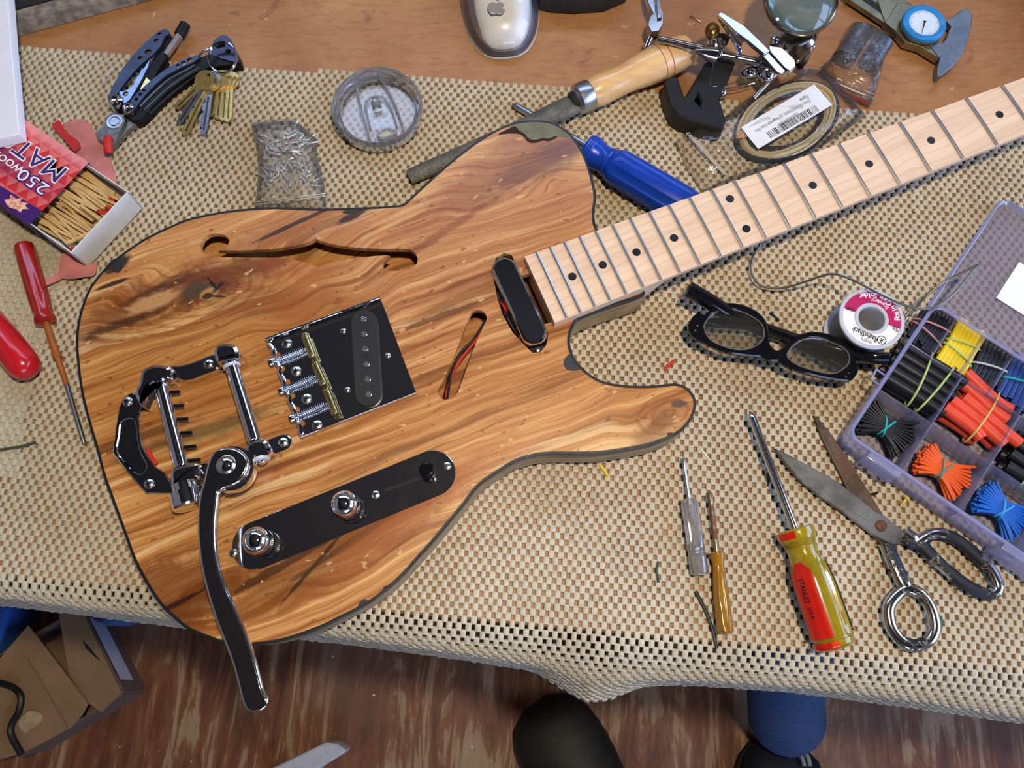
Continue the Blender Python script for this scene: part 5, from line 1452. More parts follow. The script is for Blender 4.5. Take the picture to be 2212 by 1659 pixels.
def sleeve_print():
    t = NT('matchbox_print')
    co = t.coord()
    ang = math.atan2(uu.y, uu.x)
    og = Mx @ Vector((-0.03, wbx / 2, 0))
    p0 = cA - og
    p = t.node('ShaderNodeVectorMath', {'operation': 'SUBTRACT'}, i0=co, i1=(p0.x, p0.y, 0)).outputs[0]
    du = t.node('ShaderNodeVectorMath', {'operation': 'DOT_PRODUCT'}, i0=p, i1=tuple(uu)).outputs['Value']
    dv = t.node('ShaderNodeVectorMath', {'operation': 'DOT_PRODUCT'}, i0=p, i1=tuple(vv)).outputs['Value']
    # rows of little triangles
    S = 0.0108
    a = t.math('MULTIPLY', du, 1 / S); b = t.math('MULTIPLY', dv, 1 / (S * 0.8))
    row = t.math('FLOOR', b)
    fu = t.math('FRACT', t.math('ADD', a, t.math('MULTIPLY', row, 0.5)))
    fv = t.math('FRACT', b)
    tri = t.math('GREATER_THAN', t.math('ABSOLUTE', t.math('SUBTRACT', fu, 0.5)), t.math('MULTIPLY', fv, 0.5))
    half_ = t.math('GREATER_THAN', fu, 0.5)
    c = t.mix(tri, srgb(206, 36, 38), srgb(226, 112, 104))
    c = t.mix(t.math('MULTIPLY', half_, 0.35), c, srgb(224, 64, 52))
    # purple glow round the lettering, purple foot band
    mid = t.math('ABSOLUTE', t.math('SUBTRACT', dv, wbx * 0.52))
    far = t.sm(du, -0.012, -0.075, 0.0, 1.0)
    c = t.mix(t.math('MULTIPLY', t.sm(mid, 0.018, 0.004), t.math('ADD', 0.25, t.math('MULTIPLY', far, 0.7))), c, srgb(120, 30, 82))
    c = t.mix(t.sm(t.math('ADD', dv, t.math('MULTIPLY', du, 0.06)), wbx * 0.775, wbx * 0.785), c, srgb(66, 24, 104))
    c = t.mix(t.math('MULTIPLY', t.sm(dv, 0.012, 0.002), 0.75), c, srgb(236, 150, 150))
    t.principled(Base_Color=c, Roughness=0.35)
    return t.m
part('sleeve_top', bxp(-LBX, 0, 0, wbx, 0.0284, 0.0290), sleeve_print(), mbx, smooth=0)
CARDW = M_('white_card', srgb(226, 224, 220), 0.6, 0, 0.05, 60)
part('sleeve_side', bxp(-LBX, 0, wbx - 0.0006, wbx, 0.0, 0.0284), M_('striking_strip', srgb(96, 70, 66), 0.8, 0, 0.15, 300), mbx, smooth=0)
part('sleeve_side', bxp(-LBX, 0, 0, 0.0006, 0.0, 0.0284), M_('striking_strip_far', srgb(96, 70, 66), 0.8, 0, 0.15, 300), mbx, smooth=0)
part('sleeve_bottom', bxp(-LBX, 0, 0, wbx, 0.0, 0.0006), CARDW, mbx, smooth=0)
drw = part('drawer', bxp(-0.08, ltr, 0.0012, wbx - 0.0012, 0.0008, 0.0016), CARDW, mbx, smooth=0)
part('drawer_side', bxp(-0.08, ltr, 0.0012, 0.0020, 0.0008, 0.0265), CARDW, drw, smooth=0)
part('drawer_side', bxp(-0.08, ltr, wbx - 0.0022, wbx - 0.0012, 0.0008, 0.0255), CARDW, drw, smooth=0)
part('drawer_end', bxp(ltr - 0.0012, ltr, 0.0008, wbx - 0.0010, 0.0008, 0.0268), CARDW, drw, smooth=0)
PURP = M_('purple_print', srgb(58, 26, 108), 0.4, 0, 0.03)
WPR = M_('white_print', srgb(244, 240, 240), 0.4, 0, 0.02)
zpr = ZTOP + 0.0001
def mtext(s, a, b, size, mat, dz=0.0, bold=0.0, nm='lettering'):
    lay_text(nm, s, ZX(*a, ZTOP), ZX(*b, ZTOP), size, zpr + dz, mat, mbx, bold)
mtext('MATCHES', (583, 640), (-320, 10), 0.0215, WPR, 0.00004, 0.0009)
mtext('MATCHES', (575, 636), (-312, 12), 0.0205, PURP, 0.00022, 0.0)
mtext('250', (437, 778), (178, 600), 0.0150, PURP, 0.00010, 0.0009)
mtext('250', (432, 774), (183, 604), 0.0140, WPR, 0.00028, 0.0)
mtext('WOODEN', (212, 592), (-165, 345), 0.0084, WPR, 0.00022, 0.0002)
lgp = [ZX(*p, ZTOP) for p in ((40, 860), (90, 850), (100, 810), (150, 850), (200, 840), (190, 875), (260, 890), (230, 910), (265, 945), (205, 945), (190, 975), (150, 945), (90, 930), (60, 900))]
part('brand_mark', MB().prism(xy(lgp), zpr, zpr + 0.0001), M_('pink_mark', srgb(230, 120, 120), 0.4, 0, 0.2, 300, col2=srgb(240, 214, 160)), mbx, smooth=0)

# matches
MWOOD = M_('match_wood', srgb(226, 188, 124), 0.6, 0, 0.10, 150)
MHEAD = M_('match_head', srgb(206, 52, 34), 0.75, 0, 0.1, 600, bump=0.4, bscale=2000)
rm = random.Random(17)
proto_m = None
stick = MB().box((0, 0, 0), (0.044, 0.0023, 0.0023), 0.0002)
hd = MB().sphere((0.0235, 0, 0), 0.0019, 10, 6, (1.7, 1, 1))
proto_m = thing('match', 'wooden match with red head among the heap in the open matchbox', 'match', (0, 0, 0), 'matches in the matchbox')
part('stick', stick, MWOOD, proto_m, smooth=0)
part('match_head', hd, MHEAD, proto_m)
first = True
def put_match(M):
    global first
    if first:
        proto_m.matrix_world = M; first = False
        return proto_m
    return clone(proto_m, M)
for i in range(78):
    layer = i // 22
    vpos = 0.005 + (wbx - 0.010) * ((i % 22) + rm.uniform(-0.3, 0.3) + 0.5 * (layer % 2)) / 22.5
    vpos = min(max(vpos, 0.005), wbx - 0.005)
    z = 0.0035 + layer * 0.0042 + rm.uniform(0, 0.0012)
    yaw = rm.gauss(0, 0.09) + (math.pi if rm.random() < 0.5 else 0)
    upos = ltr - 0.027 - rm.uniform(0, 0.012)
    half_v = abs(math.sin(yaw)) * 0.024
    vpos = min(max(vpos, half_v + 0.0045), wbx - half_v - 0.0045)
    put_match(Mx @ Matrix.Translation((upos, vpos, z)) @ Matrix.Rotation(yaw, 4, 'Z') @ Matrix.Rotation(rm.gauss(0, 0.015), 4, 'Y'))
splinter = MB()
for k in range(2):
    pass
p, q = Mx @ Vector((ltr - 0.030, wbx * 0.52, 0.0245)), Mx @ Vector((ltr - 0.006, wbx * 0.66, 0.0215))
for nm_, a, b, lb_ in (('broken_match', (735, 905), (935, 1055), 'snapped match stub with frayed end lying on the match heap'), ('broken_match', (615, 1258), (830, 1160), 'broken match half lying crosswise near the drawer end')):
    p, q = ZX(*a, T0 + 0.0215), ZX(*b, T0 + 0.0205)
    br = thing(nm_, lb_, 'match', tuple(p))
    part('stick', MB().tube([p, p.lerp(q, 0.04), p.lerp(q, 0.96), q], [0.0006, 0.0015, 0.0015, 0.001], 6), MWOOD, br)
    if a[0] == 735:
        fr_ = MB()
        for k in range(14):
            e = q + Vector((rm.uniform(-0.007, 0.003), rm.uniform(-0.007, 0.004), rm.uniform(-0.001, 0.002)))
            fr_.tube([q, (q + e) / 2 + Vector((0, 0, 0.001)), e], 0.00022, 4)
        part('splinters', fr_, MWOOD, br)

# white carton lying on the matchbox sleeve
wc = [W(-110, -70, 0.044), W(14, -50, 0.044), W(24, 90, 0.044), W(42, 290, 0.044), W(-20, 303, 0.044), W(-110, 312, 0.044)]
solo('white_carton', MB().prism(xy(wc), ZTOP + 0.0012, 0.044, 0.0008), WHITEP, 'white cardboard carton reaching in at the left top corner over the matchbox', 'carton')

# torn pink paper
PINK = M_('pink_tissue_paper', srgb(214, 132, 124), 0.7, 0, 0.12, 50, bump=0.4, bscale=80)
REDPAP = M_('red_paper', srgb(196, 44, 38), 0.6, 0, 0.05)
def sheet(name, pts, mat, label, cat, z=T0 + 0.002, wob=0.0015, sub=2, fn=None):
    l = [ZX(x, y, z) for x, y in pts]
    l2 = ccw(xy(spline(l, sub, True)))
    cx = sum(p[0] for p in l2) / len(l2); cy = sum(p[1] for p in l2) / len(l2)
    f = fn or (lambda x, y: z + wob * (1 + math.sin(x * 210 + y * 130) * 0.6 + math.sin(y * 260 - x * 60) * 0.4))
    R = [[(cx + (p[0] - cx) * k, cy + (p[1] - cy) * k) for p in l2] for k in (1.0, 0.75, 0.5, 0.25, 0.05)]
    mb = MB().rings([[(x, y, f(x, y)) for x, y in r] for r in R], False, True)
    mb.rings([[(x, y, f(x, y) - 0.0003) for x, y in r] for r in R], False, True)
    mb.rings([[(x, y, f(x, y) - 0.0003) for x, y in R[0]], [(x, y, f(x, y)) for x, y in R[0]]], False, False)
    return solo(name, mb, mat, label, cat, smooth=60)
sheet('torn_paper', [(585, 165), (650, 135), (720, 115), (790, 140), (845, 165), (860, 235), (930, 262), (1000, 280), (1005, 350), (1000, 440), (1040, 560), (1075, 720), (960, 640), (800, 520), (690, 420), (640, 270)], PINK, 'crumpled pink paper under the far side of the matchbox', 'paper', z=T0 + 0.0004, wob=0.0002)
cu = MB().tube(spline([ZX(1000, 280, T0 + 0.010), ZX(990, 350, T0 + 0.011), ZX(1003, 440, T0 + 0.008)], 5), [0.0016] + [0.0035] * 9 + [0.0012], 10, caps=False)
solo('paper_curl', cu, REDPAP, 'rolled red paper edge beside the plier jaws', 'paper')
sheet('red_paper_strip', [(475, 165), (510, 143), (545, 127), (580, 185), (620, 240), (670, 280), (720, 318), (745, 368), (715, 395), (680, 415), (620, 345), (560, 275), (510, 225)], REDPAP, 'narrow flat red paper strip sticking out behind the matchbox', 'paper', z=T0 + 0.006, wob=0.0004)
sheet('torn_paper', [(590, 1375), (640, 1370), (760, 1440), (850, 1480), (905, 1425), (890, 1500), (870, 1560), (790, 1580), (690, 1603), (560, 1585), (480, 1610), (420, 1680), (440, 1590), (540, 1520)], PINK, 'torn pink paper sticking out below the matchbox drawer end', 'paper', wob=0.0022)

# ================================================================== red screwdrivers at the left
ZD = lambda x, y, z: W(0 + x / 3.318, 500 + y / 3.318, z)
REDT = M_('translucent_red_handle', srgb(196, 30, 14), 0.2, 0, 0.12, 60, trans=0.25, coat=0.3)
AMBT = M_('amber_sleeve', srgb(170, 96, 34), 0.35, 0, 0.1, 80)
p0, p1 = ZD(168, 95, T0 + 0.0078), ZD(330, 655, T0 + 0.0078)
rsd = thing('red_screwdriver', 'red-handled screwdriver with amber insulated shaft left of the guitar', 'screwdriver', (p0.x, p0.y, T0))
L = (p1 - p0).length
def fluted(prof, n, depth, M, nf=6):
    R = []
    for r, z, fl in prof:
        R.append([(r * (1 - depth * fl * (0.5 - 0.5 * math.cos(nf * 2 * math.pi * k / n))) * math.cos(2 * math.pi * k / n), r * (1 - depth * fl * (0.5 - 0.5 * math.cos(nf * 2 * math.pi * k / n))) * math.sin(2 * math.pi * k / n), z) for k in range(n)])
    return MB().rings(R, M=M)
part('handle', fluted([(0.0055, 0, 0), (0.0070, 0.0012, 0), (0.0078, 0.004, 0.2), (0.0078, L * 0.5, 0.6), (0.0076, L * 0.7, 1), (0.0070, L * 0.85, 0.8), (0.0068, L * 0.9, 0), (0.0078, L * 0.95, 0), (0.0078, L * 0.985, 0), (0.005, L, 0)], 36, 0.22, along(p0, p1)), REDT, rsd)
p2, p3 = ZD(478, 1100, T0 + 0.006), ZD(603, 1522, T0 + 0.0035)
part('insulated_shaft', MB().lathe([(0.0026, 0), (0.0026, (p2 - p1).length * 0.5), (0.0034, (p2 - p1).length * 0.51), (0.0034, (p2 - p1).length * 0.56), (0.0023, (p2 - p1).length * 0.57), (0.0021, (p2 - p1).length)], 16, M=along(p1, p2)), AMBT, rsd)
part('blade', MB().lathe([(0.0019, 0), (0.0019, (p3 - p2).length * 0.92), (0.0014, (p3 - p2).length)], 12, M=along(p2, p3)), STEEL, rsd)
p0, p1 = ZD(-140, 560, T0 + 0.012), ZD(175, 965, T0 + 0.0125)
rg = thing('red_grip', 'thick glossy red tool grip entering at the left edge', 'tool grip', (p1.x, p1.y, T0))
L = (p1 - p0).length
part('grip', MB().lathe([(0.009, 0), (0.0105, 0.004), (0.0118, L * 0.5), (0.0122, L * 0.8), (0.0118, L - 0.001), (0.0100, L + 0.005), (0.006, L + 0.0085), (0.0004, L + 0.0095)], 28, M=along(p0, p1) @ Matrix.Diagonal((1, 1, 1, 1))), M_('glossy_red_dip', srgb(196, 26, 34), 0.22, 0, 0.06, 60, coat=0.3), rg)
part('grip_seam', MB().tube([p0 + Vector((0.004, 0.003, 0.0105)), p1 + Vector((0.003, 0.003, 0.0108))], 0.0008, 6), M_('grip_seam', srgb(214, 52, 60), 0.25), rg)
solo('wire_offcut', MB().tube(spline([ZD(-30, 1568, T0 + 0.001), ZD(60, 1555, T0 + 0.0012), ZD(150, 1540, T0 + 0.001), ZD(255, 1510, T0 + 0.001)], 5), 0.0011, 6), M_('olive_wire', srgb(70, 76, 58), 0.5), 'dark olive wire offcut at the left edge below the red grip', 'wire')
# ================================================================== glasses
Zq = lambda x, y, z: W(1440 + x / 3.95, 560 + y / 3.95, z)
gl = thing('eyeglasses', 'black-framed eyeglasses with folded temples lying on the mat', 'glasses', Zq(900, 700, T0))
GZ = T0 + 0.0255
fo = [(185, 580), (200, 520), (262, 458), (330, 468), (395, 405), (480, 374), (580, 372), (700, 402), (800, 462), (855, 535), (873, 620), (880, 715), (930, 772), (990, 760), (1060, 690), (1135, 640), (1250, 615), (1380, 632), (1500, 690), (1590, 762), (1614, 850), (1620, 900), (1635, 950), (1602, 1012), (1550, 1036), (1400, 1020), (1200, 975), (1040, 920), (960, 868), (900, 866), (800, 832), (680, 820), (500, 790), (330, 715), (222, 655)]
l1 = [(322, 560), (350, 505), (400, 455), (490, 425), (600, 428), (700, 465), (790, 520), (832, 580), (835, 660), (790, 722), (700, 765), (600, 770), (480, 740), (380, 690), (332, 625)]
l2 = [(1030, 815), (1070, 742), (1150, 685), (1250, 666), (1380, 692), (1500, 742), (1558, 800), (1566, 870), (1520, 930), (1430, 975), (1300, 960), (1150, 915), (1062, 865)]
sx = lambda pts, z, n=3: xy(spline([Zq(x, y, z) for x, y in pts], n, True))
part('frame_front', MB().plate(sx(fo, GZ), [sx(l1, GZ), sx(l2, GZ)], GZ - 0.0042, GZ, 0.0009), BLACKG, gl)
LF = M_film('spectacle_lens', srgb(200, 200, 190), 0.04, 0.35, 0.03, (0.86, 0.85, 0.80), 0)
LRIM = M_film('lens_bevel', srgb(190, 186, 170), 0.45, 0.4, 0.06, (0.9, 0.9, 0.88), 0)
for l in (l1, l2):
    part('lens', MB().prism(inset(ccw(sx(l, GZ)), -0.0004), GZ - 0.0032, GZ - 0.0016), LF, gl)
    ll = inset(ccw(sx(l, GZ)), 0.0003)
    part('lens_bevel', MB().tube([(x, y, GZ - 0.0008) for x, y in ll], 0.0005, 6, closed=True), LRIM, gl)
def temple(pts, rs):
    P = spline([Zq(x, y, z) for x, y, z in pts], 6)
    N = len(P)
    rr = [rs[0] + (rs[1] - rs[0]) * i / (N - 1) for i in range(N)]
    return MB().tube(P, rr, 12, squash=1.25)
part('temple', temple([(230, 560, GZ - 0.008), (450, 545, GZ - 0.010), (760, 570, GZ - 0.0115), (1100, 680, GZ - 0.0115), (1480, 795, GZ - 0.009), (1620, 825, GZ - 0.004), (1760, 842, GZ + 0.001), (1880, 845, GZ + 0.002)], (0.0040, 0.0042)), BLACKG, gl)
part('temple', temple([(1590, 960, GZ - 0.008), (1400, 850, GZ - 0.011), (1050, 680, GZ - 0.0170), (800, 590, GZ - 0.0150), (560, 480, GZ - 0.008), (380, 370, GZ - 0.002), (180, 255, GZ + 0.002)], (0.0042, 0.0060)), BLACKG, gl)
for x, y in ((262, 567), (245, 607), (1555, 972), (1530, 1003)):
    part('rivet', MB().prism(circle(Zq(x, y, GZ), 0.0008, 10), GZ - 0.0005, GZ + 0.0003), NICKEL, gl)
for pts in (((345, 540, GZ - 0.004), (445, 562, GZ - 0.004), (455, 580, GZ - 0.004), (440, 592, GZ - 0.004), (350, 580, GZ - 0.004)), ((1385, 850, GZ - 0.005), (1450, 885, GZ - 0.005), (1520, 925, GZ - 0.005))):
    part('temple_core_wire', MB().tube(spline([Zq(*p) for p in pts], 3), 0.0004, 6), NICKEL, gl)
p, q = Zq(885, 455, T0 + 0.0012), Zq(962, 525, T0 + 0.0012)
tsm = thing('loose_screw', 'tiny dark screw lying on the mat just above the eyeglasses', 'screw', tuple(p))
part('screw_body', MB().lathe([(0.0016, 0), (0.0016, 0.0008), (0.0008, 0.001), (0.0008, (q - p).length)], 10, M=along(p, q)), DARKT, tsm)

# ================================================================== solder spool
SZ = T0 + 0.034
sc = Zq(1752, 505, SZ)
Rs = (Zq(2030, 505, SZ) - Zq(1475, 505, SZ)).length / 2
TS = Matrix.Translation((sc.x, sc.y, 0))
spool = thing('solder_spool', 'spool of grey solder wire with magenta and white label', 'solder spool', (sc.x, sc.y, T0))
SPW = M_('spool_plastic', srgb(196, 196, 200), 0.35, 0, 0.05, 60)
SOLD = M_('solder_wire', srgb(132, 128, 118), 0.38, 0.85, 0.1, 200)
def ringz(prof, n=64, M=TS):
    return MB().rings([[(r * math.cos(2 * math.pi * k / n), r * math.sin(2 * math.pi * k / n), z) for k in range(n)] for r, z in prof], False, False, M=M)
ri = Rs * 0.40
part('flange', ringz([(ri, SZ - 0.003), (Rs * 0.97, SZ - 0.003), (Rs, SZ - 0.0022), (Rs, SZ - 0.0004), (Rs * 0.98, SZ), (Rs * 0.90, SZ), (Rs * 0.89, SZ - 0.0005), (Rs * 0.52, SZ - 0.0005), (Rs * 0.51, SZ), (Rs * 0.42, SZ), (ri, SZ - 0.0006), (ri, T0 + 0.001)]), SPW, spool)
part('flange', ringz([(ri, T0 + 0.003), (Rs, T0 + 0.003), (Rs, T0 + 0.0005), (ri, T0 + 0.0005)]), SPW, spool)
wpr = [(Rs * 0.5, T0 + 0.003)]
nz_ = 15
for k in range(nz_):
    z = T0 + 0.0034 + (SZ - 0.0034 - T0 - 0.0034) * k / nz_
    st2 = (SZ - 0.0068 - T0) / nz_
    wpr += [(Rs * 0.81, z), (Rs * 0.85, z + st2 * 0.5), (Rs * 0.81, z + st2 * 0.98)]
wpr += [(Rs * 0.5, SZ - 0.003)]
part('solder_winding', ringz(wpr), SOLD, spool)
part('hub_floor', MB().lathe([(ri, T0 + 0.0015), (ri, T0 + 0.0022), (0.0004, T0 + 0.0022)], 40, M=TS), M_('hub_shadow_card', srgb(150, 140, 118), 0.6), spool)
bdir = Zq(2010, 575, SZ) - Zq(1530, 395, SZ)
b0 = math.atan2(bdir.y, bdir.x)
def sector(r0, r1, a0, a1, z, n=32):
    v = []; f = []
    for k in range(n + 1):
        a = a0 + (a1 - a0) * k / n
        v += [(sc.x + r0 * math.cos(a), sc.y + r0 * math.sin(a), z), (sc.x + r1 * math.cos(a), sc.y + r1 * math.sin(a), z)]
    for k in range(n):
        f.append((2 * k, 2 * k + 1, 2 * k + 3, 2 * k + 2))
    return MB().add(v, f)
lz = SZ - 0.0003
part('magenta_label', sector(Rs * 0.52, Rs * 0.885, b0, b0 + math.pi, lz), M_('magenta_print', srgb(186, 26, 88), 0.4, 0, 0.03), spool, smooth=0)
part('white_label', sector(Rs * 0.52, Rs * 0.885, b0 + math.pi, b0 + 2 * math.pi, lz), M_('cream_print', srgb(238, 234, 224), 0.45, 0, 0.03), spool, smooth=0)
def stext(s, a, b, size, mat, bold=0.0):
    lay_text('lettering', s, Zq(*a, SZ), Zq(*b, SZ), size, lz + 0.0001, mat, spool, bold)
stext('RadioShack', (1800, 688), (1588, 588), 0.0062, INK, 0.00012)
stext('64-007 E', (1756, 714), (1662, 672), 0.0036, INK)
stext('60/40', (1602, 432), (1538, 412), 0.0046, INK, 0.0001)
stext('.062 dia.', (1980, 618), (1925, 582), 0.0034, INK, 0.00008)
stext('8 oz.', (1972, 588), (1940, 568), 0.0032, INK, 0.00008)
c_ = Zq(1835, 690, lz)
part('logo_ring', MB().tube([(c_.x + 0.0031 * math.cos(a), c_.y + 0.0031 * math.sin(a), lz + 0.0001) for a in [2 * math.pi * k / 24 for k in range(24)]], 0.0003, 4, closed=True), INK, spool)
stext('R', (1848, 697), (1822, 683), 0.0050, INK, 0.0001)
def arc_text(s, r, a0, a1, size, mat, bold=0.0):
    out = MB()
    n = len(s)
    for i, chx in enumerate(s):
        if chx == ' ':
            continue
        a = a0 + (a1 - a0) * (i + 0.5) / n
        v, f = text_geo(chx, size, bold)
        M = Matrix.Translation((sc.x + r * math.cos(a), sc.y + r * math.sin(a), lz + 0.0001)) @ Matrix.Rotation(a + math.pi / 2, 4, 'Z')
        out.add(v, f, M)
    part('lettering', out, mat, spool, smooth=0)
arc_text('Rosin Core Solder', Rs * 0.79, b0 + 0.35, b0 + 2.35, 0.0058, WPR, 0.0001)
arc_text('Standard', Rs * 0.63, b0 + 0.95, b0 + 1.85, 0.0044, WPR)
strand_px = [(1660, 470, 0.010), (1646, 520, 0.012), (1626, 560, 0.012), (1624, 590, 0.010), (1645, 618, 0.008), (1690, 622, 0.012), (1735, 610, 0.022), (1775, 596, 0.032), (1805, 592, 0.038), (1845, 606, 0.043), (1890, 630, 0.046), (1940, 654, 0.046), (1985, 667, 0.047), (2025, 660, 0.05), (2065, 630, 0.052), (2095, 592, 0.050), (2112, 573, 0.048), (2085, 586, 0.046), (2040, 608, 0.042), (2000, 640, 0.034), (1965, 680, 0.022), (1935, 722, 0.016)]
part('loose_strand', MB().tube(spline([W(x, y, T0 + z * 0.87) for x, y, z in strand_px], 6), 0.0009, 8), SOLD, spool)

# ================================================================== compartment box with heat-shrink bundles
OZ = T0 + 0.030
MILK = M_film('milky_box_plastic', srgb(206, 206, 250), 0.17, 0.2, 0.2, (0.98, 0.98, 1.0), 0.1, 30)
MILK2 = M_film('milky_box_rim', srgb(206, 208, 255), 0.5, 0.3, 0.2, (0.97, 0.97, 1.0), 0.0)
Zo = lambda x, y, z=OZ: W(1780 + x / 2.593, 600 + y / 2.593, z)
oA, oB, oC = W(1832, 938, OZ), W(2004, 643, OZ), W(2173, 1172, OZ)
ou = (oC - oA).normalized(); ov = Vector((-ou.y, ou.x, 0))
wv_ = (oB - oA).dot(ov)
MO = Matrix((ou, ov, Vector((0, 0, 1)))).transposed().to_4x4(); MO.translation = Vector((oA.x, oA.y, T0))
LO = 0.225
def OU(x, y, z=OZ):
    d = W(x, y, z) - Vector((oA.x, oA.y, z))
    return d.dot(ou), d.dot(ov)
org = thing('compartment_box', 'clear lilac-tinted plastic compartment box with open hinged lid', 'storage box', MO @ Vector((LO / 2, wv_ / 2, 0)))
def obx(u0, u1, v0, v1, z0, z1, b=0.0006):
    return MB().box(((u0 + u1) / 2, (v0 + v1) / 2, (z0 + z1) / 2), (u1 - u0, v1 - v0, z1 - z0), b, M=MO)
H_ = 0.030
ow = [(0.006, 0), (LO - 0.006, 0), (LO, 0.006), (LO, wv_ - 0.004), (LO - 0.004, wv_), (0.004, wv_), (0, wv_ - 0.004), (0, 0.006), (0.0016, 0.0018)]
wl_ = rrect(LO, wv_, 0.008, 5)
wl_ = [(x + LO / 2, y + wv_ / 2) for x, y in wl_]
part('box_floor', MB().prism(inset(ccw(wl_), 0.0012), 0.0005, 0.0018, M=MO), MILK, org)
part('box_wall', MB().plate(wl_, [inset(ccw(wl_), 0.0014)], 0.0006, H_ - 0.002, 0, M=MO), MILK, org, smooth=50)
part('box_rim', MB().plate(inset(ccw(wl_), -0.0012), [inset(ccw(wl_), 0.0018)], H_ - 0.002, H_, 0.0005, M=MO), MILK2, org, smooth=50)
v1 = OU(1895, 832)[1]; v2 = OU(1957, 730)[1]
part('long_divider', obx(0.001, LO - 0.001, v1 - 0.0006, v1 + 0.0006, 0.001, H_ - 0.003), MILK, org)
part('long_divider', obx(0.001, LO - 0.001, v2 - 0.0006, v2 + 0.0006, 0.001, H_ - 0.003), MILK, org)
cu1 = (OU(2020, 910)[0], OU(2148, 995)[0])
cu3 = (OU(2068, 690)[0], OU(2128, 730)[0], OU(2190, 772)[0])
step = cu1[1] - cu1[0]
for k in range(3):
    u_ = cu1[0] + step * k
    if u_ < LO:
        part('cross_divider', obx(u_ - 0.0006, u_ + 0.0006, 0.001, v2, 0.001, H_ - 0.003), MILK, org)
for u_ in cu3 + (cu3[2] + (cu3[2] - cu3[1]),):
    if u_ < LO:
        part('cross_divider', obx(u_ - 0.0006, u_ + 0.0006, v2, wv_ - 0.001, 0.001, H_ - 0.003), MILK, org)
tu = OU(1925, 985)[0]
part('latch_tab', MB().prism([(tu - 0.013, 0.0), (tu - 0.013, -0.006), (tu - 0.004, -0.006), (tu + 0.012, -0.006), (tu + 0.012, 0.0)], 0.012, H_, 0.0006, M=MO), MILK2, org)
tu2 = OU(2190, 1195)[0]
part('latch_tab', MB().prism([(tu2 - 0.008, 0.0), (tu2 - 0.008, -0.005), (tu2 + 0.03, -0.005), (tu2 + 0.03, 0.0)], 0.006, H_, 0.0006, M=MO), MILK2, org)
lk = OU(1905, 790)
part('hinge_lug', MB().tube([MO @ Vector((-0.001, v1 + 0.004, H_ - 0.006)), MO @ Vector((-0.007, v1 + 0.003, H_ - 0.004)), MO @ Vector((-0.008, v1 + 0.012, H_ - 0.004)), MO @ Vector((-0.001, v1 + 0.013, H_ - 0.006))], 0.0010, 6), MILK2, org)
# open lid lying flat beyond the hinge
lv = (W(2162, 402, T0 + 0.012) - W(1996, 652, T0 + 0.012)).dot(ov)
lv0 = wv_ + 0.002
part('lid_panel', obx(0.001, LO - 0.001, lv0, lv0 + lv, 0.0006, 0.0018), MILK, org)
ll_ = [(x + LO / 2, y + lv0 + lv / 2) for x, y in rrect(LO - 0.002, lv, 0.008, 5)]
part('lid_rim', MB().plate(ll_, [inset(ccw(ll_), 0.0015)], 0.0016, 0.010, 0.0004, M=MO), MILK2, org, smooth=50)
sp_ = [OU(x, y, T0 + 0.003) for x, y in ((2153, 642), (2196, 560), (2300, 600), (2330, 700), (2250, 712))]
sv = [p for p in sp_]
part('lid_sticker', MB().prism([(sv[0][0], sv[0][1]), (sv[0][0], sv[1][1]), (sv[0][0] + 0.07, sv[1][1]), (sv[0][0] + 0.07, sv[0][1])], 0.0019, 0.0021, M=MO), WHITEP, org, smooth=0)

def tube_hollow(mb, P, r, n=8):
    P = [Vector(p) for p in P]
    mb.tube(P, r, n, caps=False)
    mb.tube(P, r * 0.78, n, caps=False)
def bundle(name, label, a, b, n, r, sa, sm, sb, mat, band_mat, tm=0.5, z=0.012, layers=2, group='bundles of heat-shrink tubing in the box', bands=1, jit=0.02):
    """a, b: pixel centres of the two ends (zoom frame); s*: half spread in metres"""
    pa, pb = Zo(*a, T0 + z), Zo(*b, T0 + z)
    d = (pb - pa).normalized(); w = Vector((-d.y, d.x, 0))
    t_ = thing(name, label, 'tubing bundle', tuple((pa + pb) / 2), group)
    rr = random.Random(n * 7 + int(r * 1e6))
    pm = pa.lerp(pb, tm)
    for i in range(n):
        ly = i % layers
        s_ = (-1 + 2 * (i // layers + 0.5) / math.ceil(n / layers))
        hz = (ly - (layers - 1) / 2)
        ja, jb = rr.uniform(-jit, jit) * 0.2, rr.uniform(-jit, jit) * 0.2
        k = 1.0 if sm >= sa * 0.9 else 1.2
        p0 = pa + w * (s_ * sa) + Vector((0, 0, hz * r * 2.0 * k)) + d * ja - d * (abs(s_) ** 2) * sa * (0.0 if sm >= sa * 0.9 else -0.25)
        p1 = pm + w * (s_ * sm) + Vector((0, 0, hz * r * 1.8 + 0.001))
        p2 = pb + w * (s_ * sb) + Vector((0, 0, hz * r * 2.0 * k)) + d * jb - d * (abs(s_) ** 2) * sb * (0.0 if sm >= sa * 0.9 else 0.25)
        mb = MB()
        tube_hollow(mb, spline([p0, p1, p2], 3), r, 12 if r > 0.0015 else 8)
        part('tube', mb, mat, t_, smooth=60)
    for bi in range(bands):
        tt = tm + (bi - (bands - 1) / 2) * (0.07 if sm < sa * 0.9 else 0.28)
        c = pa.lerp(pb, tt) + Vector((0, 0, 0.0008))
        hw, hh2 = sm + r * 1.3, layers * r * 1.1 + 0.0012
        loop = [c + w * (hw * math.cos(q_)) + Vector((0, 0, hh2 * math.sin(q_))) + d * (0.003 * math.cos(q_) * (1 if bi % 2 else -1)) for q_ in [2 * math.pi * k / 28 for k in range(28)]]
        part('rubber_band', MB().tube(loop, 0.0008, 6, closed=True), band_mat, t_)
    return t_
TB = M_('black_tubing', srgb(24, 24, 28), 0.42, 0, 0.1)
TY = M_('yellow_tubing', srgb(238, 206, 26), 0.42, 0, 0.05)
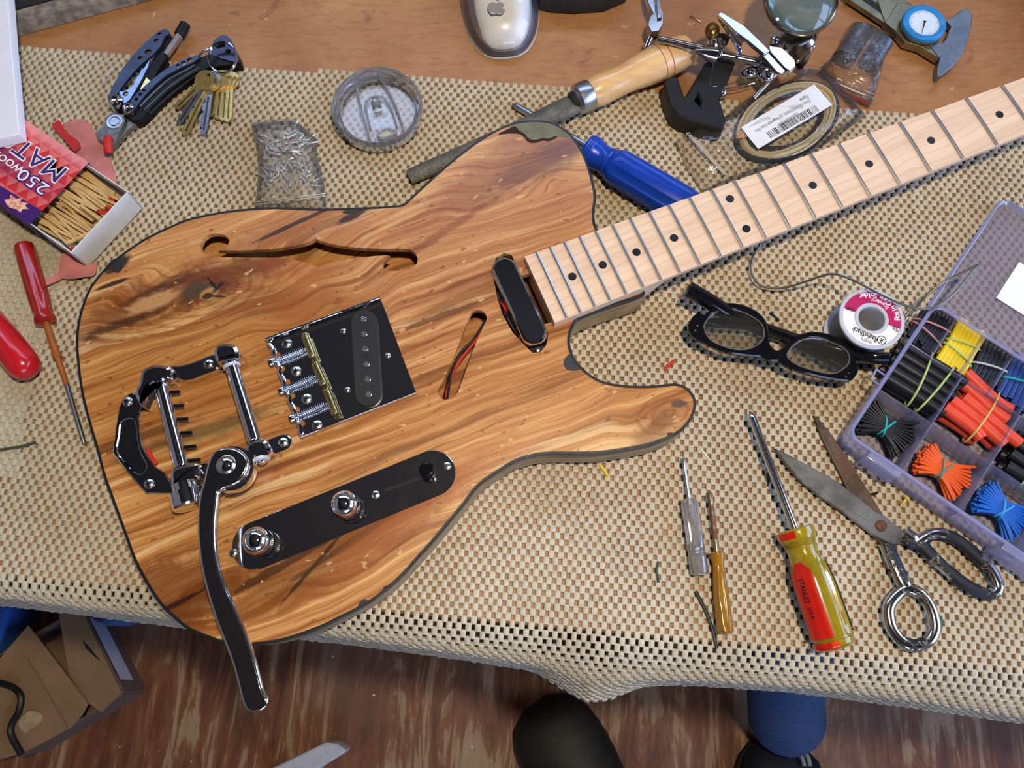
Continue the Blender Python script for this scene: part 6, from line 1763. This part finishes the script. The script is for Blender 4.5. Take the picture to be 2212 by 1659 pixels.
TBL = M_('navy_tubing', srgb(28, 58, 128), 0.45, 0, 0.08)
TR = M_('coral_tubing', srgb(226, 74, 46), 0.38, 0, 0.05)
TO = M_('orange_tubing', srgb(238, 92, 24), 0.42, 0, 0.05)
TC = M_('blue_tubing', srgb(22, 98, 196), 0.42, 0, 0.05)
BPk = M_('pink_band', srgb(206, 138, 134), 0.5); BGn = M_('green_band', srgb(186, 208, 120), 0.5); BTe = M_('teal_band', srgb(36, 168, 164), 0.45)
BGr = M_('grey_band', srgb(206, 198, 196), 0.5); BYe = M_('tan_band', srgb(222, 178, 96), 0.5); BGt = M_('grey_green_band', srgb(96, 142, 122), 0.5); BLb = M_('light_blue_band', srgb(66, 158, 222), 0.5)
bundle('heat_shrink_bundle', 'bundle of thin black tubes with pink band in the back left compartment', (640, 215), (530, 385), 18, 0.00165, 0.0125, 0.0120, 0.0115, TB, BPk, 0.5, 0.017, 2, bands=2)
yb = bundle('heat_shrink_bundle', 'bundle of bright yellow tubes with green band', (815, 300), (700, 500), 14, 0.0021, 0.0115, 0.0105, 0.0120, TY, BGn, 0.55, 0.017, 2, bands=2, jit=0.03)
bundle('heat_shrink_bundle', 'bundle of crinkled black tubes with grey band beside the yellow ones', (965, 415), (875, 610), 14, 0.0022, 0.0125, 0.0115, 0.0130, TB, BGr, 0.5, 0.017, 2, jit=0.03)
bundle('heat_shrink_bundle', 'bundle of navy blue tubes with teal band at the right frame edge', (1130, 480), (1030, 710), 12, 0.0024, 0.0120, 0.0115, 0.0125, TBL, BTe, 0.5, 0.017, 2)
bundle('heat_shrink_bundle', 'bundle of thick black tubes with crossed green band in the middle left compartment', (375, 470), (695, 670), 10, 0.0042, 0.0190, 0.0185, 0.0190, TB, BGn, 0.62, 0.014, 2, bands=2)
bundle('heat_shrink_bundle', 'bundle of thick coral red tubes with tan band', (735, 660), (1010, 890), 10, 0.0046, 0.0205, 0.0180, 0.0205, TR, BYe, 0.52, 0.014, 2, jit=0.05)
bundle('heat_shrink_bundle', 'bundle of thick black tubes half cut off by the right frame edge', (1040, 960), (1300, 1150), 8, 0.0044, 0.0190, 0.0180, 0.0190, TB, BGn, 0.4, 0.014, 2)
bundle('heat_shrink_bundle', 'fan of thin black tubes tied with a teal band', (215, 760), (480, 920), 36, 0.00115, 0.0150, 0.0062, 0.0170, TB, BTe, 0.47, 0.013, 3, jit=0.01, bands=2)
bundle('heat_shrink_bundle', 'fan of thin orange tubes tied with a grey-green band', (535, 995), (790, 1165), 36, 0.00115, 0.0140, 0.0062, 0.0165, TO, BGt, 0.48, 0.013, 3, jit=0.01, bands=2)
bundle('heat_shrink_bundle', 'fan of thin bright blue tubes tied with a light blue band', (870, 1205), (1120, 1395), 36, 0.00115, 0.0150, 0.0062, 0.0170, TC, BLb, 0.5, 0.013, 3, jit=0.01, bands=2)

# ================================================================== scissors
ZS = lambda x, y, z: W(1400 + x / 2.724, 880 + y / 2.724, z)
def rusty(name, base, rust, dark, metal=0.8, amt=0.55):
    t = NT(name)
    co = t.coord()
    n1 = t.noise(co, 60, 6, 0.65); n2 = t.noise(co, 220, 4, 0.6); n3 = t.noise(co, 30, 4, 0.6)
    c = t.mix(t.sm(n3, 0.4, 0.65), base, dark)
    rm_ = t.math('MULTIPLY', t.sm(t.math('ADD', t.math('MULTIPLY', n1, 0.7), t.math('MULTIPLY', n2, 0.3)), 1 - amt, 1 - amt + 0.1), 0.9)
    c = t.mix(rm_, c, rust)
    t.principled(Base_Color=c, Roughness=t.math('ADD', 0.32, t.math('MULTIPLY', rm_, 0.4)), Metallic=t.math('SUBTRACT', metal, t.math('MULTIPLY', rm_, 0.6)), Normal=t.bump(n2, 0.3, 0.0004))
    return t.m
BLADE = rusty('worn_blade_steel', srgb(150, 150, 148), srgb(112, 72, 44), srgb(112, 110, 106), 0.75, 0.43)
BLADE2 = rusty('rusted_blade_steel', srgb(108, 92, 74), srgb(96, 62, 38), srgb(76, 64, 52), 0.55, 0.52)
def chipped():
    t = NT('chipped_chrome')
    co = t.coord()
    n = t.math('ADD', t.math('MULTIPLY', t.noise(co, 26, 4, 0.55), 0.88), t.math('MULTIPLY', t.noise(co, 400, 3, 0.6), 0.12))
    k = t.sm(n, 0.56, 0.572)
    k2 = t.math('MULTIPLY', t.sm(n, 0.545, 0.555), t.math('SUBTRACT', 1.0, k))
    c = t.mix(k, srgb(206, 206, 204), srgb(20, 20, 24))
    c = t.mix(t.math('MULTIPLY', k2, 0.7), c, srgb(196, 180, 132))
    t.principled(Base_Color=c, Roughness=t.math('ADD', 0.14, t.math('MULTIPLY', k, 0.4)), Metallic=t.math('SUBTRACT', 1.0, k))
    return t.m
CHIP = chipped()
sci = thing('scissors', 'old rusty tailor scissors with chipped chrome handles lying open on the mat', 'scissors', ZS(1370, 695, T0))
def spoly(pts, z0, z1, bev=0.0006):
    return MB().prism(xy([ZS(x, y, z1) for x, y in pts]), z0, z1, bev)
part('lower_blade', spoly([(975, 45), (1000, 60), (1060, 130), (1130, 230), (1260, 430), (1390, 640), (1450, 800), (1455, 835), (1400, 835), (1330, 760), (1190, 515), (1100, 330), (1020, 170)], T0 + 0.0008, T0 + 0.0036), BLADE2, sci)
part('upper_blade', spoly([(745, 240), (775, 250), (860, 295), (1000, 370), (1120, 440), (1230, 520), (1330, 610), (1400, 640), (1500, 725), (1565, 770), (1545, 800), (1430, 806), (1330, 752), (1130, 600), (1010, 520), (920, 450), (830, 350)], T0 + 0.0038, T0 + 0.0072, 0.0009), BLADE, sci)
part('ground_bevel', spoly([(1130, 455), (1235, 530), (1325, 612), (1300, 670), (1200, 610)], T0 + 0.0071, T0 + 0.0075, 0.0002), BLADE, sci)
pz = ZS(1372, 697, T0 + 0.0074)
part('pivot_screw', MB().lathe([(0.0042, 0), (0.004, 0.0008), (0.0026, 0.0016), (0.0004, 0.0018)], 20, M=Matrix.Translation(pz)), M_('rust_screw', srgb(112, 70, 40), 0.6, 0.4, 0.25, 600), sci)
hz = T0 + 0.0068
def loop_tube(pts, r, z, sq=0.9, n=6):
    P = spline([ZS(x, y, z) for x, y in pts], n, True)
    return MB().tube(P, r, 12, closed=True, squash=sq)
part('bow_handle', loop_tube([(1600, 800), (1640, 762), (1700, 742), (1790, 762), (1900, 842), (2000, 940), (2050, 1025), (2055, 1075), (2015, 1098), (1950, 1085), (1850, 1030), (1740, 940), (1660, 865)], 0.0043, hz), CHIP, sci, smooth=60)
part('handle_shank', MB().tube(spline([ZS(1500, 745, hz), ZS(1560, 785, hz), ZS(1610, 815, hz), ZS(1690, 890, hz)], 5), [0.0062] * 6 + [0.0052] * 6 + [0.0046] * 4, 12, squash=0.6), CHIP, sci, smooth=60)
part('ring_handle', loop_tube([(1500, 1075), (1435, 1135), (1412, 1200), (1432, 1300), (1500, 1380), (1580, 1402), (1650, 1372), (1685, 1300), (1668, 1200), (1620, 1115), (1555, 1072)], 0.0043, hz), CHIP, sci, smooth=60)
part('handle_shank', MB().tube(spline([ZS(1400, 805, hz - 0.003), ZS(1440, 900, hz - 0.001), ZS(1485, 1000, hz), ZS(1525, 1078, hz)], 5), [0.0055] * 16, 12, squash=0.65), CHIP, sci, smooth=60)

# ================================================================== screwdrivers on the right
def mini(name, label, tip, neck_, end, r_sh, r_h, shaft_m, handle_m, style):
    z = T0 + r_h
    p0, p1, p2 = ZS(*tip, T0 + r_h), ZS(*neck_, z), ZS(*end, z)
    t_ = thing(name, label, 'screwdriver', (p1.x, p1.y, T0))
    L1, L2 = (p1 - p0).length, (p2 - p1).length
    part('shaft', MB().lathe([(0.0002, 0), (r_sh * 0.9, 0.0022), (r_sh * 1.15, 0.004), (r_sh, 0.006), (r_sh, L1 + 0.004)], 14, M=along(p0, p1)), shaft_m, t_)
    M = along(p1, p2)
    if style == 'clear':
        prof = [(r_h * 0.75, 0, 0), (r_h * 0.95, 0.0008, 0.6), (r_h, 0.003, 1), (r_h, L2 * 0.55, 1), (r_h * 0.95, L2 * 0.6, 0.3), (r_h, L2 * 0.63, 0), (r_h, L2 * 0.66, 0), (r_h * 0.93, L2 * 0.67, 0), (r_h, L2 * 0.69, 0), (r_h * 0.93, L2 * 0.71, 0), (r_h, L2 * 0.73, 0), (r_h * 0.93, L2 * 0.75, 0), (r_h, L2 * 0.78, 0), (r_h, L2 * 0.97, 0), (r_h * 0.85, L2, 0), (0.0003, L2 + 0.0004, 0)]
    else:
        prof = [(r_h * 0.7, 0, 0), (r_h * 0.95, 0.001, 0), (r_h * 0.95, L2 * 0.04, 0), (r_h * 0.7, L2 * 0.14, 0), (r_h * 0.68, L2 * 0.2, 0.2), (r_h * 0.78, L2 * 0.3, 0.8), (r_h * 0.95, L2 * 0.6, 1), (r_h, L2 * 0.85, 1), (r_h, L2 * 0.93, 0.2), (r_h, L2 * 0.98, 0), (r_h * 0.8, L2, 0), (0.0003, L2 + 0.0004, 0)]
    part('handle', fluted(prof, 36, 0.22, M, 6), handle_m, t_)
    return t_
CLH = M_film('clear_acrylic', srgb(224, 216, 212), 0.34, 0.6, 0.06, (0.9, 0.88, 0.87), 0)
AMB = M_('amber_acrylic', srgb(206, 140, 24), 0.15, 0, 0.1, 60, trans=0.45, coat=0.5)
RST = rusty('rusty_shaft', srgb(150, 130, 100), srgb(112, 66, 30), srgb(110, 84, 56), 0.7, 0.52)
mini('mini_screwdriver', 'small screwdriver with clear acrylic handle on the mat', (205, 290), (241, 540), (305, 985), 0.0013, 0.0063, STEEL, CLH, 'clear')
mini('mini_screwdriver', 'small screwdriver with amber handle and rusty shaft on the mat', (361, 490), (405, 852), (455, 1328), 0.0021, 0.0060, RST, AMB, 'amber')
SR = 0.0145
p0, p1, p2 = ZS(596, 20, T0 + SR * 0.75), ZS(862, 715, T0 + SR), ZS(1108, 1425, T0 + SR)
std = thing('large_screwdriver', 'large screwdriver with yellow and red see-through handle and polished shaft', 'screwdriver', (p1.x, p1.y, T0))
L1, L2 = (p1 - p0).length, (p2 - p1).length
part('shaft', MB().lathe([(0.0003, 0), (0.0022, 0.003), (0.0030, 0.006), (0.0030, L1 + 0.012)], 18, M=along(p0, p1)), M_('polished_shaft', (0.72, 0.71, 0.68), 0.14, 1.0, 0.06), std)
YEL = M_('yellow_acrylic', srgb(226, 194, 40), 0.14, 0, 0.10, 50, trans=0.6, coat=0.6)
Mst = axis_frame(p1, p2) @ LX
def st_r(z):
    k = z / L2
    prof = [(0, 0.80), (0.01, 0.93), (0.06, 0.95), (0.10, 0.84), (0.13, 0.76), (0.2, 0.72), (0.27, 0.76), (0.36, 0.92), (0.5, 0.98), (0.84, 1.0), (0.895, 1.0), (0.90, 0.90), (0.915, 0.90), (0.92, 0.98), (0.96, 0.97), (0.985, 0.82), (1.0, 0.45)]
    for (a, ra), (b, rb_) in zip(prof, prof[1:]):
        if a <= k <= b:
            return SR * (ra + (rb_ - ra) * (k - a) / (b - a))
    return SR * 0.45
zs_ = [L2 * k for k in (0, 0.01, 0.03, 0.06, 0.08, 0.10, 0.115, 0.13, 0.145, 0.16, 0.2, 0.27, 0.32, 0.36, 0.42, 0.5, 0.6, 0.7, 0.84, 0.895, 0.90, 0.915, 0.92, 0.94, 0.96, 0.985, 1.0)]
R_ = []
for z in zs_:
    fl = 1.0 if 0.3 < z / L2 < 0.89 else 0.0
    r0 = st_r(z) - 0.0004
    R_.append([(r0 * (1 - 0.10 * fl * (1 if (k % 12) in (5, 6, 7) else 0)) * math.cos(2 * math.pi * k / 72), r0 * (1 - 0.10 * fl * (1 if (k % 12) in (5, 6, 7) else 0)) * math.sin(2 * math.pi * k / 72), z) for k in range(72)])
part('handle', MB().rings(R_, M=Mst), YEL, std, smooth=40)
for z in (0.105, 0.12, 0.135, 0.15):
    rr0 = st_r(L2 * z)
    part('grip_ring', MB().lathe([(rr0 - 0.0006, L2 * z - 0.0008), (rr0 + 0.0003, L2 * z), (rr0 - 0.0006, L2 * z + 0.0008)], 36, M=Mst), YEL, std)
REDS = M_('red_acrylic_panel', srgb(206, 30, 12), 0.22, 0, 0.05, 60, coat=0.4)
def panel(zlist, a0, a1, off=0.0005, n=12, taper=True):
    """curved strip that follows the handle surface; angles about the handle axis"""
    mb = MB(); v = []; f = []
    for i, z in enumerate(zlist):
        t_ = i / (len(zlist) - 1)
        sh = 1.0 if not taper else min(1.0, 0.35 + t_ * 5)
        am = (a0 + a1) / 2
        for k in range(n + 1):
            a = am + (a1 - a0) * sh * (k / n - 0.5)
            r = st_r(z) + off
            v.append((r * math.cos(a), r * math.sin(a), z))
    for i in range(len(zlist) - 1):
        for k in range(n):
            f.append((i * (n + 1) + k, i * (n + 1) + k + 1, (i + 1) * (n + 1) + k + 1, (i + 1) * (n + 1) + k))
    return mb.add(v, f, Mst)
# the handle's local -x axis points up, +y to one side: find the angle that faces the camera's left
def ang_of(world_dir):
    l = Mst.to_3x3().inverted() @ Vector(world_dir)
    return math.atan2(l.y, l.x)
dS = (p2 - p1).normalized(); side = Vector((dS.y, -dS.x, 0))
if side.x > 0: side = -side
aL = ang_of(side * 0.75 + Vector((0, 0, 0.65)))
aR = ang_of(-side * 0.97 + Vector((0, 0, 0.2)))
zz = [L2 * (0.275 + 0.615 * k / 16) for k in range(17)]
part('red_panel', panel(zz, aL - 0.62, aL + 0.62), REDS, std)
part('red_panel', panel(zz, aR - 0.22, aR + 0.22), M_('magenta_edge', srgb(190, 40, 70), 0.25), std)
zc = [L2 * (0.022 + 0.06 * k / 6) for k in range(7)]
part('red_spot', panel(zc, aL - 0.45, aL + 0.45, 0.0005, 10, False), REDS, std)
zc = [L2 * (0.922 + 0.06 * k / 6) for k in range(7)]
part('red_spot', panel(zc, aL - 0.75, aL + 0.75, 0.0005, 10, False), M_('orange_red_end', srgb(232, 66, 12), 0.2, 0, 0.05, coat=0.4), std)
part('red_spot', panel(zc[:-1], aL - 0.4, aL + 0.4, 0.0008, 10, False), REDS, std)
def wrap_text(s, zc0, zc1, a0, size, mat, off=0.0009):
    v, f = text_geo(s, size, 0.00008)
    xs = [p[0] for p in v]
    k = (zc1 - zc0) / (max(xs) - min(xs))
    out = []
    for p in v:
        z = (zc0 + zc1) / 2 + p[0] * k
        r = st_r(z) + off
        a = a0 + sgn * p[1] / r
        out.append((r * math.cos(a), r * math.sin(a), z))
    part('lettering', MB().add(out, f, Mst), mat, std, smooth=0)
sgn = 1.0
tst = Mst.to_3x3() @ Vector((-math.sin(aL), math.cos(aL), 0))
sgn = 1.0 if tst.x > 0 else -1.0
wrap_text('STANLEY', L2 * 0.40, L2 * 0.60, aL - sgn * 0.02, 0.0052, INK)
wrap_text('U.S.A.', L2 * 0.63, L2 * 0.73, aL - sgn * 0.02, 0.0036, INK)

# ================================================================== offcuts and crumbs
def bit(name, pts, r, mat, label, cat='wire'):
    solo(name, MB().tube(spline([W(x, y, T0 + r) for x, y in pts], 5), r, 7), mat, label, cat)
S2 = lambda x, y: (1400 + x / 2.724, 880 + y / 2.724)
GRN = M_('green_wire', srgb(40, 78, 66), 0.5)
bit('wire_offcut', [S2(278, 1082), S2(300, 1120), S2(345, 1210), S2(375, 1290), S2(390, 1350), S2(405, 1418)], 0.0012, BLKW, 'bent black wire offcut beside the amber mini screwdriver')
bit('wire_offcut', [S2(60, 908), S2(52, 960), S2(62, 1030)], 0.0009, GRN, 'short green wire offcut left of the clear mini screwdriver')
bit('wire_offcut', [S2(1722, 1225), S2(1728, 1270), S2(1712, 1335)], 0.0009, GRN, 'curved green wire offcut beside the scissors ring handle')
bit('wire_offcut', [S2(704, 385), S2(710, 420), S2(704, 465)], 0.0008, BLKW, 'short black wire offcut left of the polished screwdriver shaft')
bit('wire_offcut', [S2(1290, 505), S2(1320, 512), S2(1352, 500)], 0.0009, BLKW, 'short black wire offcut poking out beside the scissor blades')
bit('wire_offcut', [(1435, 798), (1445, 788), (1456, 780)], 0.0013, REDW, 'short red wire offcut on the mat inside the guitar cutaway')
bit('wire_offcut', [(1296, 1004), (1305, 1016), (1314, 1030)], 0.0010, TY, 'short yellow wire offcut below the lower guitar horn')
YS = M_('yellow_peg', srgb(226, 192, 76), 0.4)
p, q = ZS(1525, 532, T0 + 0.002), ZS(1482, 585, T0 + 0.001)
solo('small_peg', MB().lathe([(0.0022, 0), (0.0022, 0.0012), (0.0011, 0.0016), (0.0010, (q - p).length - 0.002), (0.0003, (q - p).length)], 10, M=along(p, q)), YS, 'tiny yellow headed peg between scissors and compartment box', 'peg')
bit('wire_whisker', [S2(318, 252), S2(345, 285), S2(378, 328)], 0.0003, M_('copper_whisker', (0.8, 0.5, 0.3), 0.3, 1.0), 'thin copper whisker right of the clear mini screwdriver tip')
solo('wood_crumb', MB().box((0, 0, 0.0006), (0.0035, 0.0014, 0.0012), M=Matrix.Translation(W(1978, 455, T0)) @ Matrix.Rotation(0.8, 4, 'Z')), MWOOD, 'small pale wood crumb on the mat below the neck', 'wood chip')
solo('wood_crumb', MB().box((0, 0, 0.0006), (0.0026, 0.0014, 0.0012), M=Matrix.Translation(W(1722, 824, T0)) @ Matrix.Rotation(1.2, 4, 'Z')), MWOOD, 'small pale wood crumb on the mat below the eyeglasses', 'wood chip')
# ================================================================== things on the floor
ZF = lambda x, y, z: W(x / 2.911, 1200 + y / 2.911, z)
CARD = M_('brown_cardboard', srgb(150, 118, 84), 0.8, 0, 0.08, 30)
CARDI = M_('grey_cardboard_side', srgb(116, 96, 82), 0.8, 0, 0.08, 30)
CZ = FLOORZ + 0.07
kC, kD, kE = ZF(770, 868, CZ), ZF(130, 1250, CZ), ZF(505, 340, CZ)
kF = kD + (kE - kC)
cb = thing('cardboard_box', 'open brown cardboard box with flaps on the floor under the bench', 'cardboard box', (kC.x, kC.y, FLOORZ))
def wall(p, q, th=0.003, z0=FLOORZ, z1=CZ):
    d = (q - p).normalized(); n = Vector((-d.y, d.x, 0)) * th
    return MB().prism([(p.x, p.y), (q.x, q.y), (q.x + n.x, q.y + n.y), (p.x + n.x, p.y + n.y)], z0, z1)
for a, b in ((kC, kD), (kD, kF), (kF, kE), (kE, kC)):
    part('side_wall', wall(a, b), CARDI, cb, smooth=0)
part('box_bottom', MB().prism(xy([kC, kD, kF, kE]), FLOORZ + 0.001, FLOORZ + 0.004), CARD, cb, smooth=0)
def flap(pts, z, tilt=0.0):
    P = [ZF(x, y, z) for x, y in pts]
    return MB().prism(xy(P), z - 0.0015, z + 0.0015)
part('flap', flap([(370, 348), (520, 350), (640, 600), (768, 862), (640, 985), (560, 930), (440, 760)], CZ + 0.002), CARD, cb, smooth=0)
part('flap', flap([(180, 440), (360, 670), (556, 930), (520, 1000), (452, 1080), (150, 1240), (-60, 1300), (-140, 900), (0, 650)], CZ + 0.008), M_('light_cardboard', srgb(158, 124, 86), 0.8, 0, 0.08, 30), cb, smooth=0)
part('flap_crease', flap([(170, 650), (180, 650), (430, 1075), (420, 1085)], CZ + 0.0095), CARD, cb, smooth=0)
# strip of tape on the side wall facing right
nE = (kC - kE).normalized(); nO = Vector((nE.y, -nE.x, 0))
if nO.x < 0: nO = -nO
def on_wall(t_, h):
    p = kE.lerp(kC, t_) + nO * 0.0042
    return Vector((p.x, p.y, FLOORZ + h))
tp = MB().add([on_wall(0.12, 0.066), on_wall(0.86, 0.066), on_wall(0.88, 0.030), on_wall(0.10, 0.030)], [(0, 1, 2, 3)])
tp.add([on_wall(0.12, 0.066) + nO * 0.0005, on_wall(0.86, 0.066) + nO * 0.0005, on_wall(0.88, 0.030) + nO * 0.0005, on_wall(0.10, 0.030) + nO * 0.0005], [(0, 1, 2, 3)])
part('tape_label', tp, M_('pale_tape', srgb(206, 216, 236), 0.4, 0, 0.04), cb, smooth=0)
part('hand_hole', MB().prism([(q.x, q.y) for q in (ZF(528, 530, CZ), ZF(580, 590, CZ), ZF(640, 662, CZ), ZF(620, 650, CZ), ZF(550, 585, CZ))], CZ + 0.002, CZ + 0.0042), INK, cb, smooth=0)
solo('paper_scrap', MB().prism(xy(spline([ZF(x, y, CZ + 0.012) for x, y in ((115, 1060), (140, 1010), (190, 975), (260, 1000), (255, 1050), (205, 1085), (150, 1115))], 3, True)), CZ + 0.0105, CZ + 0.0115), M_('tan_paper', srgb(196, 166, 124), 0.8), 'pale tan paper scrap lying on the cardboard box flap', 'paper')
solo('black_cable', MB().tube(spline([ZF(x, y, CZ + 0.016) for x, y in ((-60, 790), (20, 808), (90, 835), (132, 890), (118, 980), (75, 1060), (72, 1130), (135, 1250))], 6), 0.0045, 8), BLACKP, 'thick black cable curling over the cardboard box', 'cable')
solo('blue_bin', MB().prism(xy([ZF(x, y, -0.575) for x, y in ((-260, 255), (60, 262), (20, 420), (-30, 600), (-260, 700))]), FLOORZ + 0.0002, -0.575, 0.004), M_('blue_bin_plastic', srgb(60, 104, 190), 0.4, 0, 0.08), 'blue plastic bin at the left edge below the mat', 'bin')
solo('blue_sheet', MB().prism(xy([ZF(x, y, FLOORZ + 0.075) for x, y in ((455, 300), (830, 362), (740, 410), (660, 440), (600, 330))]), FLOORZ + 0.0005, FLOORZ + 0.073, 0.001), M_('blue_carton_paint', srgb(70, 104, 158), 0.6, 0, 0.05), 'dull blue carton between cardboard box and bench front', 'carton')
ZG2 = lambda x, y, z: W(560 + x / 2.765, 1300 + y / 2.765, z)
fz = FLOORZ + 0.032
fb = [ZG2(x, y, fz) for x, y in ((20, 1020), (400, 836), (470, 848), (520, 885), (508, 905), (150, 1130), (20, 1130))]
solo('foam_block', MB().prism(xy(fb), FLOORZ + 0.0005, fz, 0.003), M_('white_foam', srgb(206, 208, 214), 0.7, 0, 0.06, 90, bump=0.3, bscale=300), 'grimy white foam block on the floor at the bottom frame edge', 'foam block')
sz_ = FLOORZ + 0.008
solo('plastic_shard', MB().prism(xy([ZG2(x, y, sz_) for x, y in ((1792, 578), (1850, 545), (1922, 505), (1880, 565), (1838, 618), (1868, 645), (1912, 728), (1902, 756), (1850, 690), (1822, 630), (1800, 610))]), FLOORZ + 0.0005, sz_, 0.001), M_('pale_plastic', srgb(206, 210, 226), 0.4, 0, 0.05), 'angled pale plastic shard on the floor beside the boot', 'plastic piece')

# ---- the person at the bench: boots and jeans-clad lower legs
per = thing('person', 'person standing at the bench, dark boot and blue-jeans leg seen below the mat', 'person', (0.16, -0.16, FLOORZ))
JEAN = M_('blue_denim', srgb(58, 86, 124), 0.85, 0, 0.15, 250, bump=0.4, bscale=900)
LEATH = M_('dark_olive_leather', srgb(34, 34, 28), 0.5, 0, 0.15, 60, bump=0.2, bscale=300)
SOLE = M_('dark_sole', srgb(20, 19, 18), 0.8)
def boot(toe, heel, w, name, mat, hgt=0.075):
    """lofted shoe: local x from heel to toe"""
    M = axis_frame(Vector((heel.x, heel.y, FLOORZ)), Vector((toe.x, toe.y, FLOORZ)))
    L = (toe - heel).length
    R = []
    for k, hw, hh in ((0.0, 0.55, 0.9), (0.03, 0.72, 1.15), (0.15, 0.80, 1.25), (0.35, 0.80, 1.2), (0.5, 0.86, 1.08), (0.65, 0.97, 0.92), (0.78, 1.0, 0.80), (0.88, 0.93, 0.70), (0.95, 0.74, 0.58), (0.99, 0.42, 0.42), (1.0, 0.1, 0.3)):
        ring = []
        for i in range(20):
            a = 2 * math.pi * i / 20
            c, s_ = math.cos(a), math.sin(a)
            y = w / 2 * hw * math.copysign(abs(c) ** 0.8, c)
            z = hgt * hh * (0.5 + 0.5 * math.copysign(abs(s_) ** 0.75, s_))
            z = max(z, 0.004)
            y *= 1 - 0.25 * max(0, s_) ** 2
            ring.append(M @ Vector((k * L, y, z + 0.008)))
        R.append(ring)
    b = part(name, MB().rings(R), mat, per, smooth=60)
    sl_ = [(k * L, w / 2 * hw * 1.02) for k, hw in ((0.0, 0.55), (0.05, 0.76), (0.3, 0.8), (0.5, 0.86), (0.7, 1.0), (0.85, 0.96), (0.95, 0.74), (1.0, 0.3))]
    sl_ = sl_ + [(x, -y) for x, y in sl_[::-1]]
    part('sole', MB().prism(sl_, 0.0005, 0.014, 0.002, M=M), SOLE, b)
    return b
toeL, heelL = W(1158, 1521, FLOORZ + 0.04), W(1330, 1800, FLOORZ + 0.04)
heelL = toeL + (heelL - toeL).normalized() * 0.285
boot(toeL, heelL, 0.122, 'boot', LEATH)
toeR, heelR = W(1712, 1602, FLOORZ + 0.04), W(1660, 1850, FLOORZ + 0.04)
heelR = toeR + (heelR - toeR).normalized() * 0.28
sh = boot(toeR, heelR, 0.115, 'shoe', M_('navy_canvas_shoe', srgb(16, 20, 34), 0.7, 0, 0.15, 100))
for k in range(2):
    pA, pB = W(1715 + 14 * k, 1612, FLOORZ + 0.075), W(1738 + 12 * k, 1655, FLOORZ + 0.088)
    part('stripe', MB().tube(spline([pA, pA.lerp(pB, 0.5) + Vector((0.002, 0, 0.003)), pB], 4), 0.0028, 6), M_('grey_stripe', srgb(150, 152, 156), 0.6), sh)
# legs as one continuous skin of two lower legs that meet above, behind the camera
def leg_rings(pts):
    P = spline([Vector(p[:3]) for p in pts], 5)
    N = len(P)
    rr = []
    for i in range(N):
        t_ = i / (N - 1) * (len(pts) - 1); j = min(int(t_), len(pts) - 2); f_ = t_ - j
        rr.append(pts[j][3] + (pts[j + 1][3] - pts[j][3]) * f_)
    return P, rr
jm = MB()
aL_ = heelL + (toeL - heelL) * 0.28
P, rr = leg_rings([(aL_.x, aL_.y, FLOORZ + 0.075, 0.062), (aL_.x, aL_.y - 0.02, FLOORZ + 0.2, 0.066), (aL_.x - 0.01, aL_.y - 0.05, FLOORZ + 0.42, 0.078)])
jm.tube(P, rr, 18)
kn = W(1700, 1425, FLOORZ + 0.34); an = W(1705, 1550, FLOORZ + 0.08)
P, rr = leg_rings([(an.x, an.y, FLOORZ + 0.07, 0.050), ((an.x + kn.x) / 2, (an.y + kn.y) / 2, FLOORZ + 0.2, 0.045), (kn.x, kn.y + 0.02, FLOORZ + 0.36, 0.044), (kn.x, kn.y + 0.06, FLOORZ + 0.42, 0.04)])
jm.tube(P, rr, 18)
part('trouser_legs', jm, JEAN, per, smooth=60)
